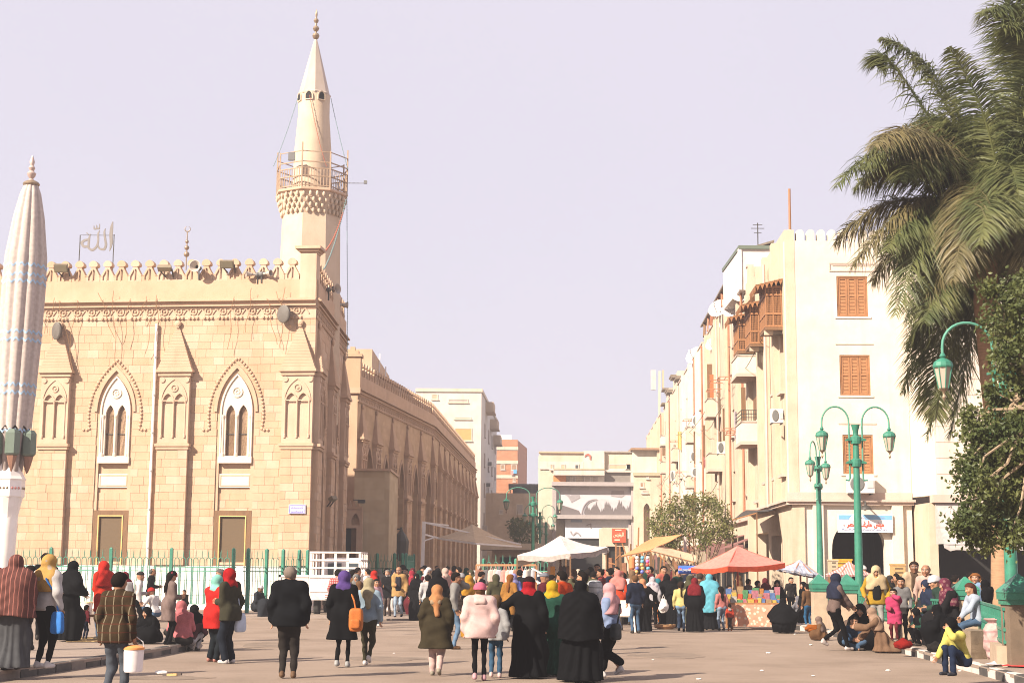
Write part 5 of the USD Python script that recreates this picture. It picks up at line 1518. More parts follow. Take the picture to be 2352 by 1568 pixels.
 # ------------------------------------------------------------------ railings
def hoop(x, base=0.0, h=2.02, w=.085, spike=.3, r=.016):
 th = np.linspace(math.pi, 0, 7)
 path = [(x - w, 0, base), (x - w, 0, h - w)] + [(x + w * math.cos(t), 0, h - w + w * math.sin(t)) for t in th[1:-1]] + [(x + w, 0, h - w), (x + w, 0, base)]
 return MB().tube(path, r, 4).tube([(x, 0, h), (x, 0, h + spike * .6), (x, 0, h + spike)], [r, r, .003], 4)
def railing(name, a, b, lab, posts, pitch=.235, h=2.02, post_h=2.33, base=.35, ends=(1, 1), mat=GREEN_PALE, pm=GREEN, group='green iron railings before the mosque'):
 a, b = np.array(a[:2]), np.array(b[:2])
 L = np.linalg.norm(b - a)
 fr = Fr((*a, 0), math.degrees(math.atan2(b[1] - a[1], b[0] - a[0])))
 t = Thing(name, lab, 'railing', (*a, 0), 0, group)
 for z in (base, h - .5, h - .36):
  t.part('rail', MB(fr).box(0, L, -.015, .015, z, z + .035), mat)
 for p in posts:
  x = p * L
  t.part('post', MB(fr).box(x - .055, x + .055, -.055, .055, 0, post_h).lathe([(.075, post_h), (.05, post_h + .03), (.0, post_h + .06)], (x, 0, 0), 4, ph=math.pi / 4), pm)
 n = int(L / pitch)
 for i in range(n):
  x = (i + .5) * L / n
  if min(abs(x - p * L) for p in posts) < .1: continue
  m = hoop(x, base, h)
  mb = MB(fr).mesh(m.get())
  if i % 2 == 0:
   mb.box(x + L / n / 2 - .011, x + L / n / 2 + .011, -.01, .01, base, h - .33)
  t.part('hoop_bar', mb, mat)
 return t
A = gnd(-30, 1405)[:2]; A = at(-30, 1400, 57.5)[:2]
B = at(540, 1400, 56.2)[:2]; C_ = at(708, 1400, 60.6)[:2]
def frac(us, a, b):
 out = []
 for u in us:
  d = ray(u, 1300)[:2]
  m_ = np.array([[b[0] - a[0], -d[0]], [b[1] - a[1], -d[1]]])
  out.append(float(np.clip(np.linalg.solve(m_, EYE[:2] - a)[0], 0, 1)))
 return out
railing('railing', A, B, 'long green hooped railing along the mosque front at the left', frac([116, 254, 393, 536], A, B))
railing('railing', B + [.25, .0], C_, 'closely posted green railing turning back towards the mosque corner', frac([570, 612, 650, 687, 706], B + [.25, 0], C_), pitch=.34)
D0, D1, D2 = at(838, 1400, 70)[:2], at(925, 1400, 68)[:2], at(949, 1400, 73)[:2]
railing('railing', D0, D1, 'green railing with square gate frame right of the parked truck', frac([866, 906, 924], D0, D1), post_h=2.3)
railing('railing', D1 + [.1, .1], D2, 'short dark green railing running back beside the gate frame', [0, 1], pitch=.4, post_h=2.3)
E0, E1 = at(1098, 1400, 63)[:2], at(1262, 1400, 61)[:2]
railing('railing', E0, E1, 'green hooped railing behind the stall of hanging bags', frac([1111, 1185], E0, E1), pitch=.33, h=1.95, post_h=2.05)
 # ------------------------------------------------------------------ folded sunshade at the left edge
UD = 50.0
def uax(v): return 77 - (v - 357) * .0755
ukm = 1 / F_PX * UD
UMB = cloth((.40, .335, .30)); UMD = cloth((.30, .245, .22))
umb = Thing('folded_sunshade', 'giant folded pleated sunshade on a white column at the left edge', 'sunshade', at(20, 1400, UD) * [1, 1, 0])
prof = [(423, 15), (445, 24), (500, 36), (590, 48), (650, 50), (770, 49), (896, 45), (985, 41)]
nseg, nf = 96, 11
def uring(v, r, amp, ph=0):
 c = at(uax(v), v, UD)
 a = np.arange(nseg) * 2 * math.pi / nseg
 m = 1 - amp * (0.5 + 0.5 * np.cos(nf * a + ph)) ** 2.2
 rr = r * ukm * m
 return np.stack([c[0] + rr * np.cos(a), c[1] + rr * np.sin(a), np.full(nseg, c[2]) ], 1)
rings = []
vs_ = []
for i in range(len(prof) - 1):
 for t in np.linspace(0, 1, 7)[:-1]:
  vs_.append((prof[i][0] + (prof[i + 1][0] - prof[i][0]) * t, prof[i][1] + (prof[i + 1][1] - prof[i][1]) * t))
vs_.append(prof[-1])
for v, r in vs_:
 rg = uring(v, r, .10)
 if v >= prof[-1][0] - 1:
  rg[:, 2] += .09 * np.cos(nf * np.arange(nseg) * 2 * math.pi / nseg)
 rings.append(rg)
def skin(rings):
 n = len(rings[0]); f = []
 i = np.arange(n); j = (i + 1) % n
 for k in range(len(rings) - 1):
  f.append(np.stack([k * n + i, (k + 1) * n + i, (k + 1) * n + j], 1)); f.append(np.stack([k * n + i, (k + 1) * n + j, k * n + j], 1))
 return np.concatenate(rings), np.concatenate(f)
fabric = umb.part('fabric', skin(rings), UMB, smooth=25)
BL = cloth((.30, .42, .55))
for v in (612, 634, 650, 764, 782, 884, 902, 988):
 r = np.interp(v, [p[0] for p in prof], [p[1] for p in prof])
 rr = []
 for dv in (0, 5):
  q = uring(v + dv, r + .7, .10)
  q[:, 2] += .05 * np.cos(2 * nf * np.arange(nseg) * 2 * math.pi / nseg)
  rr.append(q)
 umb.part('blue_trim', skin(rr), BL, under=fabric)
def uz(v): return at(uax(v), v, UD)
c0 = uz(423)
umb.part('cap', MB().lathe([(.26, c0[2] - .05), (.28, c0[2]), (.24, c0[2] + .06), (.12, c0[2] + .12)], (c0[0], UD, 0), 16), BR, smooth=40)
PKM = flatmat('pinkish_finial', (.40, .30, .26), .4, .2)
c1 = uz(390)
umb.part('finial', MB().lathe([(.12, c0[2] + .1), (.06, c0[2] + .18), (.13, c0[2] + .28), (.15, c0[2] + .36), (.07, c0[2] + .45), (.11, c0[2] + .55), (.06, c0[2] + .64), (.09, c0[2] + .76), (.02, c0[2] + .98)], (c1[0] - .02, UD, 0), 14), PKM, smooth=40)
cb_ = uz(1010)
for k in range(6):
 a = math.radians(20 + 60 * k)
 d = np.array([math.cos(a), math.sin(a), 0])
 p0, p1 = cb_ + d * .42 + [0, 0, .4], uz(1082) + d * .30
 umb.part('rib', MB().tube([p0, p1, p1 - [0, 0, .12]], [.13, .10, .02], 8), UMD, smooth=40)
LG = flatmat('lantern_green', (.10, .13, .10), .5)
for k in range(6):
 a = math.radians(-10 + 60 * k)
 d = np.array([math.cos(a), math.sin(a), 0])
 q = uz(1018) + d * .60
 b = umb.part('lantern', MB().lathe([(.16, q[2] - .42), (.24, q[2] - .36), (.24, q[2] + .30), (.15, q[2] + .42)], (q[0], q[1], 0), 6), LG)
 umb.part('lantern_base', MB().lathe([(.02, q[2] - .95), (.10, q[2] - .72), (.17, q[2] - .43)], (q[0], q[1], 0), 6), flatmat('lantern_copper', (.22, .11, .07), .5), under=b)
z0, z1, z2, z3 = uz(1100)[2], uz(1142)[2], uz(1188)[2], 0
cx = uz(1130)
umb.part('capital', MB().lathe([(.50, z1), (.52, z1 + .04), (.52, z0 - .05), (.55, z0), (.48, z0 + .1), (.30, z0 + .5)], (cx[0], UD, 0), 8, ph=math.pi / 8), MARBLE)
for k in range(8):
 a = 2 * math.pi * k / 8
 d = np.array([math.cos(a), math.sin(a), 0]); s = np.array([-d[1], d[0], 0])
 m = MB()
 for q in (-.11, .0, .11):
  m.add(*ball(np.array([cx[0], UD, (z0 + z1) / 2]) + d * .475 + s * q, (.04, .04, .045), 1))
 umb.part('capital_ornament', m, flatmat('ornament_red', (.35, .12, .11), .5) if k % 2 else BR)
c2 = uz(1165); c3 = uz(1250)
umb.part('capital_flare', MB().lathe([(.36, z2), (.37, z2 + .1), (.42, z2 + .35), (.48, z1)], (c2[0], UD, 0), 16), MARBLE)
umb.part('column', MB().tube([(c2[0], UD, z2 + .02), ((c2[0] + c3[0]) / 2, UD, (z2 + c3[2]) / 2), (c3[0], UD, c3[2]), (c3[0] - .1, UD, 0)], .36, 20), MARBLE, smooth=40)
 # ------------------------------------------------------------------ street lamps with two lanterns
lamp0 = None
GL = flatmat('old_lantern_glass', (.36, .29, .23), .3, var=.15)
def street_lamp(loc, rz, lab, span=.93, k=1.0, group='green two-armed street lamps'):
 t = Thing('street_lamp', lab, 'street lamp', loc, rz, group, None, k)
 G = GREEN
 Hh = 5.65
 t.part('pole', MB().lathe([(.16, 0), (.16, .5), (.125, .6), (.105, 2.6), (.085, Hh - 1.0), (.075, Hh - .25), (.07, Hh - .2), (.12, Hh)], n=16), G, world=False, smooth=40)
 for z in (Hh - 1.06, Hh - .44):
  t.part('collar', MB().box(-.27, .27, -.09, .09, z, z + .045).box(-.24, .24, -.07, .07, z + .045, z + .07).lathe([(.14, z - .08), (.15, z), (.15, z + .1), (.10, z + .14)], n=12), G, world=False)
 for s in (-1, 1):
  x0 = s * .18
  xm = (x0 + s * span) / 2; r = abs(s * span - x0) / 2
  th = np.linspace(0, math.pi, 14)
  path = [(x0 + s * .12, 0, Hh - 1.5), (x0 + s * .03, 0, Hh - 1.52), (x0, 0, Hh - 1.45), (x0, 0, Hh - .8), (x0, 0, Hh)] + [(xm - s * r * math.cos(a), 0, Hh + .06 + (.44) * math.sin(a)) for a in th[1:]] + [(s * span, 0, Hh - .12)]
  arm = t.part('arm', MB().tube(path, .026, 8), GREEN_PALE, world=False, smooth=40)
  x = s * span
  z = Hh - .1
  lan = t.part('lantern', MB().lathe([(.085, z - .60), (.155, z - .24), (.17, z - .22)], (x, 0, 0), 8), GL, world=False)
  t.part('lantern_cap', MB().lathe([(.175, z - .23), (.185, z - .20), (.165, z - .13), (.10, z - .08), (.035, z - .05), (.06, z - .02), (.03, z + .04)], (x, 0, 0), 12), G, world=False, under=lan)
  t.part('lantern_drop', MB().lathe([(.0, z - .84), (.035, z - .76), (.015, z - .7), (.03, z - .66), (.09, z - .60)], (x, 0, 0), 8), BR, world=False, under=lan)
  m = MB()
  for q in range(8):
   a = q * math.pi / 4
   m.bar((x + .09 * math.cos(a), .09 * math.sin(a), z - .6), (x + .165 * math.cos(a), .165 * math.sin(a), z - .23), .014)
  t.part('lantern_bars', m, GREEN_PALE, world=False, under=lan)
 return t
p = at(1973, 1300, 42); street_lamp((p[0], p[1], 0), 2, 'green double-lantern street lamp standing before the shop arch of the corner house')
p = at(1884, 1300, 54); street_lamp((p[0], p[1], 0), 62, 'farther green street lamp seen almost edge-on left of the shop arch')
p = at(2322, 1300, 27.5); street_lamp((p[0], p[1], 0), 3, 'nearest green street lamp half hidden by the leafy tree at right', 1.1)
for k, (u, d, w) in enumerate(((1224, 88, ''), (1240, 112, ''), (1254, 136, ''))):
 p = at(u, 1300, d)
 street_lamp((p[0], p[1], 0), (4, 30, 60)[k], ('first and largest', 'second', 'last')[k] + ' of the green lamps lined up behind the white stall awning', 1.5 if k == 0 else 1.25, 1.02)
 # ------------------------------------------------------------------ truck
TD = 55.0
tx0, tx1 = at(711, 1300, TD)[0], at(829, 1300, TD)[0]
tw = tx1 - tx0
tm = (tx0 + tx1) / 2
truck = Thing('pickup_truck', 'worn white pickup truck with slatted cage, seen from behind before the railing', 'truck', (tm, TD, 0))
TWH = flatmat('truck_white', (.60, .53, .49), .45, var=.06, dirt=.7, dirtcol=(.30, .17, .10), scale=5)
RUBBER = flatmat('tyre_rubber', (.03, .028, .026), .8)
z = lambda v: at(770, v, TD)[2]
zb0, zb1 = .62, z(1320)
lx = at(641, 1300, TD)[0]
truck.part('tailgate', MB().box(tx0, tx1, TD - .04, TD + .02, zb0 + .22, zb1).box(tx0, tx1, TD - .07, TD - .03, zb1 - .09, zb1).box(tx0, tx1, TD - .06, TD - .03, zb0 + .22, zb0 + .28), TWH)
truck.part('side_board', MB().box(lx, tx0 - .02, TD + .0, TD + .06, zb0 + .30, zb1 - .01).box(lx, tx0 - .02, TD - .03, TD + .0, zb1 - .08, zb1).box(lx, lx + .08, TD - .03, TD + .02, zb0 + .3, zb1), TWH, label='white dropped side board reaching left of the tailgate')
truck.part('bed', MB().box(tx0, tx1, TD + .05, TD + 2.6, zb0 + .1, zb0 + .3).box(tx0, tx0 + .05, TD + .05, TD + 2.6, zb0 + .3, zb1).box(tx1 - .05, tx1, TD + .05, TD + 2.6, zb0 + .3, zb1), TWH)
truck.part('bumper', MB().box(tx0 + .05, tx1 - .05, TD - .12, TD - .02, zb0 - .06, zb0 + .2), TWH)
truck.part('number_plate', MB().box(tm - .35, tm + .05, TD - .15, TD - .12, zb0 - .02, zb0 + .17), flatmat('plate_white', (.5, .47, .44), .5))
truck.part('number_plate_bars', MB().box(tm - .32, tm + .02, TD - .16, TD - .149, zb0 + .03, zb0 + .05).box(tm - .32, tm + .02, TD - .16, TD - .149, zb0 + .1, zb0 + .12), flatmat('plate_red', (.4, .12, .08), .5))
tri = Polygon([(tm - .02, zb0 + .5), (tm + .30, zb0 + .5), (tm + .16, zb0 + .88)])
truck.part('warning_triangle', MB(Fr((0, TD, 0))).poly(tri, -.06, -.04), flatmat('triangle_orange', (.55, .22, .02), .5))
zr = z(1266)
m = MB()
for x in np.linspace(tx0 + .04, tx1 - .04, 5):
 truck.part('cage_post', MB().box(x - .045, x + .045, TD - .0, TD + .05, zb1, zr), TWH)
for zz in np.linspace(zb1 + .25, zr - .03, 3):
 truck.part('cage_rail', MB().box(tx0, tx1, TD - .015, TD - .0, zz - .03, zz + .03), TWH)
for s in (tx0, tx1 - .05):
 for zz in np.linspace(zb1 + .25, zr - .03, 3):
  truck.part('cage_side_rail', MB().box(s, s + .05, TD + .05, TD + 2.5, zz - .03, zz + .03), TWH)
 for yy in (TD + .8, TD + 1.7, TD + 2.5):
  truck.part('cage_side_post', MB().box(s, s + .05, yy, yy + .06, zb1, zr), TWH)
yc = TD + 2.75
cabz = z(1279) * 1.0
cab = truck.part('cab', (lambda P: skin(P))([np.array([(tm - .85 * k, yc + a, zz), (tm + .85 * k, yc + a, zz), (tm + .85 * k, yc + b, zz), (tm - .85 * k, yc + b, zz)]) for k, a, b, zz in ((1, 0, 1.9, .5), (1, 0, 1.9, 1.15), (.95, .03, 1.55, 1.3), (.82, .1, 1.15, cabz - .05), (.74, .18, 1.0, cabz), (.01, .5, .6, cabz + .01))]), TWH)
for s in (-1, 1):
 truck.part('rear_pane', MB().box(tm + s * .08 + (0 if s > 0 else -.5), tm + s * .08 + (.5 if s > 0 else 0), yc - .0, yc + .03, 1.4, cabz - .2), flatmat('dark_glass', (0, 0, 0)), under=cab)
 truck.part('side_pane', MB().box(tm + s * .88 - .02, tm + s * .88 + .02, yc + .3, yc + 1.1, 1.32, cabz - .2), flatmat('dark_glass', (0, 0, 0)), under=cab)
 truck.part('mirror', MB().box(tm + s * 1.04 - .1, tm + s * 1.04 + .1, yc + 1.15, yc + 1.25, 1.25, 1.6), IRON, under=cab)
for s in (-1, 1):
 for yy in (TD + .9, TD + 3.9):
  v_, f_ = MB().lathe([(.1, -.1), (.30, -.1), (.33, -.06), (.33, .06), (.30, .1), (.1, .1)], n=20).get()
  w_ = truck.part('tyre', (np.stack([v_[:, 2] + tm + s * .72, v_[:, 0] + yy, v_[:, 1] + .33], 1), f_), RUBBER)
  v_, f_ = MB().lathe([(.17, -.09), (.17, .09)], n=14).get()
  truck.part('rim', (np.stack([v_[:, 2] + tm + s * .73, v_[:, 0] + yy, v_[:, 1] + .33], 1), f_), STEEL, under=w_)
truck.part('chassis', MB().box(tm - .45, tm + .45, TD + .2, TD + 4.4, .38, .62).add(*ball((tm - .1, TD + .95, .36), (.2, .2, .18))), IRON)
 # ------------------------------------------------------------------ canopies and stalls
def skin2(top, th=.02):
 """A thin sheet from a grid of points (n, m, 3)."""
 n, m_ = top.shape[:2]
 a = top.reshape(-1, 3); b = a - [0, 0, th]
 f = []
 N = n * m_
 for i in range(n - 1):
  for j in range(m_ - 1):
   p = i * m_ + j
   f += [[p, p + 1, p + m_ + 1], [p, p + m_ + 1, p + m_], [N + p, N + p + m_ + 1, N + p + 1], [N + p, N + p + m_, N + p + m_ + 1]]
 for i in range(n - 1):
  for p, q in ((i * m_, (i + 1) * m_), ((i + 1) * m_ + m_ - 1, i * m_ + m_ - 1)):
   f += [[p, q, N + q], [p, N + q, N + p]]
 for j in range(m_ - 1):
  for p, q in ((j + 1, j), ((n - 1) * m_ + j, (n - 1) * m_ + j + 1)):
   f += [[p, q, N + q], [p, N + q, N + p]]
 return np.concatenate([a, b]), np.array(f)
def parasol(lab, c, R, z0, z1, rz, mat, valance=.2, sides=4, pole=RUST, sag=.04, tilt=(0, 0), vmat=None, name='parasol', pole_name='pole', base=0.0, wav=0.0, label_cat='parasol'):
 t = Thing(name, lab, label_cat, (c[0], c[1], 0))
 rr = random.Random(int(abs(c[0] * 100)))
 ca = [math.radians(rz) + 2 * math.pi * i / sides for i in range(sides)]
 def P(a, q):
  x, y = c[0] + R * q * math.cos(a), c[1] + R * q * math.sin(a)
  zz = z1 + (z0 - z1) * q - sag * math.sin(math.pi * q) + tilt[0] * (x - c[0]) + tilt[1] * (y - c[1])
  return np.array([x, y, zz])
 can = None
 for i in range(sides):
  A_, B_ = ca[i], ca[(i + 1) % sides]
  g = np.zeros((9, 9, 3))
  for a in range(9):
   q = a / 8
   p, r = P(A_, max(q, .01)), P(B_, max(q, .01))
   for b in range(9):
    s = b / 8
    g[a, b] = p + (r - p) * s
    g[a, b, 2] -= (.06 * q * math.sin(math.pi * s)) * (1 if sides == 4 else .5) + wav * rr.uniform(-1, 1) * q
  can = t.part('canopy_panel', skin2(g), mat)
  if valance:
   e = g[8]
   low = e - [0, 0, valance]
   low[:, 2] += valance * .12 * np.sin(np.arange(9) * 2.4)
   t.part('valance', skin2(np.stack([e, low]), .012), vmat or mat)
  t.part('rib', MB().bar(P(A_, .02) - [0, 0, .04], P(A_, .98) - [0, 0, .04], .03), pole)
 t.part(pole_name, MB().lathe([(.25, base), (.25, base + .06), (.035, base + .08), (.03, z1 - .02)], (c[0], c[1], 0), 10), pole)
 return t
RED = cloth((.60, .165, .135)); REDV = cloth((.58, .10, .045))
c = at(1694, 1290, 49)
zz = lambda u, v, d: at(u, v, d)[2]
parasol('large coral red square parasol with hanging valance over the snack stall', (c[0], c[1]), 1.5, zz(1680, 1297, 47.6), zz(1699, 1253, 49), -110, RED, .15, vmat=REDV, pole=flatmat('red_pole', (.35, .07, .04), .6), tilt=(.06, .0))
c = at(1838, 1300, 52)
parasol('faded blue grey crumpled parasol right of the coral parasol', (c[0], c[1]), .80, zz(1838, 1314, 52), zz(1830, 1284, 52), 20, cloth((.27, .28, .34), ('flower', (.45, .40, .40), 5.0)), .06, 8, tilt=(-.2, 0), wav=.02)
c = at(1950, 1310, 50)
parasol('dusty pink striped parasol before the shop arch', (c[0], c[1]), .80, zz(1950, 1318, 50), zz(1952, 1288, 50), 10, cloth((.36, .16, .15), ('stripe', (.5, .36, .33), 12, .4)), .05, 8, wav=.012)
WA = cloth((.52, .455, .42)); WAD = cloth((.40, .34, .30))
P4 = [at(1188, 1274, 53), at(1310, 1270, 51.5), at(1396, 1256, 55), at(1300, 1254, 58)]
ap = at(1287, 1229, 55)
st = Thing('stall_awning', 'sagging off-white awning on a dark pole over a stall in the middle of the crowd', 'awning', (ap[0], 55, 0))
for i in range(4):
 a, b = P4[i], P4[(i + 1) % 4]
 g = np.zeros((8, 10, 3))
 for q in range(8):
  for s in range(10):
   k = (q + .02) / 7.02
   g[q, s] = ap + (a + (b - a) * s / 9 - ap) * k
   g[q, s, 2] -= .10 * math.sin(math.pi * k) + .07 * k * math.sin(math.pi * s / 9) + .012 * math.sin(5 * s + 3 * q)
 st.part('canopy_panel', skin2(g), WA)
 low = g[7] - [0, 0, .16]; low[:, 2] += .03 * np.sin(np.arange(10) * 1.9)
 st.part('valance', skin2(np.stack([g[7], low]), .012), WAD if i == 3 else WA)
st.part('flap', skin2(np.stack([np.linspace(at(1190, 1277, 53.05), at(1236, 1278, 53), 6), np.linspace(at(1190, 1300, 53.4), at(1222, 1292, 53.4), 6)]), .012), WAD)
st.part('pole', MB().bar((ap[0] + .02, 55, 0), ap, .07), WOOD_DARK)
for q in P4:
 st.part('guy_pole', MB().bar((q[0], q[1] + .1, 0), q - [0, 0, .1], .05), WOOD_DARK)
BA = cloth((.46, .345, .235))
c = at(1100, 1240, 80)
fr4 = [at(1006, 1233, 80), at(1092, 1245, 77), at(1197, 1252, 80.5), at(1112, 1238, 84)]
ap = at(1085, 1203, 80.5)
hc = Thing('frame_canopy', 'beige tent canopy hung from a white steel arm frame by the long hall', 'canopy', (c[0], 80, 0))
for i in range(4):
 a, b = fr4[i], fr4[(i + 1) % 4]
 g = np.zeros((6, 8, 3))
 for q in range(6):
  for s in range(8):
   k = (q + .02) / 5.02
   g[q, s] = ap + (a + (b - a) * s / 7 - ap) * k
   g[q, s, 2] -= .08 * math.sin(math.pi * k)
 hc.part('canopy_panel', skin2(g), BA)
 hc.part('edge_bar', MB().bar(a - [0, 0, .06], b - [0, 0, .06], .09), WHITE)
m0, m1 = at(974, 1197, 79), at(967, 1400, 79)
hc.part('mast', MB().bar((m1[0], 79, 0), m0, .17), WHITE)
for q in (at(1052, 1216, 79.5), at(1196, 1249, 80), at(1030, 1206, 80)):
 hc.part('arm', MB().bar(m0 - [0, 0, .05], q, .07), WHITE)
hc.part('arm', MB().bar(at(972, 1226, 79), fr4[0] - [0, 0, .04], .08), WHITE)
hc.part('brace', MB().bar(at(972, 1242, 79), at(1002, 1232, 79.5), .06), WHITE)
q0, q1 = at(1130, 1262, 110), at(1230, 1262, 110)
hut = Thing('kiosk_hut', 'low beige hut with flat roof slab beyond the beige canopy', 'hut', (q0[0], 110, 0))
hut.part('wall', MB().box(q0[0], q1[0], 110, 113, 0, q0[2]), PLB)
hut.part('roof_slab', MB().box(q0[0] - .8, q1[0] + .4, 109, 113.4, q0[2], q0[2] + .45), PLC)
hut.part('opening', MB().box(q0[0] + .6, q1[0] - .5, 109.9, 110.05, .8, q0[2] - .5), DARK)
OR = cloth((.55, .24, .11)); OR2 = cloth((.52, .36, .24))
def tarp(lab, pts, mat, n=8, posts=()):
 a, b, c_, d = [np.array(q) for q in pts]
 g = np.zeros((n, n, 3))
 for i in range(n):
  for j in range(n):
   s, t_ = i / (n - 1), j / (n - 1)
   g[i, j] = (a * (1 - s) + d * s) * (1 - t_) + (b * (1 - s) + c_ * s) * t_
   g[i, j, 2] -= .10 * math.sin(math.pi * s) * math.sin(math.pi * t_) + .02 * math.sin(7 * s + 4 * t_)
 t = Thing('tarpaulin', lab, 'tarpaulin', (a[0], a[1], 0))
 t.part('sheet', skin2(g), mat)
 for e, (p, q) in enumerate(((a, b), (d, c_))):
  t.part('edge_pole', MB().bar(p - [0, 0, .03], q - [0, 0, .03], .045), WOOD)
 for q in (a, b):
  t.part('prop', MB().bar((q[0], q[1], 0), q, .05), WOOD_DARK)
 return t
tarp('long orange tarpaulin rising to the right under the small tree', [at(1426, 1276, 58), at(1496, 1262, 58), at(1566, 1228, 62), at(1505, 1232, 62)], OR)
tarp('pale peach tarpaulin sloping down towards the coral parasol', [at(1494, 1263, 57), at(1597, 1289, 55), at(1600, 1276, 60), at(1515, 1250, 60)], OR2)
pn = Thing('pennant_string', 'row of pale triangular pennants along the peach tarpaulin edge', 'bunting', at(1500, 1270, 56.8) * [1, 1, 0] + [0, 0, 2])
for k in range(9):
 q = at(1500 + k * 10.5, 1267 + k * 2.7, 56.7 - .2 * k)
 pn.part('pennant', (np.array([q + [-.07, 0, 0], q + [.07, 0, 0], q + [0, 0, -.15], q + [-.07, .015, 0], q + [.07, .015, 0], q + [0, .015, -.15]]), np.array([[0, 2, 1], [3, 4, 5], [0, 1, 4], [0, 4, 3], [1, 2, 5], [1, 5, 4], [2, 0, 3], [2, 3, 5]])), OR2)
pn.part('string', MB().bar(at(1498, 1266, 56.75), at(1586, 1289, 55), .015), IRON)
tarp('black shop awning on the street side of the corner house', [at(1682, 1192, 66), at(1738, 1176, 64), at(1782, 1170, 66), at(1715, 1170, 72)], flatmat('black_tarp', (.03, .028, .026), .6))
q0, q1 = at(1384, 1300, 100), at(1442, 1300, 100)
zt = zz(1410, 1211, 100)
sh = Thing('shop_hut', 'small cream shop hut with a dark front under the red sign', 'hut', (q0[0], 100, 0))
sh.part('wall', MB().box(q0[0], q1[0], 100, 104, zz(1410, 1254, 100), zt), PLC)
sh.part('front', MB().box(q0[0] + .2, q1[0], 100.3, 104, 0, zz(1410, 1254, 100)), DARK)
sh.part('post', MB().box(q0[0], q0[0] + .2, 100, 100.3, 0, zz(1410, 1254, 100)).box(q1[0] - .2, q1[0], 100, 100.3, 0, zz(1410, 1254, 100)), PLC)
s0, s1 = at(1406, 1245, 99.8), at(1437, 1213, 99.8)
rsn = Thing('red_sign', 'small red sign with pale Arabic lettering on the cream shop hut', 'sign', (s0[0], 99.8, s0[2]))
rsn.part('board', MB().box(s0[0], s1[0], 99.8, 99.95, s0[2], s1[2]), flatmat('sign_scarlet', (.52, .08, .04), .5))
tx = ar('alrSydY'); bb_ = tx.bounds
k = (s1[0] - s0[0]) * .8 / (bb_[2] - bb_[0])
fq = Fr((s0[0], 99.8, s0[2]))
rsn.part('lettering', MB(fq).poly(affinity.translate(affinity.scale(tx, k, k * 1.25, origin=(0, 0)), (s1[0] - s0[0]) * .1, (s1[2] - s0[2]) * .46), -.02, .001), flatmat('sign_cream', (.6, .5, .36), .5))
rsn.part('small_print', MB(fq).box(.15, .5, -.02, .001, .12, .2).box(.2, .6, -.02, .001, .75, .82), flatmat('sign_cream', (0, 0, 0)))
for u, w in ((1447, .16), (1452, .1), (1574, .1)):
 p = at(u, 1300, 96 if u < 1500 else 62)
 solo('shop_post', MB().bar((p[0], p[1], 0), (p[0], p[1], zz(u, 1205 if u < 1500 else 1232, p[1])), w), flatmat('pinkish_post', (.42, .33, .3), .6), {1447: 'pale thick pole right of the red sign', 1452: 'thin pole just right of the thick pale pole by the red sign', 1574: 'thin pale pole left of the small tree'}[u], 'pole')
dc = at(1582, 1308, 50)
Ld = at(1606, 1308, 50)[0] - at(1559, 1308, 50)[0]
dr = Thing('drink_sign', 'blue drum-shaped soft drink sign hanging left of the coral parasol', 'sign', dc)
v_, f_ = MB().lathe([(.13, -Ld / 2), (.135, -Ld / 2 + .01), (.135, Ld / 2 - .01), (.13, Ld / 2)], n=24).get()
RX = lambda v_: np.stack([v_[:, 2], v_[:, 0], v_[:, 1]], 1)
dr.part('drum', (RX(v_) + dc, f_), flatmat('drink_blue', (.04, .10, .42), .4))
v_, f_ = MB().lathe([(.115, Ld / 2), (.115, Ld / 2 + .015)], n=20).get()
dr.part('drum_end', (RX(v_) + dc, f_), flatmat('drink_white', (.6, .58, .56), .4))
for k, xo in enumerate((-.29, .02)):
 fd = Fr(dc + [xo, -.14, 0])
 ring_ = Point(0, 0).buffer(.06)
 dr.part('roundel', MB(fd).poly(ring_.intersection(sbox(-1, .012, 1, 1)), -.012, 0.02), flatmat('drink_red', (.55, .04, .04), .4))
 dr.part('roundel', MB(fd).poly(ring_.intersection(sbox(-1, -.012, 1, .012)), -.012, 0.02), flatmat('drink_white', (0, 0, 0)))
 m = trimesh.Trimesh(*arr(meshkit.text_mesh('pepsi', .075, .01)), process=False)
 vv = np.array(m.vertices); vv = np.stack([vv[:, 0] + xo + .075, -.148 + vv[:, 2] * -1 + 0, vv[:, 1] - .03], 1) + dc
 dr.part('lettering', (vv, np.array(m.faces)), flatmat('drink_white', (0, 0, 0)))
dr.part('hanger', MB().bar(dc + [-.2, 0, .13], dc + [-.2, .6, .5], .02).bar(dc + [.2, 0, .13], dc + [.2, .6, .5], .02), IRON)
rb = random.Random(5)
BC = [(.5, .1, .1), (.1, .3, .4), (.55, .12, .3), (.5, .3, .1), (.12, .14, .4), (.6, .5, .45), (.45, .06, .04)]
cols = {1463: 'left', 1475: 'middle', 1488: 'right'}
NB = ['topmost', 'second from the top', 'third from the top', 'fourth from the top', 'lowest']
for u in cols:
 q = at(u, 1276, 50)
 solo('ball_string', MB().bar(q, at(u, 1316, 50), .01), IRON, f'{cols[u]} string that holds toy balls by the orange tarpaulin', 'string')
 for k in range(5):
  q = at(u + rb.uniform(-1, 1), 1280.5 + k * 8.0, 50)
  col = rb.choice(BC)
  m = solo('toy_ball', ball(q, (.062, .062, .062), 2), flatmat('ball_' + '_'.join(str(int(x * 100)) for x in col), col, .35, var=.3, scale=20), f'{NB[k]} shiny toy ball on the {cols[u]} hanging string', 'ball', 'toy balls hung on strings', smooth=True)
LR = flatmat('paper_lantern', (.5, .17, .06), .6)
q = at(1452, 1288, 51)
solo('paper_lantern', MB().lathe([(.05, q[2] - .28), (.10, q[2] - .22), (.11, q[2] + .1), (.05, q[2] + .16)], (q[0], q[1], 0), 12), LR, 'orange lantern hanging left of the toy balls', 'lantern')
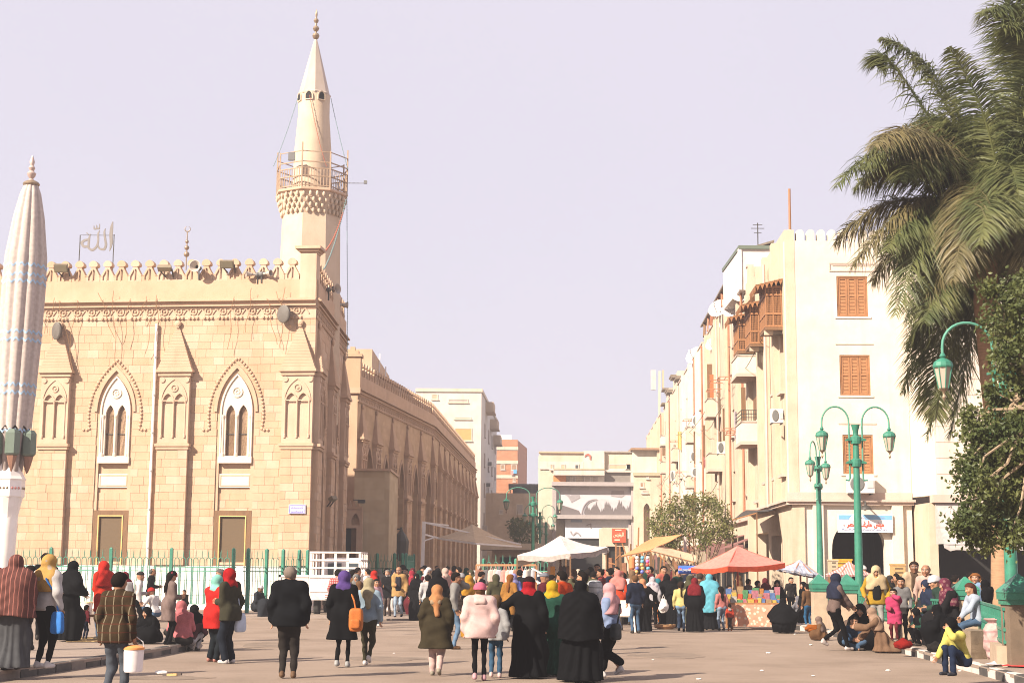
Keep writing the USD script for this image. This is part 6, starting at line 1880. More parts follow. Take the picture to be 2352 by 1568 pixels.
q = at(1391, 1264, 56)
solo('lamp_globe', ball(q, (.13, .13, .15), 2), flatmat('globe_white', (.5, .45, .43), .4), 'white round globe lamp at the right end of the white stall awning', 'lamp', smooth=True)
ra, rb_ = at(1094, 1297, 56), at(1232, 1297, 55)
rk = Thing('goods_rack', 'long wooden rack with back board for hanging goods, before the green hooped railing', 'rack', (ra[0], 56, 0))
rk.part('top_beam', MB().bar(ra, rb_, .07), WOOD)
rk.part('beam', MB().bar(ra - [0, 0, .75], rb_ - [0, 0, .75], .05), WOOD)
rk.part('back_board', MB().add(np.array([(ra[0], 56.3, .2), (rb_[0], 55.3, .2), (rb_[0], 55.35, .2), (ra[0], 56.35, .2), (ra[0], 56.3, 1.6), (rb_[0], 55.3, 1.6), (rb_[0], 55.35, 1.6), (ra[0], 56.35, 1.6)]), BOXF), cloth((.40, .33, .29), ('flower', (.5, .25, .2), 6.0)))
for q in (ra, (ra + rb_) / 2, rb_):
 rk.part('post', MB().bar((q[0], q[1], 0), q, .06), WOOD)
rg = random.Random(9)
HC = [((.5, .45, .42), 'white'), ((.42, .30, .26), 'beige'), ((.2, .10, .07), 'brown'), ((.45, .18, .15), 'rose'), ((.10, .09, .09), 'black'), ((.50, .40, .36), 'pale pink'), ((.30, .28, .30), 'grey')]
nth = ['first', 'second', 'third', 'fourth', 'fifth', 'sixth', 'seventh', 'eighth', 'ninth', 'tenth', 'eleventh', 'twelfth', 'thirteenth', 'fourteenth', 'fifteenth', 'sixteenth', 'seventeenth', 'eighteenth', 'nineteenth', 'twentieth']
def hang(c, w, h, d, rr):
 """A hanging soft bag with straps."""
 m = MB()
 R_ = []
 for z, k in ((-h, .75), (-h * .9, 1.0), (-h * .5, .95), (-h * .3, .85), (-h * .22, .4)):
  R_.append(np.array([(c[0] + w / 2 * k * math.cos(a), c[1] + d / 2 * k * math.sin(a), c[2] + z) for a in np.arange(10) * math.pi / 5]))
 v_, f_ = skin(R_[::-1]); m.add(v_, f_)
 m.bar(c + [-w * .15, 0, -h * .25], c, .014).bar(c + [w * .15, 0, -h * .25], c, .014)
 return m
for row in range(2):
 for k in range(14):
  t_ = (k + .5 + rg.uniform(-.15, .15)) / 14
  c = ra + (rb_ - ra) * t_ + [0, -.08, -.03 - .74 * row]
  col, nm = rg.choice(HC)
  solo('hanging_bag', hang(c, rg.uniform(.2, .3), rg.uniform(.5, .68), .12, rg), cloth(col), f'{nm} bag, {nth[k]} from the left on the {("upper", "lower")[row]} beam of the goods rack', 'bag', 'bags hanging on the goods rack')
for k, (u, col, nm) in enumerate(((1288, (.10, .06, .05), 'dark brown'), (1296, (.07, .06, .06), 'black'), (1304, (.16, .10, .07), 'brown'), (1262, (.45, .32, .26), 'pale rose'), (1270, (.5, .45, .42), 'white'))):
 q = at(u, 1284 if k < 3 else 1290, 54.3)
 solo('hanging_scarf', MB().mesh(hang(q, .16, .95 if k < 3 else .6, .08, rg).get()), cloth(col), f'{nm} scarf hanging under the white stall awning', 'scarf', 'scarves under the white awning')
op = Thing('orange_panel', 'upright orange board beside the stall pole', 'board', at(1270, 1340, 53.5) * [1, 1, 0])
a, b = at(1264, 1350, 53.5), at(1275, 1300, 53.5)
op.part('board', MB().box(a[0], b[0], 53.5, 53.56, .1, b[2]), flatmat('orange_board', (.5, .22, .03), .6))
op.part('foot', MB().box(a[0] - .1, b[0] + .1, 53.3, 53.8, 0, .1), WOOD)
lb_ = Thing('leaning_boards', 'two pale boards leaning crosswise before the green lamp poles', 'boards', at(1240, 1340, 52) * [1, 1, 0])
for (u0, v0, u1, v1) in ((1222, 1304, 1262, 1326), (1212, 1324, 1244, 1340)):
 lb_.part('board', MB().bar(at(u0, v0, 52), at(u1, v1, 51.6), .1, .03), flatmat('pale_board', (.5, .44, .4), .6))
lb_.part('trestle', MB().bar(at(1230, 1310, 52), (at(1224, 1310, 52)[0], 52, 0), .05).bar(at(1250, 1322, 52), (at(1256, 1310, 52)[0], 52, 0), .05), WOOD)
tb = Thing('snack_table', 'table with a printed skirt carrying snack packets under the coral parasol', 'table', at(1730, 1420, 45.5) * [1, 1, 0])
a, b = at(1672, 1420, 45.5), at(1800, 1420, 45.5)
tb.part('tabletop', MB().box(a[0], b[0], 45, 46.4, .72, .77), WOOD)
tb.part('skirt', MB().box(a[0] + .02, b[0] - .02, 45.0, 45.03, .1, .72), cloth((.50, .24, .16), ('flower', (.55, .45, .35), 9.0)))
for x in (a[0] + .05, b[0] - .1):
 for y in (45.1, 46.3):
  tb.part('leg', MB().box(x, x + .05, y, y + .05, 0, .72), WOOD)
PC = [((.55, .10, .05), 'red'), ((.58, .40, .08), 'yellow'), ((.55, .22, .06), 'orange'), ((.5, .46, .42), 'white'), ((.50, .18, .22), 'pink'), ((.10, .28, .12), 'green'), ((.12, .2, .42), 'blue'), ((.42, .26, .13), 'tan')]
k = 0
for row, (y, z0) in enumerate(((45.15, .77), (45.45, .77), (45.75, .92), (46.05, 1.05))):
 x = a[0] + .05
 j = 0
 while x < b[0] - .15:
  w, h, d = rg.uniform(.08, .19), rg.uniform(.06, .2), rg.uniform(.10, .2)
  col, nm = rg.choice(PC)
  j += 1
  mb = MB().box(x, x + w, y, y + d, z0 if row < 2 else .77, (z0 if row < 2 else z0) + h)
  v_, f_ = mb.get(); v_[4:, 0] += rg.uniform(-.02, .02)
  solo('snack_box', (v_, f_), flatmat('packet_' + nm, tuple(.6 * q for q in col), .45, var=.35, scale=18), f'{nm} packet, {nth[j - 1]} from the left in row {["one (front)", "two", "three", "four (back)"][row]} on the snack table', 'packet', 'packets on the snack table')
  x += w + rg.uniform(.01, .04)
for i, (u, v, col, nm, w, h) in enumerate(((1706, 1437, (.5, .13, .04), 'orange', .3, .3), (1690, 1437, (.45, .22, .12), 'brown', .3, .28), (1694, 1424, (.5, .45, .4), 'white', .3, .2), (1722, 1437, (.55, .12, .05), 'red', .28, .28), (1752, 1434, (.5, .35, .3), 'pale pink', .3, .25), (1775, 1432, (.5, .47, .44), 'white', .34, .4), (1762, 1436, (.35, .2, .3), 'purple', .26, .22))):
 q = gnd(u, v) if i != 2 else gnd(1694, 1437) + [0, .05, .29]
 cr = Thing('crate', f'{nm} ' + ['crate left of the red one on the ground by the snack table', 'crate at the left end before the snack table', 'carton standing on the brown crate by the snack table', 'crate right of the orange one before the snack table', 'carton on the ground right of the green-jacketed boy', 'tall carton under the right end of the snack table', 'carton between the two pale cartons by the snack table'][i], 'crate', q)
 mm = flatmat('crate_' + nm.replace(' ', '_'), col, .6, var=.3, scale=14)
 cr.part('side', MB().poly(sbox(-w / 2, 0, w / 2, h).difference(unary_union([sbox(-w / 2 + .04, h * .35, w / 2 - .04, h * .45), sbox(-w / 2 + .04, h * .6, w / 2 - .04, h * .7)])), -.15, -.13), mm, world=False)
 cr.part('box', MB().box(-w / 2, w / 2, -.129, .15, 0, h * .97), mm, world=False)
 cr.part('rim', MB().box(-w / 2 - .01, w / 2 + .01, -.16, -.13, h * .92, h), mm, world=False)
chair = Thing('plastic_chair', 'white plastic garden chair with its back to us in the crowd', 'chair', (*gnd(1439, 1450)[:2], 0), -6)
CW = flatmat('chair_plastic', (.62, .54, .47), .4)
chair.part('backrest', MB().poly(Polygon([(-.20, .44), (-.25, .80), (-.22, .86), (.22, .86), (.25, .80), (.20, .44)]).difference(unary_union([sbox(-.155 + i * .065, .5, -.135 + i * .065, .78) for i in range(0)])) , -.24, -.215), CW, world=False)
chair.part('seat', MB().box(-.22, .22, -.22, .22, .41, .445), CW, world=False)
for sx in (-1, 1):
 for sy in (-1, 1):
  chair.part('leg', MB().tube([(sx * .20, sy * .20, .43), (sx * .25, sy * .26, 0)], [.035, .025], 6), CW, world=False)
 chair.part('armrest', MB().tube([(sx * .25, -.22, .68), (sx * .27, .05, .66), (sx * .26, .2, .62), (sx * .24, .22, .43)], .025, 6), CW, world=False)
q = gnd(1528, 1444)
bk = Thing('basket', 'shallow round woven basket on the ground before the orange-suited child', 'basket', q)
bk.part('bowl', MB().lathe([(.22, 0), (.30, .08), (.31, .13), (.29, .13), (.26, .05), (0, .04)], n=20, caps=False), flatmat('basket_brown', (.25, .13, .06), .8, var=.3, scale=30), world=False)
bk.part('bread', MB().add(*ball((-.08, 0, .1), (.11, .09, .05))).add(*ball((.1, .04, .1), (.11, .09, .05))), flatmat('bread', (.45, .25, .1), .7), world=False)
 # ------------------------------------------------------------------ garden wall pedestals with green caps, railing and ledge on the right
PED = flatmat('pedestal_stone', (.34, .25, .175), .8, var=.2, dirt=.4)
def pedestal(u, d, w, h, lab, body=PED):
 p = at(u, 1300, d)
 t = Thing('pedestal', lab, 'pedestal', (p[0], d, 0), 0, 'green-capped pedestals of the garden railing')
 t.part('body', MB().box(-w / 2 * .82, w / 2 * .82, -w / 2 * .82, w / 2 * .82, 0.1, h - .22), body, world=False)
 t.part('cap', MB().box(-w / 2, w / 2, -w / 2, w / 2, h - .22, h - .10).box(-w / 2 * .92, w / 2 * .92, -w / 2 * .92, w / 2 * .92, h - .30, h - .22), GREEN, world=False)
 t.part('cap_roof', MB().lathe([(w * .74, h - .10), (w * .70, h - .06), (.02, h + w * .38)], n=4, ph=math.pi / 4), GREEN, world=False)
 return p
pp = [pedestal(1880, 44, .48, 1.42, 'leftmost green-capped pedestal beside the woman in the navy headscarf'), pedestal(1944, 41, .52, 1.42, 'green-capped pedestal behind the walking woman in the navy headscarf'),
 pedestal(2215, 32.5, .46, 1.42, 'green-capped pedestal between the plum-scarfed woman and the woman in the tan vest'), pedestal(2336, 26, .56, 1.46, 'big green-capped pedestal at the right edge under the leafy tree', flatmat('pedestal_dark', (.13, .09, .06), .8, var=.25))]
for i in range(3):
 a, b = pp[i] + [.25, 0, 0], pp[i + 1] - [.25, 0, 0]
 fr = Fr((a[0], a[1], 0), math.degrees(math.atan2(b[1] - a[1], b[0] - a[0])))
 L = np.linalg.norm((b - a)[:2])
 t = Thing('garden_railing', 'ornate green garden railing ' + ['between the two left pedestals', 'behind the seated group', 'behind the woman in the tan vest'][i], 'railing', (a[0], a[1], 0))
 t.part('plinth', MB(fr).box(0, L, -.14, .14, 0.1, .48), PED)
 for z in (.52, .72, 1.06):
  t.part('rail', MB(fr).box(0, L, -.02, .02, z, z + .05), GREEN)
 n = int(L / .16)
 for k in range(n):
  x = (k + .5) * L / n
  t.part('baluster', MB(fr).bar((x, 0, .5), (x, 0, 1.06), .025), GREEN)
  if k % 2 == 0:
   a_ = np.linspace(0, 2 * math.pi, 9)[:-1]
   t.part('ring', MB(fr).tube([(x + .06 * math.cos(q), 0, .86 + .06 * math.sin(q)) for q in list(a_) + [0]], .011, 4, False), GREEN)
CONC = flatmat('rough_concrete', (.17, .125, .085), .9, var=.3, bump=.6, dirt=.4)
fb_ = Fr(gnd(2262, 1512, ZP) * [1, 1, 0] + [0, 0, ZP], 20)
cbk = np.array(MB().box(-.30, .30, 0, .75, 0, .50).get()[0]); m_ = trimesh.creation.box((.58, .75, .50)); m_ = m_.subdivide().subdivide().subdivide()
vv = np.array(m_.vertices); vv += (meshkit.noise(vv * 9)[:, None] - .5) * .035 * np.sign(vv); vv += [0, .37, .25]
solo('concrete_block', (fb_(vv), np.array(m_.faces)), CONC, 'rough brown concrete block on which the woman in the tan vest sits', 'concrete block')
ms = trimesh.creation.icosphere(4, 1.0); vv = np.array(ms.vertices)
vv = np.sign(vv) * np.abs(vv) ** .62 * [.30, .22, .35] + [0, 0, .33]
vv += (meshkit.fbm(vv * 7, 3)[:, None] - .5) * .12 * np.array(ms.vertices)
vv[:, 2] = np.maximum(vv[:, 2], 0.0)
q = gnd(2303, 1516, ZP)
sk = Thing('sack', 'pale pink and white woven sack standing by the concrete block', 'sack', q)
SK = cloth((.36, .24, .22), ('band', (.27, .15, .15), 6, .25))
sk.part('bag', (vv, np.array(ms.faces)), SK, world=False, smooth=True)
sk.part('neck', MB().lathe([(.22, .58), (.18, .66), (.24, .72), (.23, .73), (.16, .67)], n=14, sx=1.3), SK, world=False)
def spread(lab, us, col, z=ZP, amp=.03, seed=1, name='spread_cloth', cat='cloth', pattern=None):
 pts = [gnd(u, v, z) for u, v in us]
 a, b, c_, d = pts
 n = 14
 g = np.zeros((n, n, 3))
 for i in range(n):
  for j in range(n):
   s, t_ = i / (n - 1), j / (n - 1)
   g[i, j] = (a * (1 - s) + d * s) * (1 - t_) + (b * (1 - s) + c_ * s) * t_
 off = meshkit.fbm(g.reshape(-1, 3) * 3.5 + seed, 3).reshape(n, n)
 g[:, :, 0] += (off - .5) * .25; g[:, :, 2] += .012 + amp * off * 2
 v_, f_ = skin2(g, .008)
 if np.cross(g[0, 1] - g[0, 0], g[1, 0] - g[0, 0])[2] < 0: f_ = f_[:, ::-1]
 solo(name, (v_, f_), cloth(col, pattern), lab, cat)
spread('white cloth spread on the pavement right of the woman in yellow', [(2262, 1530), (2330, 1529), (2350, 1519), (2290, 1520)], (.55, .53, .56), seed=2)
spread('red cloth spread at the right edge of the pavement', [(2310, 1531), (2362, 1533), (2366, 1522), (2340, 1523)], (.45, .04, .04), seed=3)
spread('pink and red cloth crumpled behind the white cloth', [(2328, 1521), (2362, 1521), (2362, 1509), (2338, 1511)], (.5, .16, .15), amp=.09, seed=5)
spread('patterned brown mat on the left pavement under the woman in black', [(150, 1474), (228, 1474), (232, 1464), (160, 1464)], (.16, .10, .05), amp=.01, seed=6, name='mat', cat='mat', pattern=('flower', (.45, .33, .15), 14.0))
for (u, v, d, w, h, col, nm, lab) in ((1935, 1300, 58, .62, .55, (.55, .27, .03), 'amber', 'bright amber plastic crate in the mouth of the shop arch'), (2062, 1312, 55, .45, .55, (.40, .24, .10), 'straw', 'straw coloured crate at the right foot of the shop arch'), (1913, 1300, 57, .3, .5, (.4, .3, .2), 'buff', 'buff box left of the amber crate')):
 q = at(u, v, d)
 t = Thing('shop_crate', lab, 'crate', (q[0], d, 0))
 t.part('stand', MB().box(-w / 2, w / 2, -.2, .2, 0, q[2] - h / 2), WOOD_DARK, world=False)
 mm = flatmat('crate_' + nm, col, .5, var=.2, scale=10)
 t.part('box', MB().box(-w / 2, w / 2, -.2, .2, q[2] - h / 2, q[2] + h / 2 - .03), mm, world=False)
 t.part('slot_rim', MB().box(-w / 2 - .02, w / 2 + .02, -.22, .22, q[2] + h / 2 - .06, q[2] + h / 2), mm, world=False)
 for i in range(3):
  t.part('slot', MB().box(-w / 2 + .08, w / 2 - .08, -.205, -.19, q[2] - h / 2 + .08 + i * .14, q[2] - h / 2 + .12 + i * .14), DARK, world=False)
rl = random.Random(3)
LT = flatmat('paper_litter', (.55, .51, .48), .7)
LIT = [(1826, 1456, 'near the sitting woman in black'), (1862, 1481, 'below the striped kerb'), (1750, 1540, 'near the bottom of the square at right'), (2040, 1540, 'under the front kerb at right'), (1605, 1580 - 20, 'low in the square right of centre'), (1500, 1515, 'in the open square right of the black abaya'), (905, 1500, 'between the olive parka and the denim jacket'), (1765, 1500, 'alone in the open square'), (1868, 1552, 'low at right of the open square'), (2205, 1541, 'beside the feet of the woman in yellow'), (370, 1548, 'large scrap right of the white bucket')]
for i, (u, v, w) in enumerate(LIT):
 q = gnd(u, v)
 k = rl.uniform(.025, .055) * (2 if i == 10 else 1)
 m = trimesh.creation.icosphere(1, 1.0)
 vv = np.array(m.vertices); vv = vv * (1 + .5 * (meshkit.noise(vv * 3 + i)[:, None] - .5)) * [k, k * .7, k * .35] + [0, 0, k * .3]
 solo('paper_scrap', (vv + q, np.array(m.faces)), LT, 'white scrap of litter ' + w, 'litter', 'scraps of litter on the square')
for i, (u, v, c_) in enumerate(((385, 1551, (.06, .045, .04)), (395, 1552, (.4, .25, .1)), (406, 1551, (.07, .05, .04)))):
 q = gnd(u, v)
 solo('stick', MB().bar(q + [-.08, .02, .02], q + [.08, -.02, .03], .035), flatmat(f'stick_{"dark tan black".split()[i]}', c_, .8), ['dark stick nearest the large white scrap', 'tan stick lying between two dark ones', 'dark stick right of the tan one'][i] + ' near the bottom left', 'litter')
 # ------------------------------------------------------------------ trees
def leaf_mat(name, c1, c2, trans=0.35):
 return usdkit.material(stage, '/World/Looks/' + name, {
 'g': ('geometry', {}), 'n': ('noise_texture', {'scale': 1.6, 'detail': 3.0}),
 'r': ('map_range', {'from_min': .3, 'from_max': .7}),
 'ad': ('mix_float', {'fac': .55}),
 'ramp': ('rgb_ramp', {'ramp': [(0.0, c1), (1.0, c2)]}),
 'p': ('principled_bsdf', {'roughness': .5, 'specular_ior_level': .35}),
 't': ('translucent_bsdf', {}), 'm': ('mix_closure', {'fac': trans}),
 }, [('g.position', 'n.vector'), ('n.fac', 'r.value'), ('r.result', 'ad.a'), ('g.random_per_island', 'ad.b'), ('ad.result', 'ramp.fac'), ('ramp.color', 'p.base_color'), ('ramp.color', 't.color'),
 ('p.BSDF', 'm.closure1'), ('t.BSDF', 'm.closure2')], surface='m.closure')
PALM_G = leaf_mat('palm_green', (.058, .075, .026), (.27, .25, .085), .36)
PALM_D = leaf_mat('palm_dry', (.10, .085, .035), (.25, .19, .085), .25)
PALM_T = flatmat('palm_trunk', (.27, .155, .085), .85, var=.25, scale=7, stretch=(.6, .6, 5))
FIC = leaf_mat('ficus_leaf', (.045, .065, .018), (.22, .21, .06), .35)
OLV = leaf_mat('olive_leaf', (.10, .11, .03), (.33, .29, .09), .4)
BARK = flatmat('grey_bark', (.25, .18, .115), .9, var=.3, scale=9, stretch=(3, 3, .5))
rt = np.random.default_rng(21)
def bez(a, b, c, n):
 t = np.linspace(0, 1, n)[:, None]
 return (1 - t) ** 2 * a + 2 * t * (1 - t) * b + t * t * c
def frond(p, n=78, L=.95, droop=.55, seed=0, w=.034):
 """A feather leaf along the path p: rachis and two rows of drooping leaflets."""
 r = np.random.default_rng(seed)
 q = np.linspace(0, len(p) - 1, n)
 P = np.stack([np.interp(q, np.arange(len(p)), p[:, k]) for k in range(3)], 1)
 T = np.gradient(P, axis=0); T /= np.linalg.norm(T, axis=1, keepdims=True)
 mb = MB().tube(P[::6], list(np.linspace(.04, .008, len(P[::6]))), 5)
 V, Fc, k0 = [], [], 0
 roll = r.uniform(-.5, .5)
 for i in range(3, n):
  t = i / n
  side0 = np.cross(T[i], [0, 0, 1]); side0 /= max(np.linalg.norm(side0), 1e-6)
  upv = np.cross(side0, T[i])
  ll = L * (math.sin(math.pi * min(t * .86 + .14, 1)) ** .55) * r.uniform(.8, 1.1)
  for s in (-1, 1):
   for extra in range(2):
    el = (r.uniform(-.15, .35), r.uniform(-.75, .9))[extra] + roll * s * .3
    d = side0 * s * math.cos(el) + upv * math.sin(el) + T[i] * r.uniform(.35, .8)
    d /= np.linalg.norm(d)
    pts = [P[i]]
    for j in range(1, 4):
     f = j / 3
     pts.append(P[i] + d * ll * f + np.array([0, 0, -1]) * droop * ll * f * f * r.uniform(.8, 1.15))
    wd = np.cross(d, upv + .3 * r.normal(size=3)); wd /= max(np.linalg.norm(wd), 1e-6)
    for j, x in enumerate(pts):
     ww = w * (.7, 1, .75, .08)[j]
     V += [x - wd * ww / 2, x + wd * ww / 2]
    for j in range(3):
     a = k0 + 2 * j
     Fc += [[a, a + 1, a + 3], [a, a + 3, a + 2]]
    k0 += 8
 mb.add(np.array(V), np.array(Fc))
 return mb
PD = 33.0
crown = at(2278, 505, PD)
base = gnd(2298, 1400); base = at(2296, 1360, PD); base[2] = .1
palm = Thing('palm_tree', 'big palm with drooping feather fronds and a smooth banded trunk at the right', 'palm tree', base)
tp = [base, at(2300, 1200, PD), at(2284, 1000, PD), at(2268, 850, PD), at(2264, 760, PD), at(2263, 690, PD), at(2265, 630, PD), at(2270, 560, PD), at(2276, 470, PD)]
rr_ = [.24, .20, .17, .17, .20, .255, .25, .17, .10]
tt = np.linspace(0, len(tp) - 1, 60)
TPs = np.stack([np.interp(tt, range(len(tp)), [p[k] for p in tp]) for k in range(3)], 1)
TR = np.interp(tt, range(len(tp)), rr_) * (1 + .025 * np.sin(tt * 40))
palm.part('trunk', MB().tube(TPs, list(TR), 16), PALM_T, smooth=50)
FR_ = [  # (middle control u, v, depth), (tip u, v, depth), dry?, length of leaflets
 ((2120, 180, -.5), (1922, 428, -1.2), 0, .95), ((2140, 90, 1.0), (2022, 90, 1.5), 0, .75), ((2010, 30, 1.2), (2012, 150, 1.6), 0, .7),
 ((2140, 350, -1.0), (1955, 615, -1.6), 1, .8), ((2170, 330, -1.5), (2058, 720, -2.2), 0, .9), ((2190, 420, -.5), (2085, 740, -.8), 0, .9),
 ((2240, 500, -1.6), (2115, 700, -2.0), 1, .8), ((2160, 640, 1.0), (2085, 800, 1.4), 0, .8), ((2235, 640, .6), (2128, 1010, .9), 0, .8), ((2170, 600, 1.4), (2075, 900, 2.0), 0, .9),
 ((2250, 700, 1.0), (2180, 1005, 1.2), 0, .75), ((2130, 760, 1.8), (2150, 960, 2.2), 0, .9), ((2290, 260, -.6), (2180, 110, -1.0), 0, 1.0), ((2330, 160, .4), (2400, -60, .6), 0, 1.0),
 ((2230, 250, .6), (2100, 120, 1.0), 0, .9), ((2370, 60, .4), (2290, -60, .6), 0, 1.0), ((2420, -60, .4), (2250, 30, -.6), 0, 1.0), ((2380, 330, -1), (2460, 560, -1.5), 0, 1.0), ((2370, 420, -2.0), (2400, 700, -2.6), 1, .9), ((2330, 250, -2.2), (2345, 520, -3.0), 0, 1.0), ((2440, 60, -1), (2300, 60, -1.5), 0, 1.0), ((2470, 10, .5), (2330, -20, 0), 0, 1.0), ((2400, 160, 1.5), (2440, 330, 2.0), 0, 1.0),
 ((2250, 300, -2.2), (2190, 640, -3.0), 1, .9), ((2380, 250, 1), (2500, 430, 1.5), 0, 1.0), ((2400, 120, -.5), (2480, 160, -1), 0, 1.0), ((2290, 330, -2.5), (2250, 560, -3.2), 0, .9),
 ((2210, 300, 1.8), (2080, 330, 2.8), 0, .9), ((2360, 640, .8), (2350, 900, 1), 0, .8), ((2230, 540, 2.0), (2110, 620, 3.0), 0, .9)]
for k in range(24):
 th = math.radians(rt.uniform(95, 238) if k < 14 else rt.uniform(-60, 60))
 R_ = rt.uniform(230, 380)
 dp = rt.uniform(-3.0, 2.2)
 e_ = (2292 + R_ * math.cos(th), 470 - R_ * math.sin(th) * (.75 if math.sin(th) > 0 else .95) + 40)
 FR_.append(((2290 + .62 * R_ * math.cos(th), 455 - .62 * R_ * math.sin(th) - 95, dp * .5), (*e_, dp), int(rt.random() < .15), rt.uniform(.8, 1.0)))
for i, (m_, e_, dry, L) in enumerate(FR_):
 a = crown + rt.normal(size=3) * .12
 P = bez(a, at(m_[0], m_[1], PD + m_[2]), at(e_[0], e_[1], PD + e_[2]), 30)
 palm.part('frond', frond(P, 128, L * 1.08, .55 if not dry else .65, i, .031), PALM_D if dry else PALM_G, label='dry brownish frond' if dry else None)
palm.part('spear_leaf', MB().tube([crown, crown + [.05, 0, .8], crown + [.15, .1, 1.7]], [.06, .04, .005], 6), PALM_G)
def leaves(pts, size, rng, per=1):
 """Small pointed leaves, one folded quad each, at the points."""
 n = len(pts)
 d = rng.normal(size=(n, 3)); d[:, 2] -= .5; d /= np.linalg.norm(d, axis=1, keepdims=True)
 s = np.cross(d, rng.normal(size=(n, 3))); s /= np.linalg.norm(s, axis=1, keepdims=True)
 L = size * rng.uniform(.7, 1.25, (n, 1))
 nrm = np.cross(d, s)
 v = np.stack([pts, pts + d * L * .45 + s * L * .30 + nrm * L * .08, pts + d * L, pts + d * L * .45 - s * L * .30 + nrm * L * .08], 1).reshape(-1, 3)
 k = np.arange(n)[:, None] * 4
 f = np.concatenate([k + [[0, 1, 2]], k + [[0, 2, 3]]])
 return v, f
def branch(a, b, r0, r1, rng, n=6, wob=.08):
 P = np.linspace(a, b, n)
 L = np.linalg.norm(b - a)
 P[1:-1] += rng.normal(size=(n - 2, 3)) * wob * L * .5
 return P, np.linspace(r0, r1, n)
TD2 = 25.0
trunk0 = at(2420, 1500, TD2); trunk0[2] = .1
fic = Thing('leafy_tree', 'dense small-leaved tree drooping in from the right edge over the street lamp', 'tree', trunk0)
fork = at(2415, 900, TD2)
tb_ = MB().tube([trunk0, at(2425, 1250, TD2), fork, at(2400, 700, TD2)], [.22, .17, .13, .08], 10)
cl = []
CL = [(2330, 690, .40), (2300, 745, .34), (2345, 790, .45), (2310, 830, .30), (2350, 880, .38), (2325, 935, .40), (2275, 985, .42), (2330, 1010, .5), (2235, 1000, .22), (2290, 1060, .5), (2345, 1090, .5), (2240, 1105, .36), (2300, 1140, .48),
 (2350, 1170, .42), (2225, 1180, .32), (2270, 1200, .36), (2320, 1225, .22), (2245, 1228, .24), (2210, 1215, .18), (2370, 1000, .5), (2375, 760, .4), (2270, 660, .14), (2225, 1060, .20), (2222, 955, .12), (2365, 640, .25), (2280, 900, .16), (2268, 1250, .13), (2355, 1235, .16)]
for u, v, r in CL:
 c = at(u, v, TD2 + rt.uniform(-.7, .7))
 cl.append((c, r))
 P, R = branch(fork + rt.normal(size=3) * .2, c, .045, .01, rt, 6, .05)
 tb_.tube(P, list(R), 5)
fic.part('trunk', tb_, BARK)
pts = []
for c, r in cl:
 for k in range(int(64 * (r / .3) ** 1.6) + 10):          # twigs with a few leaves each
  d = rt.normal(size=3); d /= np.linalg.norm(d)
  q = c + d * r * rt.uniform(.25, 1.12) * [1.05, 1.1, .95]
  m_ = rt.integers(6, 13)
  pts.append(q + rt.normal(size=(m_, 3)) * [.055, .055, .07])
pts = np.concatenate(pts)
fic.part('crown', leaves(pts, .085, rt), FIC, kind='stuff')
SD = 64.0
b0 = at(1592, 1380, SD); b0[2] = 0
olv = Thing('small_tree', 'small many-stemmed olive green tree between the tarpaulins and the right-hand row', 'tree', b0)
tb_ = MB(); cl = []
for u, v, r in ((1520, 1185, .55), (1545, 1165, .6), (1575, 1180, .7), (1605, 1160, .6), (1628, 1150, .42), (1650, 1172, .5), (1668, 1200, .4), (1530, 1215, .5), (1560, 1220, .55), (1600, 1205, .7), (1640, 1215, .6), (1510, 1235, .35), (1665, 1225, .4), (1580, 1150, .3), (1620, 1240, .4), (1545, 1245, .35), (1500, 1205, .3)):
 c = at(u, v, SD + rt.uniform(-1, 1)); cl.append((c, r))
 a = b0 + [rt.uniform(-.25, .25), rt.uniform(-.2, .2), 0]
 tb_.tube(*branch(a, c, .055, .015, rt, 6, .06), 5)
 tb_.tube(*branch(a * .35 + c * .65, c + rt.normal(size=3) * r * .7, .02, .006, rt, 4, .1), 4)
olv.part('trunk', tb_, BARK)
pts = np.concatenate([c + (lambda d: d / np.linalg.norm(d, axis=1, keepdims=True) * rt.uniform(.25, 1.1, (len(d), 1)) * r)(rt.normal(size=(int(680 * r ** 1.5) + 80, 3))) for c, r in cl])
pts += rt.normal(size=pts.shape) * .05
olv.part('crown', leaves(pts, .125, rt), OLV, kind='stuff')
def shrub(u, v, d, w, h, lab, mat=FIC, n=700, cat='shrub', size=.16):
 c = at(u, v, d)
 t = Thing('shrub', lab, cat, (c[0], d, 0))
 P = rt.normal(size=(n, 3)); P /= np.linalg.norm(P, axis=1, keepdims=True); P *= rt.uniform(.5, 1.05, (n, 1)) ** .5
 P *= (.75 + .4 * meshkit.noise(P * 2.2 + u)[:, None])
 q = P * [w / 2, w / 2, h / 2] + c
 t.part('foliage', leaves(q, size, rt), mat, kind='stuff')
 tb = MB()
 for k in range(4):
  tb.tube(*branch(np.array([c[0] + .15 * (k - 1.5), d, 0]), c + rt.normal(size=3) * [w / 5, w / 5, h / 5], .06, .02, rt, 5, .05), 5)
 t.part('stem', tb, BARK)
shrub(1206, 1222, 118, 2.6, 2.0, 'dark green shrub behind the first of the lined-up green lamps', FIC, 900, size=.2)
shrub(1190, 1208, 122, 1.8, 1.6, 'smaller dark shrub left of the lined-up green lamps', FIC, 600, size=.2)
g0 = at(2080, 1330, 40); g0[2] = .1
pl = Thing('grassy_plant', 'tuft of long narrow leaves behind the seated group', 'plant', g0)
V = MB()
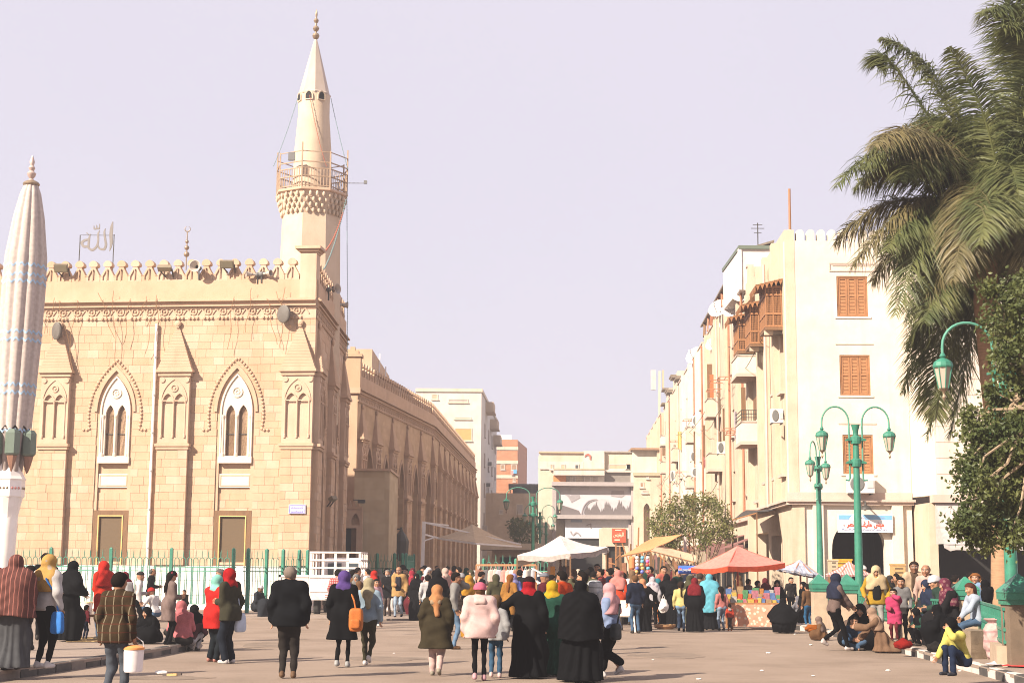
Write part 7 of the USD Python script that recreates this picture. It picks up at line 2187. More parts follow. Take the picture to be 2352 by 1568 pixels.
for k in range(46):
 a, e = rt.uniform(0, 6.28), rt.uniform(.4, 1.3)
 L = rt.uniform(.7, 1.25)
 d = np.array([math.cos(a) * math.cos(e), math.sin(a) * math.cos(e), math.sin(e)])
 s = np.array([-math.sin(a), math.cos(a), 0]) * .014
 p = [g0 + [0, 0, .7] + d * L * t - np.array([0, 0, .35 * L * t * t]) for t in (0, .4, .75, 1)]
 vv = []
 for j, x in enumerate(p):
  w = (1, 1, .7, .05)[j]; vv += [x - s * w, x + s * w]
 pl.part('blade', (np.array(vv), np.array([[0, 1, 3], [0, 3, 2], [2, 3, 5], [2, 5, 4], [4, 5, 7], [4, 7, 6]])), OLV)
pl.part('pot', MB().lathe([(.18, 0), (.24, .5), (.26, .7), (.22, .7)], (g0[0], g0[1], g0[2]), 14), PED)
 # ------------------------------------------------------------------ people: surfaces of smooth-blended tapered limbs, meshed on a grid
def nets(F, org, h):
 """Surface nets of the field F < 0; vectorised."""
 S = F < 0
 nx, ny, nz = F.shape
 c = S[:-1, :-1, :-1].astype(np.int8)
 cnt = sum(S[i:nx - 1 + i, j:ny - 1 + j, k:nz - 1 + k].astype(np.int8) for i in (0, 1) for j in (0, 1) for k in (0, 1))
 act = (cnt > 0) & (cnt < 8)
 idx = np.full(act.shape, -1, np.int64)
 I = np.argwhere(act)
 idx[act] = np.arange(len(I))
 acc = np.zeros((len(I), 3)); n = np.zeros(len(I))
 corners = [(i, j, k) for i in (0, 1) for j in (0, 1) for k in (0, 1)]
 val = {q: F[I[:, 0] + q[0], I[:, 1] + q[1], I[:, 2] + q[2]] for q in corners}
 for a in corners:
  for ax in range(3):
   if a[ax] == 0:
    b = tuple(a[t] + (t == ax) for t in range(3))
    va, vb = val[a], val[b]
    m = (va < 0) != (vb < 0)
    t = np.where(m, va / np.where(m, va - vb, 1), 0)
    p = np.array(a, float)[None, :] + t[:, None] * (np.arange(3) == ax)
    acc[m] += p[m]; n[m] += 1
 V = (I + acc / n[:, None]) * h + org
 out = []
 for ax in range(3):
  u, w = [(1, 2), (2, 0), (0, 1)][ax]
  s0 = [slice(None)] * 3; s1 = [slice(None)] * 3
  s0[ax] = slice(0, -1); s1[ax] = slice(1, None)
  A, B = S[tuple(s0)], S[tuple(s1)]
  E = np.argwhere(A != B)
  ok = (E[:, u] > 0) & (E[:, w] > 0) & (E[:, u] < act.shape[u]) & (E[:, w] < act.shape[w])
  E = E[ok]
  if not len(E): continue
  flip = ~A[E[:, 0], E[:, 1], E[:, 2]]
  q = []
  for du, dw in ((-1, -1), (0, -1), (0, 0), (-1, 0)):
   e = E.copy(); e[:, u] += du; e[:, w] += dw
   q.append(idx[e[:, 0], e[:, 1], e[:, 2]])
  q = np.stack(q, 1)
  q[flip] = q[flip][:, ::-1]
  out += [q[:, [0, 1, 2]], q[:, [0, 2, 3]]]
 return V, np.concatenate(out)
def smin(a, b, k):
 h = np.maximum(k - np.abs(a - b), 0) / k
 return np.minimum(a, b) - h * h * k * .25
class Field:
 """Tapered limbs: (a, b, ra, rb, blend); yscale flattens front to back."""
 def __init__(s): s.p = []
 def limb(s, a, b, ra, rb=None, k=.05, ys=1.0):
  s.p.append((np.array(a, float), np.array(b, float), ra, ra if rb is None else rb, k, ys)); return s
 def mesh(s, h, post=None, pad=.05, zmin=None):
  lo = np.min([np.minimum(a, b) - max(ra, rb) for a, b, ra, rb, _, _ in s.p], 0) - pad
  hi = np.max([np.maximum(a, b) + max(ra, rb) for a, b, ra, rb, _, _ in s.p], 0) + pad
  if zmin is not None: lo[2] = max(lo[2], zmin - 2 * h)
  n = np.ceil((hi - lo) / h).astype(int) + 1
  X = (lo[0] + h * np.arange(n[0])).astype(np.float32)[:, None, None]
  Y = (lo[1] + h * np.arange(n[1])).astype(np.float32)[None, :, None]
  Z = (lo[2] + h * np.arange(n[2])).astype(np.float32)[None, None, :]
  d = None
  for a, b, ra, rb, k, ys in s.p:
   ab = b - a; ab = ab * [1, 1 / ys, 1]; L = float(ab @ ab) or 1e-9
   px, py, pz = X - a[0], (Y - a[1]) / ys, Z - a[2]
   t = np.clip((px * ab[0] + py * ab[1] + pz * ab[2]) / L, 0, 1)
   q = np.sqrt((px - t * ab[0]) ** 2 + (py - t * ab[1]) ** 2 + (pz - t * ab[2]) ** 2) - (ra + (rb - ra) * t)
   d = q if d is None else smin(d, q, k)
  d = np.broadcast_to(d, n).copy() if d.shape != tuple(n) else d
  if post is not None: d = post(d, X, Y, Z)
  d[0], d[-1], d[:, 0], d[:, -1], d[:, :, 0], d[:, :, -1] = 1, 1, 1, 1, 1, 1
  return nets(d, lo, h)
SKIN_M = usdkit.material(stage, '/World/Looks/skin', {'a': ('attribute', {'attribute': 'tone'}), 'p': ('principled_bsdf', {'roughness': .5, 'specular_ior_level': .35, 'subsurface_weight': 0.0})}, [('a.color', 'p.base_color')], surface='p.BSDF')
def vcol_mesh(path, v, f, n_col):
 m = usdkit.mesh(stage, path, (v, f), SKIN_M, True)
 UsdGeom.PrimvarsAPI(m).CreatePrimvar('tone', Sdf.ValueTypeNames.Color3fArray, 'vertex').Set(Vt.Vec3fArray.FromNumpy(np.asarray(n_col, np.float32)))
 return m
def make_head(h):
 F = Field()
 F.limb((0, -.018, .03), (0, -.01, .035), .088, k=.03).limb((0, .02, .045), (0, .03, .01), .072, .066, .04)
 F.limb((0, .035, -.03), (0, .058, -.085), .056, .030, .04).limb((-.035, .01, -.06), (.035, .01, -.06), .038, .038, .04)
 F.limb((0, .088, .02), (0, .112, -.022), .010, .015, .016).limb((-.014, .10, -.028), (.014, .10, -.028), .010, .010, .012)
 F.limb((-.045, .083, .037), (.045, .083, .037), .011, .011, .018).limb((-.018, .088, -.058), (.018, .088, -.058), .010, .010, .012)
 F.limb((0, .072, -.098), (0, .074, -.094), .022, .022, .02)
 for s in (-1, 1):
  F.limb((s * .078, -.012, .012), (s * .076, -.008, -.028), .017, .012, .012).limb((s * .05, .062, -.015), (s * .045, .06, -.02), .024, .022, .03)
 F.limb((0, -.02, -.06), (0, -.03, -.19), .056, .060, .05)
 def post(d, X, Y, Z):
  for s in (-1, 1):
   e = np.sqrt((X - s * .034) ** 2 + (Y - .098) ** 2 + (Z - .014) ** 2) - .018
   d = np.maximum(d, -e)
   d = np.minimum(d, np.sqrt((X - s * .033) ** 2 + (Y - .076) ** 2 + (Z - .014) ** 2) - .0135)
  return d
 v, f = F.mesh(h, post, .03)
 return v, f
HEADS = {'n': make_head(.0095), 'f': make_head(.017)}
def head_tone(v, skin, beard=None):
 c = np.tile(np.array(skin, float), (len(v), 1))
 for s in (-1, 1):
  e = np.linalg.norm((v - [s * .033, .086, .014]) * [1, 1, 1.5], axis=1)
  c[e < .019] = (.32, .28, .25); c[e < .011] = (.03, .02, .015)
  b = (np.abs(v[:, 0] - s * .036) < .024) & (np.abs(v[:, 2] - .040) < .008) & (v[:, 1] > .06)
  c[b] = (.04, .025, .02)
 l = (np.abs(v[:, 0]) < .024) & (np.abs(v[:, 2] + .058) < .010) & (v[:, 1] > .082)
 c[l] = np.array(skin) * [.85, .6, .6]
 if beard is not None:
  m = ((v[:, 2] < -.045) & (v[:, 1] > .0) & ~l & (v[:, 2] > -.14)) | ((np.abs(v[:, 2] + .042) < .007) & (v[:, 1] > .085) & (np.abs(v[:, 0]) < .028))
  c[m] = beard
 return c
def make_hand(curl):
 """A left-right neutral hand pointing down -z, palm facing -x ... thumb towards +y; wrist at the origin."""
 M3 = manifold3d.Manifold
 def hull(*sp):
  return M3.batch_hull([M3.sphere(r, 10).translate(list(map(float, p))) for p, r in sp])
 parts = [hull(((0, -.028, -.02), .016), ((0, .026, -.02), .016), ((0, -.034, -.088), .013), ((0, .034, -.088), .013)), hull(((0, 0, .03), .026), ((0, 0, -.03), .025))]
 for y, L, r in ((.033, .072, .0092), (.011, .080, .0095), (-.012, .074, .0090), (-.034, .058, .0082)):
  p = np.array([0, y, -.088]); a = curl * .6
  for k, fr in enumerate((.45, .32, .26)):
   q = p + np.array([-math.sin(a), (y * .12 if k == 0 else 0) * fr, -math.cos(a)]) * L * fr
   parts.append(hull((p, r * (1 - .08 * k)), (q, r * (.94 - .1 * k))))
   p = q; a += curl
 p = np.array([-.004, .032, -.028])
 for q, r in ((np.array([-.018, .058, -.058]), .012), (np.array([-.026, .064, -.088]), .010)):
  parts.append(hull((p, .013), (q, r))); p = q
 m = manifold3d.Manifold.batch_boolean(parts, manifold3d.OpType.Add)
 v, f = arr(m)
 return v, f
HANDS = {0: make_hand(.35), 1: make_hand(1.15)}
def rot_to(d, yref):
 """Rotation whose local -z goes along d and local +y near yref."""
 z = -np.array(d, float); z /= np.linalg.norm(z)
 y = np.array(yref, float); y = y - z * (y @ z)
 if np.linalg.norm(y) < 1e-4: y = np.array([1.0, 0, 0]) - z * z[0]
 y /= np.linalg.norm(y)
 x = np.cross(y, z)
 return np.stack([x, y, z])
def ik(a, c, l1, l2, pole):
 """Middle joint between a and c (c is pulled in if out of reach)."""
 a, c = np.array(a, float), np.array(c, float)
 d = c - a; L = np.linalg.norm(d)
 if L > (l1 + l2) * .995:
  c = a + d / L * (l1 + l2) * .995; L = (l1 + l2) * .995; d = c - a
 d /= L
 x = (l1 * l1 - l2 * l2 + L * L) / (2 * L)
 h = math.sqrt(max(l1 * l1 - x * x, 0))
 p = np.array(pole, float); p = p - d * (p @ d); p /= max(np.linalg.norm(p), 1e-6)
 return a + d * x + p * h, c
SK = {'l': (.30, .15, .085), 'm': (.22, .105, .058), 'd': (.14, .065, .035)}
n_people = [0]
CN = dict(bk=(.005, .005, .006), ch=(.035, .03, .028), gy=(.20, .19, .18), lg=(.40, .38, .37), wh=(.60, .55, .53), cr=(.56, .46, .36), nv=(.016, .02, .04), jn=(.07, .12, .20), lj=(.25, .32, .42), rd=(.46, .022, .016), cm=(.56, .15, .11), og=(.56, .15, .02),
 mu=(.50, .27, .025), yl=(.62, .50, .17), pk=(.58, .27, .28), pp=(.62, .43, .40), ma=(.13, .018, .025), br=(.15, .075, .035), tn=(.19, .13, .11), be=(.44, .32, .21), ol=(.075, .068, .035), gn=(.018, .06, .042), tq=(.11, .38, .48), mt=(.20, .52, .43), pu=(.10, .055, .21), dn=(.27, .36, .46), wb=(.03, .015, .01), hb=(.012, .008, .006))
def CNV(c): return CN[c] if c in CN else tuple(float(x) for x in c.split(','))
def person(u, vt, foot, hd, spec, lab, z=0.0, group=None, cat='person', H=None):
 """u, vt: where the crown of the head is seen; foot: >=200 the row of the feet in the view (on height z), else the distance.
    hd: heading in degrees, 0 walks away from us, 90 looks left. spec: words 'key=value'."""
 S = dict(q.split('=') if '=' in q else (q, '1') for q in spec.split())
 pose = S.get('p', 'st')
 if foot >= 200:
  g = gnd(u, foot, z); D = g[1]
 else:
  D = foot
 top = at(u, vt, D)
 loc = np.array([top[0], D, z])
 near = D < 37
 h = .019 if D < 30 else (.023 if D < 37 else .031)
 seatz = float(S.get('sz', .45))
 lean = math.radians(float(S.get('ln', 4 if pose == 'st' else (10 if pose == 'sit' else 18))))
 if H is None: H = 1.72 * ((top[2] - z) / 1.72 if pose == 'st' else ((top[2] - z - seatz) / (.08 + .79 * math.cos(lean)) if pose == 'sit' else (top[2] - z) / ({'gr': .13}.get(pose, .30) + .78 * math.cos(lean))))
 H = min(max(H, .6), 1.9)
 k = H / 1.72
 kid = H < 1.38
 hk = (1.28 if H < 1.15 else 1.14) if kid else 1.03
 fat = float(S.get('w', 1.0))
 r = np.random.default_rng(n_people[0] + 100); n_people[0] += 1
 if pose == 'st': pz = .93
 elif pose == 'sit': pz = seatz / k + .09
 elif pose == 'gr': pz = .13
 elif pose == 'cr': pz = .30
 else: pz = .30
 pel = np.array([0, 0, pz])
 cl_, sl_ = math.cos(lean), math.sin(lean)
 T = lambda x, y, zz: pel + np.array([x, y * cl_ + (zz - .93) * sl_, -y * sl_ + (zz - .93) * cl_])
 neck, headc = T(0, .0, 1.47), T(0, .015, 1.60)
 headc = neck + (headc - neck) * (1 + (hk - 1) * .9)
 sh = {s: T(s * .178 * min(fat, 1.12), 0, 1.405) for s in (-1, 1)}
 hip = {s: T(s * .085, 0, .90) for s in (-1, 1)}
 wk = float(S.get('wk', 0))
 ank = {}
 for s in (-1, 1):
  if pose == 'st':
   ph = wk * s
   ank[s] = np.array([s * (.085 if wk else .10), .02 + .27 * ph, .085 + max(-ph, 0) * .10])
   if wk: ank[s][2] += max(-ph - .4, 0) * .12
  elif pose == 'sit': ank[s] = np.array([s * .11, (.40 if seatz > .25 else .36) + .08 * r.uniform(-1, 1), .08])
  elif pose == 'gr': ank[s] = np.array([-s * .10, .26 + .05 * s, .07])
  elif pose == 'cr': ank[s] = np.array([s * .12, .20, .08])
  else: ank[s] = np.array([s * .12, -.28, .07])
 knee = {}
 for s in (-1, 1):
  pole = {'st': (0, 1, 0), 'sit': (0, .6, 1), 'gr': (s * 1.2, .2, .5), 'cr': (s * .3, 1, .6), 'kn': (0, 1, -.1)}[pose]
  knee[s], ank[s] = ik(hip[s], ank[s], .43, .42, pole)
 arms = S.get('a', 'dd')
 wr, el = {}, {}
 for s, c in zip((-1, 1), arms):
  base = sh[s]
  tgt = {'d': base + [s * .07, .03, -.50], 's': base + [s * .05, .17, -.46], 't': base + [s * .06, -.16, -.47], 'f': T(s * .06, .26, 1.14), 'h': headc + [s * .03, .11, -.08], 'e': headc + [s * .10, .06, -.02],
 'c': headc + [s * .07, .24, -.02], 'r': base + [s * .02, .46, -.14], 'o': base + [s * .42, .10, -.22], 'w': base + [s * .22, .12, -.36], 'l': (pel + [s * .06, .30, .16]), 'k': knee[s] + [0, -.03, .10], 'g': base + [-s * .05, .36, -.42], 'p': base + [s * .09, .06, -.40], 'u': base + [s * .12, .30, .05]}[c]
  pole = (s * .5, -.8, -.3) if c in 'dstfprg' else ((s * .9, -.2, -.6) if c in 'hecu' else (s * .8, -.5, -.2))
  el[s], wr[s] = ik(base, tgt, .285, .25, pole)
 yaw = math.radians(float(S.get('hy', 0))); pit = math.radians(float(S.get('hp', 0))) + (0 if pose == 'st' else .2)
 Rh = np.array([[math.cos(yaw), math.sin(yaw), 0], [-math.sin(yaw), math.cos(yaw), 0], [0, 0, 1]])
 Rp = np.array([[1, 0, 0], [0, math.cos(pit), -math.sin(pit)], [0, math.sin(pit), math.cos(pit)]])
 RH = Rp @ Rh
 HP = lambda x, y, zz: headc + (np.array([x, y, zz]) * hk) @ RH
 skin = SK[S.get('sk', 'l')]
 name = 'child' if (kid and cat == 'person' and S.get('kid', '1') == '1') else 'person'
 t = Thing('person', lab, 'child' if name == 'child' else 'person', loc, hd, group)
 sc = lambda v: np.asarray(v) * k
 def put(nm, vf, mat, smooth=True):
  v, f = vf
  p = numbered(t.path, nm)
  return usdkit.mesh(stage, p, (sc(v), f), mat, smooth)
 one = lambda c: tuple(x * (.54 + .24 * min(CNV(c))) for x in CNV(c))
 col = lambda q: one(S[q])
 def torso(F, e=0.0, ys=.66):
  kk = .09
  F.limb(sh[-1] * .9 + sh[1] * .1, sh[1] * .9 + sh[-1] * .1, .072 + e, k=kk)
  F.limb(T(-.075 * fat, .0, 1.27), T(.075 * fat, .0, 1.27), .105 * fat + e, k=kk, ys=ys + .1)
  F.limb(T(-.06 * fat, .0, 1.08), T(.06 * fat, .0, 1.08), .098 * fat + e, k=kk, ys=ys + .12)
  F.limb(T(-.07 * fat, -.01, .94), T(.07 * fat, -.01, .94), .112 * fat + e, k=kk, ys=ys + .18)
  F.limb(T(0, -.005, 1.38), T(0, 0, 1.47), .07 + e * .6, .055 + e * .5, k=kk)
  return F
 def sleeves(F, e, wide=0.0):
  for s in (-1, 1):
   F.limb(sh[s], el[s], .056 + e, .044 + e + wide * .5, .05)
   F.limb(el[s], el[s] + (wr[s] - el[s]) * .93, .043 + e + wide * .5, .033 + e + wide, .03)
  return F
 def folds(amp, fx=26, fz=7, seed=0):
  a, b, c = r.uniform(0, 6, 3)
  def post(d, X, Y, Z):
   return d + amp * np.sin(fx * X + 6 * np.sin(2.3 * Z + a) + b) * np.sin(fz * Z + 3 * Y + c) + amp * .6 * np.sin(fx * 1.2 * Y + 4 * Z + a)
  return post
 def cut(z0, base=None, slope=0.0):
  def post(d, X, Y, Z):
   if base is not None: d = base(d, X, Y, Z)
   return np.maximum(d, (z0 + slope * Y) - Z)
  return post
 pat = lambda q: (lambda z_: (z_[0], one(z_[1]), float(z_[2]), float(z_[3]) if len(z_) > 3 else .25, *([one(z_[4])] if len(z_) > 4 else [])))(S[q].split('/')) if q in S else None
 flare = float(S.get('fl', 1.0))
 dress = S.get('dress')
 if dress:                                        # abaya or robe to the ground
  F = torso(Field(), .03); sleeves(F, .016, .035)
  zb = .03
  for s in (-1, 1):
   F.limb(hip[s] + [0, 0, .0], knee[s], .135 * fat, .135 * fat * flare, .16, 1.0)
   F.limb(knee[s], ank[s] * [1.15, 1, 1] - [0, 0, .05], .135 * fat * flare, .15 * flare * fat, .18)
  F.limb((knee[-1] + knee[1]) / 2, (ank[-1] + ank[1]) / 2, .14 * flare, .16 * flare, .2)
  a1 = r.uniform(0, 6)
  def post(d, X, Y, Z):
   w = np.clip((1.0 - Z) / .8, 0, 1) if pose == 'st' else .5
   an = np.arctan2(Y - .0, X)
   d = d + w * .024 * np.sin(9 * an + 2.2 * np.sin(2.0 * Z + a1)) + .006 * np.sin(24 * X + 9 * Z + a1)
   return np.maximum(d, zb - Z)
  put('robe', F.mesh(h, post, .06, 0), cloth(col('dress'), pat('pat')))
 else:
  tl = float(S.get('tl', .86))
  tt = float(S.get('tt', .014))
  F = torso(Field(), tt)
  if S.get('sl', '1') != '0': sleeves(F, tt * .9 + .004)
  if tl < .84 and pose == 'st':
   fl2 = float(S.get('cf', 1.0))
   F.limb(T(-.075, 0, .92), np.array([-.10 * fl2, -.0 + (ank[-1][1]) * .2, tl]), .115 * fat + tt, (.12 * fat + tt) * fl2, .12, .9).limb(T(.075, 0, .92), np.array([.10 * fl2, .0 + (ank[1][1]) * .2, tl]), .115 * fat + tt, (.12 * fat + tt) * fl2, .12, .9)
  elif tl < .84:
   for s in (-1, 1): F.limb(hip[s], hip[s] * .45 + knee[s] * .55, .115 * fat + tt, .105 + tt, .08)
  z0 = tl if pose == 'st' else (pz - .06)
  base = folds(.010 if tt < .03 else .010, 26 if tt < .03 else 12, 9 if tt < .03 else 24)
  zc = z0 if pose == 'st' else -9
  put('coat' if tl < .8 else ('jacket' if tt > .018 else 'shirt'), F.mesh(h, cut(zc, base), .05), cloth(col('top'), pat('pat')))
  if 'in' in S:                              # what an open jacket shows in front
   v_, f_ = Field().limb(T(-.05, .06, 1.36), T(-.04, .085, .98), .055, .06, .05).limb(T(.05, .06, 1.36), T(.04, .085, .98), .055, .06, .05).mesh(h, cut(tl + .03), .04)
   put('vest', (v_ + [0, tt + .004, 0], f_), cloth(col('in')))
  if 'hem' in S:
   F2 = torso(Field(), tt - .004)
   put('shirt_tail', F2.mesh(h, lambda d, X, Y, Z: np.maximum(np.maximum(d, tl - .07 - Z), Z - tl - .03), .05), cloth(col('hem')))
  if 'skirt' in S:
   F = Field()
   for s in (-1, 1):
    F.limb(hip[s], knee[s], .125 * fat, .125 * fat * flare, .15).limb(knee[s], ank[s] - [0, 0, .04], .125 * fat * flare, .15 * fat * flare, .16)
   a1 = r.uniform(0, 6)
   put('skirt', F.mesh(h, lambda d, X, Y, Z: np.maximum(d + .013 * np.sin(9 * np.arctan2(Y, X) + 2 * np.sin(2 * Z + a1)) * np.clip(1.1 - Z, 0, 1), .03 - Z), .06, 0), cloth(col('skirt')))
  elif 'leg' in S:
   F = Field().limb(hip[-1], hip[1], .118 * fat, k=.06, ys=.9)
   lw = float(S.get('lw', 1.0))
   for s in (-1, 1):
    F.limb(hip[s], knee[s], .088 * fat * lw ** .5, .060 * lw, .05).limb(knee[s], ank[s] + [0, 0, float(S.get('lc', 0))], .059 * lw, .046 * lw, .04)
   base = folds(.008, 9, 30)
   put('trousers', F.mesh(h, base, .05), cloth(col('leg'), pat('lpat')))
 for s in (-1, 1):
  if dress and pose == 'st' and 'shoe' not in S: continue
  a = ank[s]
  dn = np.array([0, .0, -.045])
  back = 1 if (wk * s < -.4 and pose == 'st') else 0
  fw = np.array([0, .125, -.05]) if not back else np.array([0, .085, -.105])
  if pose == 'kn': fw = np.array([0, -.12, -.02])
  if pose == 'gr': fw = np.array([-s * .12, .04, -.02])
  F = Field().limb(a + [0, -.035, -.045], a + fw, .042, .036, .03).limb(a + [0, -.01, .0], a + [0, .02, -.04], .042, .04, .03)
  put('shoe', F.mesh(h * .85, cut(max(a[2] - .087, .0) if not back else -1), .03), cloth(col('shoe') if 'shoe' in S else (.03, .025, .022), None, .5))
 F = Field()
 F.limb(sh[-1], sh[1], .045, k=.05).limb(T(0, .01, 1.3), T(0, .01, .97), .07, .07, .06, .8).limb(neck - [0, 0, .04], HP(0, -.02, -.06), .052, .05, .04)
 for s in (-1, 1):
  F.limb(sh[s], el[s], .045, .036, .04).limb(el[s], wr[s], .036, .026, .03).limb(hip[s], knee[s], .055, .036, .03).limb(knee[s], ank[s], .036, .031, .03).limb(ank[s], ank[s] + [0, .09, -.05], .03, .024, .03)
 bv, bf = F.mesh(max(h, .025) * 1.25, None, .04)
 V, Fc, Cc = [bv], [bf], [np.tile(skin, (len(bv), 1))]
 hv, hf = HEADS['n' if near else 'f']
 n0 = len(bv)
 beard = tuple(float(x) for x in S['beard'].split(',')) if 'beard' in S else None
 V.append(headc + (hv * hk) @ RH); Fc.append(hf + n0); Cc.append(head_tone(hv, skin, beard)); n0 += len(hv)
 for s, c in zip((-1, 1), arms):
  gv, gf = HANDS[1 if c in 'hecdk' and 'grip' in S else 0]
  gv = gv * [(-s if s < 0 else -s) * 1.0, 1, 1]
  d = wr[s] - el[s]
  R_ = rot_to(d, (0, 1, .2) if abs(d[2]) > .5 * np.linalg.norm(d) else (-s * .4, .3, 1))
  V.append(wr[s] + (gv * (.96 if not kid else .9)) @ R_); Fc.append((gf if -s > 0 else gf[:, ::-1]) + n0); Cc.append(np.tile(np.array(skin) * 1.04, (len(gv), 1))); n0 += len(gv)
 vcol_mesh(f'{t.path}/body', sc(np.concatenate(V)), np.concatenate(Fc), np.concatenate(Cc))
 hh = h * .72
 def headF(e, F=None):
  F = F or Field()
  return F.limb(HP(0, -.022, .028), HP(0, -.008, .035), .090 * hk + e, k=.04).limb(HP(0, .015, .04), HP(0, .03, .0), .075 * hk + e, .07 * hk + e, .05)
 inv = lambda X, Y, Z: [((X - headc[0]) * RH[i][0] + (Y - headc[1]) * RH[i][1] + (Z - headc[2]) * RH[i][2]) / hk for i in range(3)]
 if 'hj' in S:
  dr = S.get('dr', '0')
  F = headF(.017)
  F.limb(HP(0, -.02, -.05), neck + [0, -.01, .0], .075, .095, .07).limb(HP(0, .03, -.09), T(0, .05, 1.40), .055, .07, .06)
  if dr != 'x':
   F.limb(T(-.09, -.01, 1.425), T(.09, -.01, 1.425), .088, k=.08)
  zc = -9
  if dr == '1':                               # covers shoulders and chest
   F.limb(T(-.13, 0, 1.40), T(.13, 0, 1.40), .105, k=.10).limb(T(-.10, 0, 1.22), T(.10, 0, 1.22), .15 * fat, k=.14, ys=.85); zc = T(0, 0, 1.17)[2]
  elif dr == '2':                             # long cape
   zc = float(S.get('dz', .80)) if pose == 'st' else pz + .02
   F.limb(T(-.15, 0, 1.38), T(.15, 0, 1.38), .11, k=.12)
   for s in (-1, 1):
    F.limb(sh[s], el[s], .085, .095, .12).limb(el[s], wr[s], .095, .09, .10)
   F.limb(T(-.10, 0, 1.2), np.array([-.13, .0, zc]), .17 * fat, .20 * fat, .2).limb(T(.10, 0, 1.2), np.array([.13, 0, zc]), .17 * fat, .20 * fat, .2)
  elif dr == '3':                             # tail hanging down the back
   F.limb(T(-.0, -.085, 1.44), T(.03, -.125, 1.16), .075, .05, .12)
  a1 = r.uniform(0, 6)
  nq = 'nq' in S
  def post(d, X, Y, Z):
   x, y, zz = inv(X, Y, Z)
   d = d + .005 * np.sin(34 * zz + 16 * np.abs(x) * 2 + 9 * y + a1) * np.clip(.10 - zz, 0, .1) / .1 + (.010 if dr in '12' else .004) * np.sin(18 * X + 4 * np.sin(3 * Z + a1)) * np.clip((headc[2] - .15 - Z) * 4, 0, 1)
   if nq: e = np.sqrt((x / .05) ** 2 + ((y - .135) / .06) ** 2 + ((zz - .018) / .022) ** 2) - 1
   else: e = np.sqrt((x / .060) ** 2 + ((y - .125) / .072) ** 2 + ((zz + .022) / .088) ** 2) - 1
   d = np.maximum(d, -e * .05)
   return np.maximum(d, zc - Z + (.02 * np.sin(9 * X + a1) if dr == '2' else 0))
  put('headscarf', F.mesh(hh if dr not in '12' else h * .85, post, .05), cloth(col('hj'), pat('hpat')))
 if 'hair' in S:
  ln_ = S.get('hl', 's')
  F = headF(.014 if ln_ == 's' else .022)
  if ln_ == 'l': F.limb(HP(0, -.05, -.02), T(0, -.09, 1.36), .075, .06, .05).limb(T(0, -.09, 1.36), T(0, -.115, 1.22), .07, .035, .04)
  elif ln_ == 'p': F.limb(HP(0, -.09, .05), HP(0, -.125, .03), .035, .03, .03).limb(HP(0, -.125, .03), T(.0, -.135, 1.24), .035, .022, .03)
  elif ln_ == 'b': F.limb(HP(0, -.09, .07), HP(0, -.10, .07), .045, k=.03)
  elif ln_ == 'c': F.limb(HP(-.05, -.04, .03), HP(.05, -.04, .03), .095, k=.05).limb(HP(-.05, -.04, -.05), HP(.05, -.04, -.05), .07, k=.05)
  a1 = r.uniform(0, 6)
  def post(d, X, Y, Z):
   x, y, zz = inv(X, Y, Z)
   d = d + .004 * np.sin(60 * x + 40 * zz + a1) * np.sin(50 * y + a1)
   k1 = .030 + .38 * (y + .03) - zz
   k2 = np.maximum(y + .032, -.075 - zz) if ln_ in 's' else np.maximum(y + .02, -9 - zz)
   if 'bald' in S: k1 = np.maximum(k1, np.maximum(zz - .062, 0) * 2 + (y + .0))
   return np.maximum(d, np.minimum(k1, k2))
  put('hair', F.mesh(hh, post, .04), cloth(col('hair')))
 if 'hat' in S:
  kind = S.get('hk', 'cap')
  F = headF(.020 if kind == 'cap' else .026)
  if kind == 'cap' and 'brim' in S: F.limb(HP(-.045, .10, .055), HP(.045, .10, .055), .012, k=.012).limb(HP(-.03, .145, .045), HP(.03, .145, .045), .010, k=.03)
  lim = .045 if kind == 'cap' else .02
  if kind == 'hood':
   F.limb(HP(0, -.03, -.05), T(0, -.04, 1.42), .095, .11, .08); lim = -9
  def post(d, X, Y, Z):
   x, y, zz = inv(X, Y, Z)
   d = np.maximum(d, (lim - .12 * np.minimum(y, 0) * 0) - zz)
   if kind == 'hood':
    e = np.sqrt((x / .065) ** 2 + ((y - .13) / .09) ** 2 + ((zz + .01) / .10) ** 2) - 1
    d = np.maximum(d, -e * .05)
   return d
  put({'cap': 'cap', 'bn': 'beanie', 'hood': 'hood'}[kind], F.mesh(hh, post, .04), cloth(col('hat'), pat('kpat')))
 if 'hoodback' in S:
  put('hood', Field().limb(T(-.06, -.115, 1.40), T(.06, -.115, 1.40), .055, k=.05).limb(T(-.07, -.06, 1.45), T(.07, -.06, 1.45), .05, k=.05).mesh(hh, None, .03), cloth(col('hoodback')))
 if 'scarf' in S:
  put('scarf', Field().limb(T(-.05, .02, 1.46), T(.05, .02, 1.46), .068, k=.05).limb(T(.03, .09, 1.44), T(.05, .13, 1.12), .04, .03, .04).limb(T(-.04, .09, 1.44), T(-.03, .13, 1.2), .04, .03, .04).mesh(hh, None, .03), cloth(col('scarf')))
 t.k, t.T, t.wr, t.sh, t.hd, t.knee = k, T, wr, sh, hd, knee
 t.W = lambda p: loc + (np.array(p) * k) @ np.array([[math.cos(math.radians(hd)), math.sin(math.radians(hd)), 0], [-math.sin(math.radians(hd)), math.cos(math.radians(hd)), 0], [0, 0, 1]])
 return t
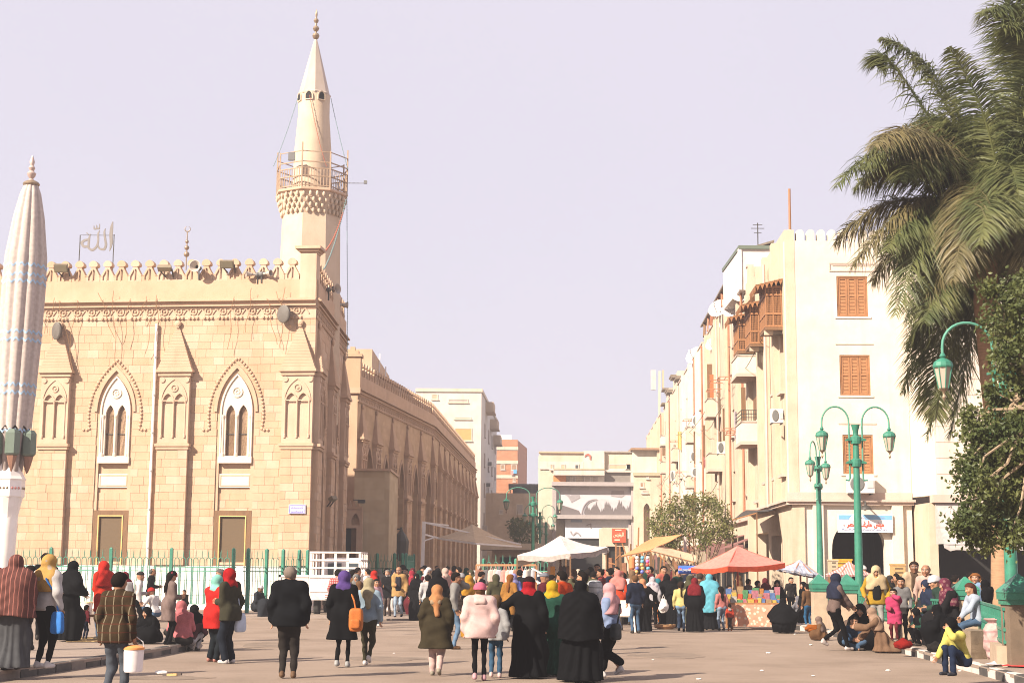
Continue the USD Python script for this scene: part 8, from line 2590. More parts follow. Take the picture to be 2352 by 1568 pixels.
 # ------------------------------------------------------------------ the crowd
ZK = ZP
def bag(t, lab, kind, col, at_, size=(.26, .12, .24), strap=None, rz=0):
 """A bag on a person: at_ is in the person's own space."""
 c = t.W(at_)
 b = Thing('plastic_bag' if kind == 'plastic' else ('backpack' if kind == 'pack' else 'handbag'), lab, 'bag', c, t_hd(t) + rz)
 w, d, h = size
 m = trimesh.creation.icosphere(3, 1.0); v = np.array(m.vertices)
 e = .45 if kind != 'plastic' else .75
 q = np.sign(v) * np.abs(v) ** e
 q /= np.abs(q).max(0)
 q = q * [w / 2, d / 2, h / 2]
 if kind == 'plastic':
  q[:, :2] *= (.55 + .45 * np.clip((h * .5 - q[:, 2]) / h * 1.6, 0, 1))[:, None]; q += (meshkit.noise(v * 4 + c[0])[:, None] - .5) * .05
 elif kind == 'hand': q[:, :2] *= (1.0 - .18 * (q[:, 2] / h + .5))[:, None]
 mat = cloth(CN.get(col, col) if isinstance(col, str) else col, None, .5)
 b.part('bag_body', (q, m.faces), mat, world=False, smooth=40)
 if kind == 'pack':
  q2 = np.sign(v) * np.abs(v) ** .5 * [w * .36, d * .2, h * .2] + [0, -d * .5, -h * .16]
  b.part('front_pocket', (q2, m.faces), mat, world=False, smooth=40)
 if strap is not None:
  p = [np.array(x) for x in strap]
  W = [t.W(x) - c for x in p]
  a = math.radians(-(t_hd(t) + rz)); R = np.array([[math.cos(a), math.sin(a), 0], [-math.sin(a), math.cos(a), 0], [0, 0, 1]])
  b.part('strap', MB().tube([x @ R for x in W], .016, 6), mat, world=False)
def t_hd(t): return math.degrees(math.atan2(-(t.W((0, 1, 0)) - t.W((0, 0, 0)))[0], (t.W((0, 1, 0)) - t.W((0, 0, 0)))[1]))
P = person
P(-6, 1306, 26, 0, 'dress=ma hj=.25,.01,.02 dr=1', 'person cut by the left edge in a dark red headscarf', ZK)
P(36, 1277, 1537, 5, 'top=.08,.08,.085 skirt=.085,.085,.09 fl=1.15 w=1.15 hj=.15,.06,.05 dr=2 dz=.80 hpat=stripe/.50,.19,.15/15/.15 a=ff', 'woman in brown and pink striped shawl and long grey skirt, nearest left edge', ZK)
P(76, 1300, 29, 70, 'top=bk leg=ch hair=hb', 'man with dark hair half hidden behind the striped shawl', ZK)
P(107, 1272, 33, 20, 'top=bk tt=.025 leg=bk hair=hb', 'dark-jacketed man standing behind the woman in the golden headscarf', ZK)
t = P(108, 1276, 1534, -25, 'top=.46,.43,.42 tt=.03 tl=.88 leg=bk lw=1.05 hj=.52,.30,.09 dr=1 hpat=flower/.40,.30,.22/7 shoe=wh a=fd', 'woman in golden headscarf, pale grey jacket, black trousers and white trainers', ZK)
bag(t, 'blue shoulder bag of the woman in the golden headscarf', 'hand', (.03, .12, .34), (.27, .0, .70), (.24, .11, .34), [(.12, -.14, 1.38), (.24, -.02, 1.1), (.27, 0, .88)])
P(163, 1290, 1472, -50, 'dress=bk w=1.2 hj=bk dr=2 dz=1.0 a=fw', 'woman all in black standing on the brown mat', ZK)
P(197, 1392, 1468, -30, 'top=ma leg=nv hair=hb hl=p a=fd', 'small child in dark red before the white buckets', ZK)
P(243, 1290, 1468, 55, 'top=.56,.035,.015 tl=.62 tt=.025 leg=jn hj=.56,.03,.02 dr=1 w=1.1 a=fg hy=15', 'woman in bright red coat and red headscarf looking left', ZK)
P(289, 1316, 41, 30, 'top=ma leg=bk hj=.2,.015,.03 dr=1', 'woman in dark red seen behind the plaid shirt', ZK)
t = P(271, 1317, 19.6, -12, 'top=.052,.032,.016 tl=.80 w=.95 pat=plaid/.26,.21,.14/9/.12/.10,.03,.018 leg=.085,.095,.115 lw=1.05 hair=hb a=dd sk=m shoe=ch wk=.4', 'youth in brown plaid shirt walking away with a white bucket')
q = t.W(t.wr[1] + [0, .02, -.13])
bkt = Thing('bucket', 'white bucket with orange lid and wire handle carried by the plaid-shirted youth', 'bucket', q - [0, 0, .33])
bkt.part('body', MB().lathe([(.105, 0), (.115, .02), (.125, .27), (.13, .28)], n=22), flatmat('bucket_white', (.60, .54, .53), .4, dirt=.2), world=False, smooth=40)
bkt.part('lid', MB().lathe([(.132, .275), (.134, .30), (.11, .32), (.05, .335), (0, .335)], n=22, caps=False), flatmat('bucket_orange', (.55, .22, .07), .5), world=False, smooth=40)
bkt.part('handle', MB().tube([(-.13, 0, .27), (-.11, 0, .37), (0, 0, .45), (.11, 0, .37), (.13, 0, .27)], .007, 6), STEEL, world=False)
for u, lab in ((199, 'left white bucket on the low dark stand'), (227, 'right white bucket on the low dark stand')):
 q = at(u, 1410, 34)
 b2 = Thing('bucket', lab, 'bucket', q, 0, 'pair of white buckets on a stand')
 b2.part('body', MB().lathe([(.10, 0), (.125, .24), (.13, .25)], n=18), flatmat('bucket_white', (0, 0, 0)), world=False, smooth=40)
 b2.part('lid', MB().lathe([(.132, .245), (.12, .275), (0, .28)], n=18, caps=False), flatmat('bucket_cream', (.55, .43, .24), .5), world=False)
q = at(213, 1410, 34)
sd = Thing('stand', 'low dark stand under the two white buckets', 'stand', (q[0], 34, ZK))
zq = q[2] - ZK
sd.part('top', MB().box(-.34, .34, -.2, .2, zq - .05, zq - .002), WOOD_DARK, world=False)
for sx in (-.3, .26):
 for sy in (-.18, .14): sd.part('leg', MB().box(sx, sx + .04, sy, sy + .04, 0, zq - .05), WOOD_DARK, world=False)
t = P(318, 1314, 40, -70, 'top=wh leg=bk hat=ch a=fd', 'person in white sleeves and dark cap with a grey backpack')
bag(t, 'grey backpack of the person in white sleeves and dark cap', 'pack', (.17, .16, .16), (0, -.24, 1.2), (.34, .2, .46))
P(352, 1398, 1476, 150, 'p=gr dress=bk w=1.3 hj=bk dr=1 a=ll', 'woman in black sitting on the pavement left of the plaid red cap', ZK)
P(347, 1306, 1424, -80, 'top=bk tt=.025 tl=.80 leg=.06,.05,.045 hair=.12,.11,.1 bald a=fd sk=m', 'elderly man in black leather jacket standing sideways by the railing')
P(360, 1352, 1428, 60, 'p=cr top=wh leg=jn hat=rd hk=bn a=kk', 'child in white jacket and red hat crouching by the railing')
P(390, 1313, 1480, -55, 'top=.20,.14,.125 tl=.56 tt=.022 leg=bk lw=.85 hat=.42,.05,.08 brim=1 kpat=plaid/.3,.02,.03/20/.3 hair=hb hl=l a=ff hp=22 shoe=bk', 'woman in taupe coat and red plaid cap looking down', ZK)
P(428, 1357, 1415, 170, 'p=sit sz=.42 top=bk leg=bk hair=hb a=kk ln=25', 'man in black sitting bent forward by the railing')
P(424, 1383, 1478, 30, 'p=gr top=.55,.16,.17 leg=ch hj=.50,.15,.16 dr=0 a=ll w=1.1', 'seated woman in salmon pink at the tip of the left pavement', ZK)
P(446, 1392, 1476, 10, 'p=gr top=bk leg=bk hj=bk dr=1 a=ll', 'child in black headscarf seated between the salmon pink and maroon figures', ZK)
P(437, 1418, 1494, -20, 'p=cr top=.10,.035,.04 leg=.45,.42,.42 hair=hb a=kk w=1.1 ln=38', 'crouching person in maroon with pale trousers at the kerb tip')
t = P(494, 1322, 1519, -40, 'top=.52,.022,.018 tl=.66 tt=.03 w=1.12 leg=.012,.016,.02 lw=1.5 hj=.24,.56,.46 a=fd shoe=.45,.2,.16', 'woman in red jacket and mint green headscarf standing at the kerb tip')
t = P(533, 1307, 1523, 62, 'top=.05,.045,.028 tl=.78 tt=.025 leg=.016,.02,.03 lw=1.35 hj=.38,.012,.014 shoe=wh a=fd', 'woman in dark olive jacket and crimson headscarf facing the mint headscarf')
bag(t, 'pale blue tote bag of the woman in the crimson headscarf', 'hand', (.34, .38, .46), (.22, -.06, .74), (.30, .1, .34), [(.15, -.02, 1.38), (.22, -.04, .95)])
P(512, 1308, 36, 100, 'top=bk leg=ch hair=.14,.13,.12 sk=m', 'grey-haired man behind the couple in red and olive')
bxs = gnd(583, 1416); solo('seat_block', MB().mesh(trimesh.creation.box((.55, .4, .36))).get(), CONC, 'low block beside the seated man in the white cap', 'block') if False else None
P(590, 1346, 1418, -120, 'p=sit sz=.30 dress=.025,.028,.034 hat=.52,.48,.5 a=kk sk=d ln=14', 'old man in white skullcap and dark robe sitting by the railing')
P(667, 1302, 1557, 2, 'top=.006,.0065,.008 tt=.034 tl=.80 w=1.1 leg=.030,.024,.021 lw=1.15 hair=.22,.17,.14 bald a=dd shoe=.16,.09,.05 wk=.12', 'stocky bald man in black jacket and dark trousers walking away')
t = P(790, 1313, 1532, -4, 'top=bk tl=.50 cf=1.2 tt=.022 leg=bk lw=.82 lc=.03 hj=.105,.058,.22 a=dd shoe=.35,.34,.33 wk=.25', 'woman in purple headscarf and knee-length black coat')
bag(t, 'brown leather backpack slung on the arm of the woman in purple headscarf', 'pack', (.33, .10, .025), (.26, -.10, .86), (.24, .18, .40), [(.14, -.04, 1.36), (.22, -.10, 1.2), (.26, -.12, 1.02)])
t = P(846, 1329, 1528, -8, 'top=.27,.35,.42 tl=.84 tt=.022 hem=wh leg=.05,.044,.024 lw=.95 hj=.36,.30,.19 dr=3 a=dd shoe=wh wk=-.75', 'woman in beige headscarf and pale denim jacket stepping away')
for u, vt, d, hd, s, l in (
 (774, 1309, 47, -20, 'top=.5,.34,.32 pat=plaid/.4,.05,.05/14/.4 leg=bk hair=hb', 'man in red and white checked shirt behind the truck tailgate side'),
 (807, 1310, 48, -60, 'top=br leg=bk hair=hb hl=l', 'woman with loose dark hair left of the grey-scarfed woman'),
 (818, 1304, 50, -70, 'top=ch leg=ch hair=hb', 'dark-haired man before the right end of the truck'),
 (819, 1319, 44, 175, 'top=.06,.04,.04 leg=bk hj=gy', 'woman in grey headscarf facing us beside the truck'),
 (826, 1337, 42, 20, 'top=ma leg=bk hair=br hl=l', 'girl in dark red top behind the beige headscarf'),
 (856, 1311, 50, -60, 'top=rd tl=.6 leg=bk hj=.52,.03,.02 dr=1', 'woman wrapped in scarlet right of the truck'),
 (848, 1307, 54, 60, 'top=wh leg=bk hair=hb', 'man in white behind the scarlet-wrapped woman'),
 (892, 1309, 1417, 160, 'top=.012,.012,.014 tl=.7 leg=.10,.07,.06 hair=.2,.18,.16 a=df beard=.3,.28,.26', 'grey-haired man in black coat left of the tan blazer'),
 (917, 1302, 1419, 172, 'top=.47,.28,.11 tt=.024 tl=.72 in=.03,.028,.04 leg=.30,.37,.46 hair=.05,.03,.02 bald a=df sk=m shoe=nv wk=.5 hp=14', 'man in tan blazer, navy vest and light jeans walking towards us'),
 (934, 1306, 60, 150, 'top=br leg=bk hair=hb', 'dark-haired man just behind the tan blazer'),
 (958, 1318, 1424, 165, 'dress=bk hj=bk dr=1 nq', 'veiled woman in black right of the tan blazer'),
 (949, 1311, 56, 100, 'dress=ma hj=.35,.03,.05 dr=1', 'woman in rose red headscarf far behind the veiled woman'),
 (983, 1321, 1440, 5, 'top=.45,.43,.42 in=bk leg=dn hair=hb a=dd pat=band/.30,.28,.28/5/.1', 'youth in white and dark jacket seen from behind'),
 (988, 1304, 62, 90, 'top=be leg=bk hat=wh hk=bn', 'man in white round cap deep in the crowd'),
 (1007, 1311, 42, 20, 'dress=bk w=1.2 hj=bk dr=1', 'broad woman in black behind the terracotta headscarf'),
 (1026, 1305, 52, 60, 'top=.5,.3,.26 leg=bk hj=.5,.36,.3', 'woman in rosy beige at the left end of the goods rack'),
 (1042, 1316, 1490, -85, 'top=.25,.235,.22 tl=.84 tt=.022 leg=.14,.22,.33 hair=hb a=hd sk=m shoe=br', 'man in grey cardigan and jeans with his hand at his mouth'),
 (1060, 1318, 1462, 8, 'top=.05,.035,.03 tt=.04 tl=.6 pat=band/.02,.014,.012/9/.3 leg=nv hat=.34,.32,.33 hk=bn', 'person in brown quilted jacket and pale grey beanie'),
 (1080, 1322, 1464, 40, 'top=bk skirt=.42,.20,.02 hj=.50,.24,.03 dr=1 a=fg', 'woman in amber headscarf and ochre skirt leafing through goods'),
 (1102, 1313, 46, -60, 'top=bk leg=ch hair=hb hp=20', 'young man in black shirt at the goods rack'),
 (1140, 1320, 44, 10, 'top=ol tl=.84 tt=.03 skirt=.2,.17,.12 hat=ol hk=hood', 'person in olive hooded top at the goods rack'),
 (1170, 1320, 43, -30, 'top=.35,.16,.035 tl=.5 leg=bk hair=.25,.09,.02 hl=l', 'girl in rust orange coat with long auburn hair'),
 (1181, 1318, 47, 20, 'top=.12,.14,.42 leg=bk hj=.28,.26,.5', 'woman in blue with a lilac headscarf'),
 (1193, 1309, 49, -20, 'top=.012,.014,.02 leg=ch hair=hb', 'man in black jacket left of the crossed boards'),
 ): P(u, vt, d, hd, s, l)
P(1003, 1345, 1551, -6, 'top=.045,.034,.018 tl=.52 cf=1.35 tt=.03 w=1.12 leg=.58,.40,.36 lw=1.3 hj=.46,.21,.09 dr=3 a=dd shoe=.30,.26,.2 wk=-.5 hoodback=.34,.24,.15', 'woman in dark olive parka, terracotta headscarf and pale pink trousers')
t = P(1103, 1341, 1563, 3, 'top=.60,.41,.38 tl=.76 tt=.045 w=1.12 leg=bk lw=.84 hat=.56,.13,.20 hk=bn hair=br a=dd shoe=.55,.3,.32 wk=.3 hoodback=.62,.44,.40', 'woman in fluffy pale pink jacket, pink beanie and black leggings')
P(1139, 1371, 1556, -4, 'top=.36,.35,.35 tl=.80 tt=.022 leg=.045,.10,.17 hair=.13,.075,.04 hl=l shoe=pp wk=.2', 'girl in grey top and jeans with long brown hair beside the pink jacket')
P(1214, 1327, 1557, -12, 'dress=bk w=1.22 fl=1.15 hj=.34,.012,.018 dr=0 a=wd hat=.02,.01,.01', 'woman in wide black robe with crimson headscarf and outstretched sleeve')
P(1268, 1336, 1551, -4, 'dress=.02,.075,.05 w=1.1 fl=1.12 hj=.54,.33,.02 a=hd shoe=.5,.36,.3', 'woman in dark green robe and mustard yellow headscarf')
t = P(1333, 1336, 1565, -6, 'dress=bk w=1.42 fl=1.3 hj=bk dr=2 dz=.72 a=ff', 'large woman in flowing black cape nearest in the centre group')
t = P(1406, 1341, 1557, 62, 'top=.24,.30,.46 tl=.84 tt=.025 leg=.008,.008,.009 lw=1.6 w=1.12 lc=.10 hj=.58,.30,.31 dr=1 a=ff shoe=wh wk=.8', 'woman in pink headscarf and blue jacket with wide black trousers striding left')
bag(t, 'black flap handbag of the woman in the pink headscarf', 'hand', (.02, .023, .025), (-.20, -.16, .86), (.30, .12, .26), [(.05, -.14, 1.36), (-.1, -.18, 1.15), (-.18, -.18, .98)])
for u, vt, d, hd, s, l in (
 (1245, 1317, 36, -80, 'top=.09,.014,.02 tl=.84 leg=bk hat=.2,.2,.23 brim=1 a=ed sk=m', 'man in maroon jumper and grey cap holding a phone to his ear'),
 (1262, 1322, 38, -70, 'top=bk leg=bk hair=hb hl=l', 'woman with black hair and sunglasses behind the mustard headscarf'),
 (1295, 1313, 31, 45, 'top=.56,.065,.015 tl=.84 tt=.02 leg=jn hair=hb sk=m beard=.05,.03,.02', 'bearded man in bright orange red jumper'),
 (1343, 1315, 33, 75, 'top=.12,.11,.06 tl=.84 leg=jn hair=hb hl=c a=cc', 'woman with bobbed black hair raising a camera'),
 (1351, 1309, 50, 20, 'top=.1,.1,.05 leg=bk hair=hb', 'dark-haired person in olive deep in the crowd right of the stall'),
 (1362, 1313, 48, -30, 'top=ol leg=bk hair=hb', 'short dark-haired person next to the red scarf man'),
 (1372, 1296, 56, 170, 'top=gy leg=bk hair=hb', 'tall man in grey facing us above the crowd'),
 (1384, 1307, 46, 75, 'top=.25,.03,.03 pat=plaid/.05,.02,.02/12/.35 leg=bk hair=hb scarf=bk sk=m', 'man in red plaid shirt with a black scarf looking left'),
 (1419, 1310, 44, -10, 'top=.55,.06,.02 tl=.6 leg=ch hj=.58,.22,.19 dr=1', 'woman in coral headscarf over a vermilion coat'),
 (1434, 1316, 50, 30, 'top=br leg=bk hair=hb', 'man in brown right of the coral headscarf'),
 (1451, 1312, 48, -20, 'top=wh leg=jn hair=.2,.12,.07 hl=l', 'woman in white with light brown hair'),
 (1462, 1311, 52, 150, 'top=.3,.2,.13 leg=bk hair=hb', 'man facing us under the toy balls'),
 (1460, 1322, 42, 15, 'top=.015,.02,.04 tt=.025 leg=jn hair=br', 'person in navy jacket left of the peach headscarf'),
 (1476, 1330, 1450, -4, 'dress=bk w=1.18 hj=.58,.25,.13 a=dw', 'woman in peach orange headscarf and black robe right of the plastic chair'),
 (1498, 1325, 46, -10, 'top=.4,.37,.38 leg=bk hj=.5,.44,.46 dr=1 hpat=flower/.3,.25,.3/9', 'woman in white patterned headscarf'),
 (1490, 1312, 56, 40, 'top=ol leg=bk hair=hb', 'person in moss green behind the patterned headscarf'),
 (1513, 1329, 47, 30, 'top=bk leg=bk hj=.03,.18,.22', 'woman in petrol blue headscarf'),
 (1529, 1321, 1440, -40, 'dress=bk w=1.1 hj=bk dr=2 dz=1.0', 'veiled woman in black holding a child by the hand'),
 (1548, 1328, 46, -10, 'dress=bk hj=bk dr=1', 'second veiled woman in black left of the yellow jumper'),
 (1509, 1363, 1431, 165, 'top=.58,.14,.015 leg=.55,.12,.012 hair=hb shoe=lg', 'little child in bright orange tracksuit'),
 (1564, 1338, 1450, -6, 'top=.62,.50,.20 tl=.86 tt=.022 leg=.20,.29,.42 hair=.03,.015,.01 hl=p shoe=bk wk=.35 a=df', 'girl in pale yellow jumper with a long ponytail and jeans'),
 (1595, 1328, 1451, -12, 'dress=bk w=1.12 hj=.19,.014,.02 dr=1', 'woman in black robe and dark red headscarf left of the turquoise cape'),
 (1607, 1317, 46, -20, 'top=.10,.055,.03 leg=bk hair=.06,.04,.03', 'man in brown behind the turquoise cape'),
 (1587, 1319, 50, 160, 'top=wh leg=bk hair=gy', 'person in white under the blue drum sign'),
 (1629, 1319, 1446, -4, 'top=bk skirt=.009,.009,.011 w=1.08 hj=.13,.42,.52 dr=2 dz=.55', 'woman in long turquoise cape and black skirt'),
 (1657, 1349, 1447, 20, 'top=.52,.18,.16 leg=lj hair=hb hl=l', 'girl in coral top and pale jeans right of the turquoise cape'),
 (1672, 1345, 1440, -120, 'top=bk leg=jn hair=hb', 'boy in black top by the snack table'),
 (1676, 1389, 1448, 5, 'top=.52,.06,.03 leg=.12,.075,.06 hair=hb hoodback=.3,.28,.27 shoe=og', 'toddler in red jacket with grey hood'),
 (1737, 1335, 1431, -75, 'top=.03,.075,.055 tt=.04 leg=.12,.10,.085 hair=hb a=ff', 'boy in green padded jacket at the snack table'),
 (1794, 1376, 1454, -25, 'p=cr dress=bk w=1.3 hj=bk dr=2 a=kk', 'woman in black sitting hunched on the ground near the striped kerb'),
 (1840, 1371, 1424, 30, 'p=cr dress=.17,.165,.18 hj=.18,.17,.19 dr=1 a=kk', 'crouching woman in grey near the leftmost pedestal'),
 (1848, 1338, 47, 120, 'dress=bk hj=bk dr=1', 'woman in black under the blue grey parasol'),
 (1856, 1343, 46, 20, 'top=br leg=.03,.12,.25 hair=hb', 'person with bright blue trousers left of the leftmost pedestal'),
 (1985, 1300, 52, 40, 'top=wh leg=bk hat=wh hk=bn', 'man in white cap before the shop arch'),
 ): P(u, vt, d, hd, s, l)
for u, v, lab, col, d in ((868, 1385, 'white plastic bag carried by the girl in pale pink', (.58, .54, .55), 40), (1524, 1390, 'white plastic bag hanging beside the orange tracksuit', (.58, .53, .5), 43)):
 q = at(u, v, d)
 b = Thing('plastic_bag', lab, 'bag', q)
 m = trimesh.creation.icosphere(3, 1.0); vv = np.array(m.vertices)
 vv = vv * [.15, .10, .2]; vv[:, :2] *= (.45 + .55 * np.clip((.2 - vv[:, 2]) / .28, 0, 1))[:, None]; vv += (meshkit.noise(vv * 14 + u)[:, None] - .5) * .05
 b.part('bag_body', (vv, m.faces), cloth(col, None, .4), world=False, smooth=True)
 b.part('handle', MB().tube([(-.05, 0, .15), (0, 0, .30), (.05, 0, .15)], .012, 5), cloth(col, None, .4), world=False)
P(863, 1332, 1437, -150, 'top=.58,.34,.38 leg=lj hair=hb hl=b a=dd shoe=wh', 'girl in pale pink top behind the denim jacket')
q = gnd(1344, 1400); pk_ = at(1366, 1360, 33.4)
bp = Thing('backpack', 'grey striped backpack of the woman raising a camera', 'bag', pk_, 60)
m = trimesh.creation.icosphere(3, 1.0); vv = np.sign(m.vertices) * np.abs(m.vertices) ** .5 * [.19, .13, .26]
bp.part('bag_body', (vv, m.faces), cloth((.30, .30, .31), ('band', (.12, .12, .13), 9, .2)), world=False, smooth=40)
bp.part('front_pocket', (vv * [.75, .4, .4] + [0, -.13, -.08], m.faces), cloth((.22, .22, .23)), world=False, smooth=40)
P(1914, 1318, 1494, -72, 'top=.17,.115,.10 tl=.86 tt=.022 hem=.5,.45,.42 leg=bk lw=.95 hj=.022,.026,.05 dr=1 a=gg shoe=.56,.48,.45 wk=.95', 'woman in navy headscarf and taupe jacket striding right')
P(1945, 1370, 1482, -100, 'p=cr dress=.15,.10,.075 hj=.14,.10,.08 dr=0 a=gg w=1.15 ln=40', 'woman in brown robe bending beside the walking woman')
P(2011, 1300, 1468, 172, 'top=.46,.27,.03 tl=.82 in=.012,.012,.012 leg=.3,.28,.26 hj=.56,.42,.25 dr=1 a=pp hp=25', 'woman in mustard jacket and cream headscarf looking down', ZK)
cm_ = at(2010, 1388, 33.2)
P(1979, 1389, 1490, 160, 'p=gr dress=bk hj=bk dr=1 a=ll', 'woman in black headscarf sitting by the kerb with a boy')
P(1961, 1418, 1492, 170, 'p=gr top=.035,.07,.13 leg=jn hair=hb a=ll', 'small boy in denim sitting before the woman in black')
P(1998, 1430, 1487, 140, 'p=gr top=.5,.46,.46 leg=jn hair=hb a=ll', 'small child in white seated beside the kneeling woman')
P(2024, 1398, 1498, 80, 'p=kn dress=.20,.115,.07 hj=.33,.21,.145 dr=1 a=rg w=1.1', 'woman in brown robe kneeling at the kerb and reaching left')
P(2053, 1356, 1474, 150, 'top=.52,.055,.14 tl=.60 tt=.045 leg=ma hair=hb a=hf sk=m', 'girl in shiny pink padded coat eating', ZK)
P(2069, 1329, 35, 165, 'top=.2,.19,.19 leg=ch hair=hb sk=m', 'boy in grey behind the girl in the pink coat', ZK)
P(2098, 1290, 1468, 170, 'dress=.50,.36,.245 hair=.03,.02,.015 scarf=.11,.07,.045 a=wp sk=d ln=10', 'man in long beige robe with a brown scarf', ZK)
P(2127, 1299, 35, 155, 'top=.55,.36,.30 leg=be hair=.1,.07,.06 bald sk=m', 'man in pink beige shirt behind the beige robe', ZK)
P(2139, 1319, 36, 130, 'top=rd leg=bk hair=hb', 'person with dark hair and red scarf behind the navy hood', ZK)
P(2140, 1334, 1475, 110, 'p=sit sz=.45 top=.03,.03,.04 leg=nv hj=.022,.03,.06 dr=1 a=ll', 'seated woman in navy hood on the ledge', ZK)
P(2161, 1325, 1476, 95, 'p=sit sz=.47 top=.025,.05,.038 tt=.03 leg=.025,.035,.06 lw=1.2 hat=.56,.52,.54 hk=bn a=lk shoe=.4,.25,.2', 'man in white knitted cap and dark green jacket seated on the ledge', ZK)
P(2184, 1331, 1485, 100, 'p=sit sz=.50 dress=.012,.011,.012 w=1.1 hj=.14,.03,.055 dr=1 hpat=flower/.25,.12,.12/11 a=gl', 'woman in plum sparkling headscarf and black skirt seated', ZK)
P(2173, 1392, 1494, 60, 'p=cr dress=bk w=1.3 hj=bk dr=1 a=kk', 'hunched figure in black before the plum headscarf', ZK)
P(2241, 1342, 1490, 100, 'p=sit sz=.50 top=.36,.40,.48 tt=.016 leg=jn hair=.085,.03,.02 hl=l a=gk', 'woman with long auburn hair seated on the concrete block', ZK)
vst = at(2252, 1395, 29.2)
P(2241, 1318, 36, 150, 'top=.2,.3,.45 leg=bk hair=.26,.10,.03 hl=c', 'person with curly ginger hair behind the railing', ZK)
P(2267, 1335, 34, 60, 'dress=bk hj=bk dr=1', 'woman in black behind the seated auburn-haired woman', ZK)
P(2208, 1424, 1549, 118, 'p=sit sz=.17 top=.60,.52,.13 tt=.02 leg=.018,.028,.06 lw=1.1 hj=bk dr=3 a=hg ln=22 shoe=.04,.04,.05', 'woman in lemon yellow jumper sitting on the kerb, head in hand', ZK)
rp = random.Random(31)
tops = ['bk', 'bk', 'nv', 'ch', 'br', 'ma', 'gy', 'cr', 'ol', 'wh', 'cm', 'gn']
place = ['by the railing gate', 'before the long hall', 'left of the goods rack', 'behind the goods rack', 'under the white awning', 'behind the orange board', 'right of the white awning', 'below the red sign', 'under the orange tarpaulin', 'below the toy balls', 'under the peach tarpaulin', 'beneath the small tree']
words_ = {'bk': 'black', 'nv': 'navy', 'ch': 'charcoal', 'br': 'brown', 'ma': 'maroon', 'gy': 'grey', 'cr': 'cream', 'ol': 'olive', 'wh': 'white', 'cm': 'coral', 'gn': 'dark green'}
seen = set()
for i in range(92):
 u = 868 + (i % 46) * 16.2 + rp.uniform(-7, 7)
 j = min(max(int((u - 868) / 63), 0), 11)
 d = rp.uniform(56, 92) if i < 46 else rp.uniform(47, 58)
 if i >= 46 and u < 1330: d = rp.uniform(59, 70)
 w = rp.random() < .55
 tpc = rp.choice(tops); hc = rp.choice(tops)
 if (tpc, hc, w, j, i < 46) in seen: tpc = [x for x in tops if (x, hc, w, j, i < 46) not in seen][0]
 seen.add((tpc, hc, w, j, i < 46))
 hgt = 1.62 if w else 1.74
 vt = None
 lo, hi = 1280, 1340
 p = at(u, 1300, d)
 top_v = 1304 + (u - 1176) * .0065 - (hgt + rp.uniform(-.06, .06) - 1.7) / d * F_PX
 if w: P(u, top_v, d, rp.uniform(0, 360), f'dress={tpc} hj={hc} dr=1', f'{"far" if i < 46 else "half hidden"} woman in {words_[tpc]} robe and {words_[hc]} headscarf {place[j]}')
 else: P(u, top_v, d, rp.uniform(0, 360), f'top={tpc} leg={hc if hc != "cm" else "bk"} hair=hb', f'{"far" if i < 46 else "half hidden"} man in {words_[tpc]} top and {words_[hc] if hc != "cm" else "black"} trousers {place[j]}')
rq = random.Random(77)
for i, (u, vt, d, l) in enumerate(((1580, 1322, 49, 'woman in olive behind the yellow jumper'), (1640, 1325, 50, 'woman in black behind the turquoise cape'), (1700, 1322, 53, 'woman in brown behind the red pole'), (1716, 1330, 50, 'man in grey behind the snack packets'), (1760, 1328, 51, 'woman in maroon behind the right end of the snack table'),
 (1785, 1334, 49, 'woman in black behind the tall pale carton'), (1815, 1326, 54, 'man in charcoal beneath the blue grey parasol edge'), (2040, 1322, 47, 'woman in charcoal behind the girl in pink'), (2062, 1318, 50, 'man in brown near the straw crate'), (2225, 1316, 40, 'man in navy at the dark awning shop'), (2290, 1322, 33, 'man in black under the leafy tree'), (1925, 1345, 41.5, 'woman in charcoal behind the striding navy headscarf'), (1990, 1335, 43, 'woman in brown behind the mustard jacket'), (2035, 1335, 42, 'woman in olive between the mustard jacket and the pink coat'), (2112, 1330, 39, 'woman in maroon behind the long beige robe'), (2190, 1322, 41, 'man in charcoal behind the plum headscarf'), (2255, 1328, 38, 'man in olive at the foot of the awning shop'))):
 c = {'ol': 'ol'}.get('x', l.split(' in ')[1].split()[0])
 c = {'olive': 'ol', 'black': 'bk', 'brown': 'br', 'grey': 'gy', 'maroon': 'ma', 'charcoal': 'ch', 'navy': 'nv'}[c]
 P(u, vt, d, rq.uniform(0, 360), f'dress={c} hj={c} dr=1' if l.startswith('woman') else f'top={c} leg=bk hair=hb', l)
mk = Thing('market_frame', 'tangled wooden market frame with added dark backs for shade under the orange tarpaulin', 'stall', at(1480, 1380, 66) * [1, 1, 0])
rk_ = random.Random(4)
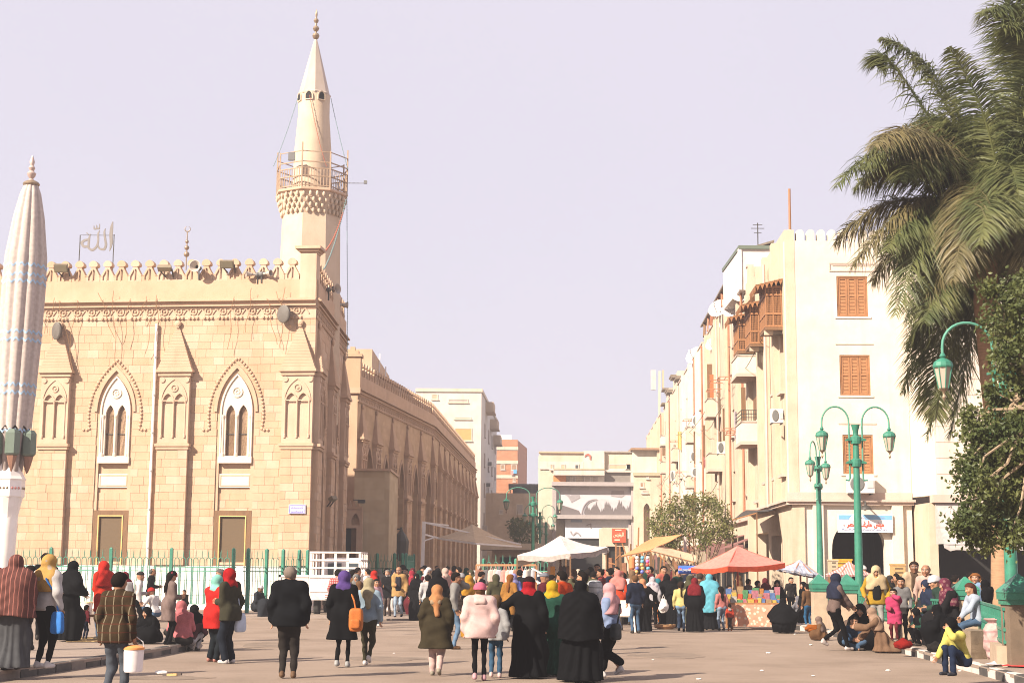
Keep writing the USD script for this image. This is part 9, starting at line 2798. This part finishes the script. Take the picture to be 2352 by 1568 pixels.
a, b = at(1398, 1300, 70)[0], at(1600, 1300, 64)[0]
for k in range(13):
 x = a + (b - a) * k / 12; y = 70 - 6 * k / 12
 mk.part('pole', MB().bar((x, y, 0), (x + rk_.uniform(-.25, .25), y, rk_.uniform(2.5, 3.7)), .06), WOOD if k % 3 else WOOD_DARK)
 if k < 12:
  mk.part('added_dark_back', MB().box(x, x + (b - a) / 12 - .04, y + .3, y + .34, 0, rk_.uniform(1.9, 2.7)), rk_.choice(ADDED_CLOTH[:2] + ADDED_CLOTH[3:]))  # dark sheets added for the interior shade behind the crowd
  mk.part('cross_rail', MB().bar((x, y, rk_.uniform(1.9, 2.9)), (x + (b - a) / 12, y - .5, rk_.uniform(1.9, 2.9)), .04), WOOD)
P(1893, 1420, 1470, 60, 'p=gr dress=br hj=tn dr=1 a=ll', 'woman in brown sitting on the striped kerb behind the striding woman')
P(2120, 1400, 1482, 100, 'p=cr top=gn leg=bk hj=bk dr=1 a=kk', 'crouching woman in dark green jacket before the beige robe', ZK)
for u, v, c, l in ((1868, 1452, 'og', 'rust orange cloth bundle on the striped kerb left of the striding woman'), (2075, 1490, 'rd', 'red bundle beside the girl in the pink coat'), (2150, 1498, 'ch', 'dark bundle at the feet of the seated men')):
 q = gnd(u, v, ZK)
 m = trimesh.creation.icosphere(3, 1.0); vv = np.array(m.vertices) * [.20, .14, .10]; vv += (meshkit.fbm(vv * 9 + u, 3)[:, None] - .5) * .12 * np.array(m.vertices); vv[:, 2] = np.maximum(vv[:, 2] + .1, 0)
 solo('cloth_bundle', (vv + q, m.faces), cloth(tuple(.3 * x for x in CN[c])), l, 'bundle', smooth=True)
 # ------------------------------------------------------------------ the dusty air of the square
HZ = usdkit.material(stage, '/World/Looks/air_haze', {'v': ('principled_volume', {'color': (.95, .91, .93), 'density': 0.0009, 'anisotropy': 0.2})}, [], volume='v.volume')
hz = usdkit.mesh(stage, '/World/haze', MB().box(-404, 404, -64, 704, -1.0, 30).get(), HZ)
tag(hz.GetPrim(), None, None, None, 'stuff')
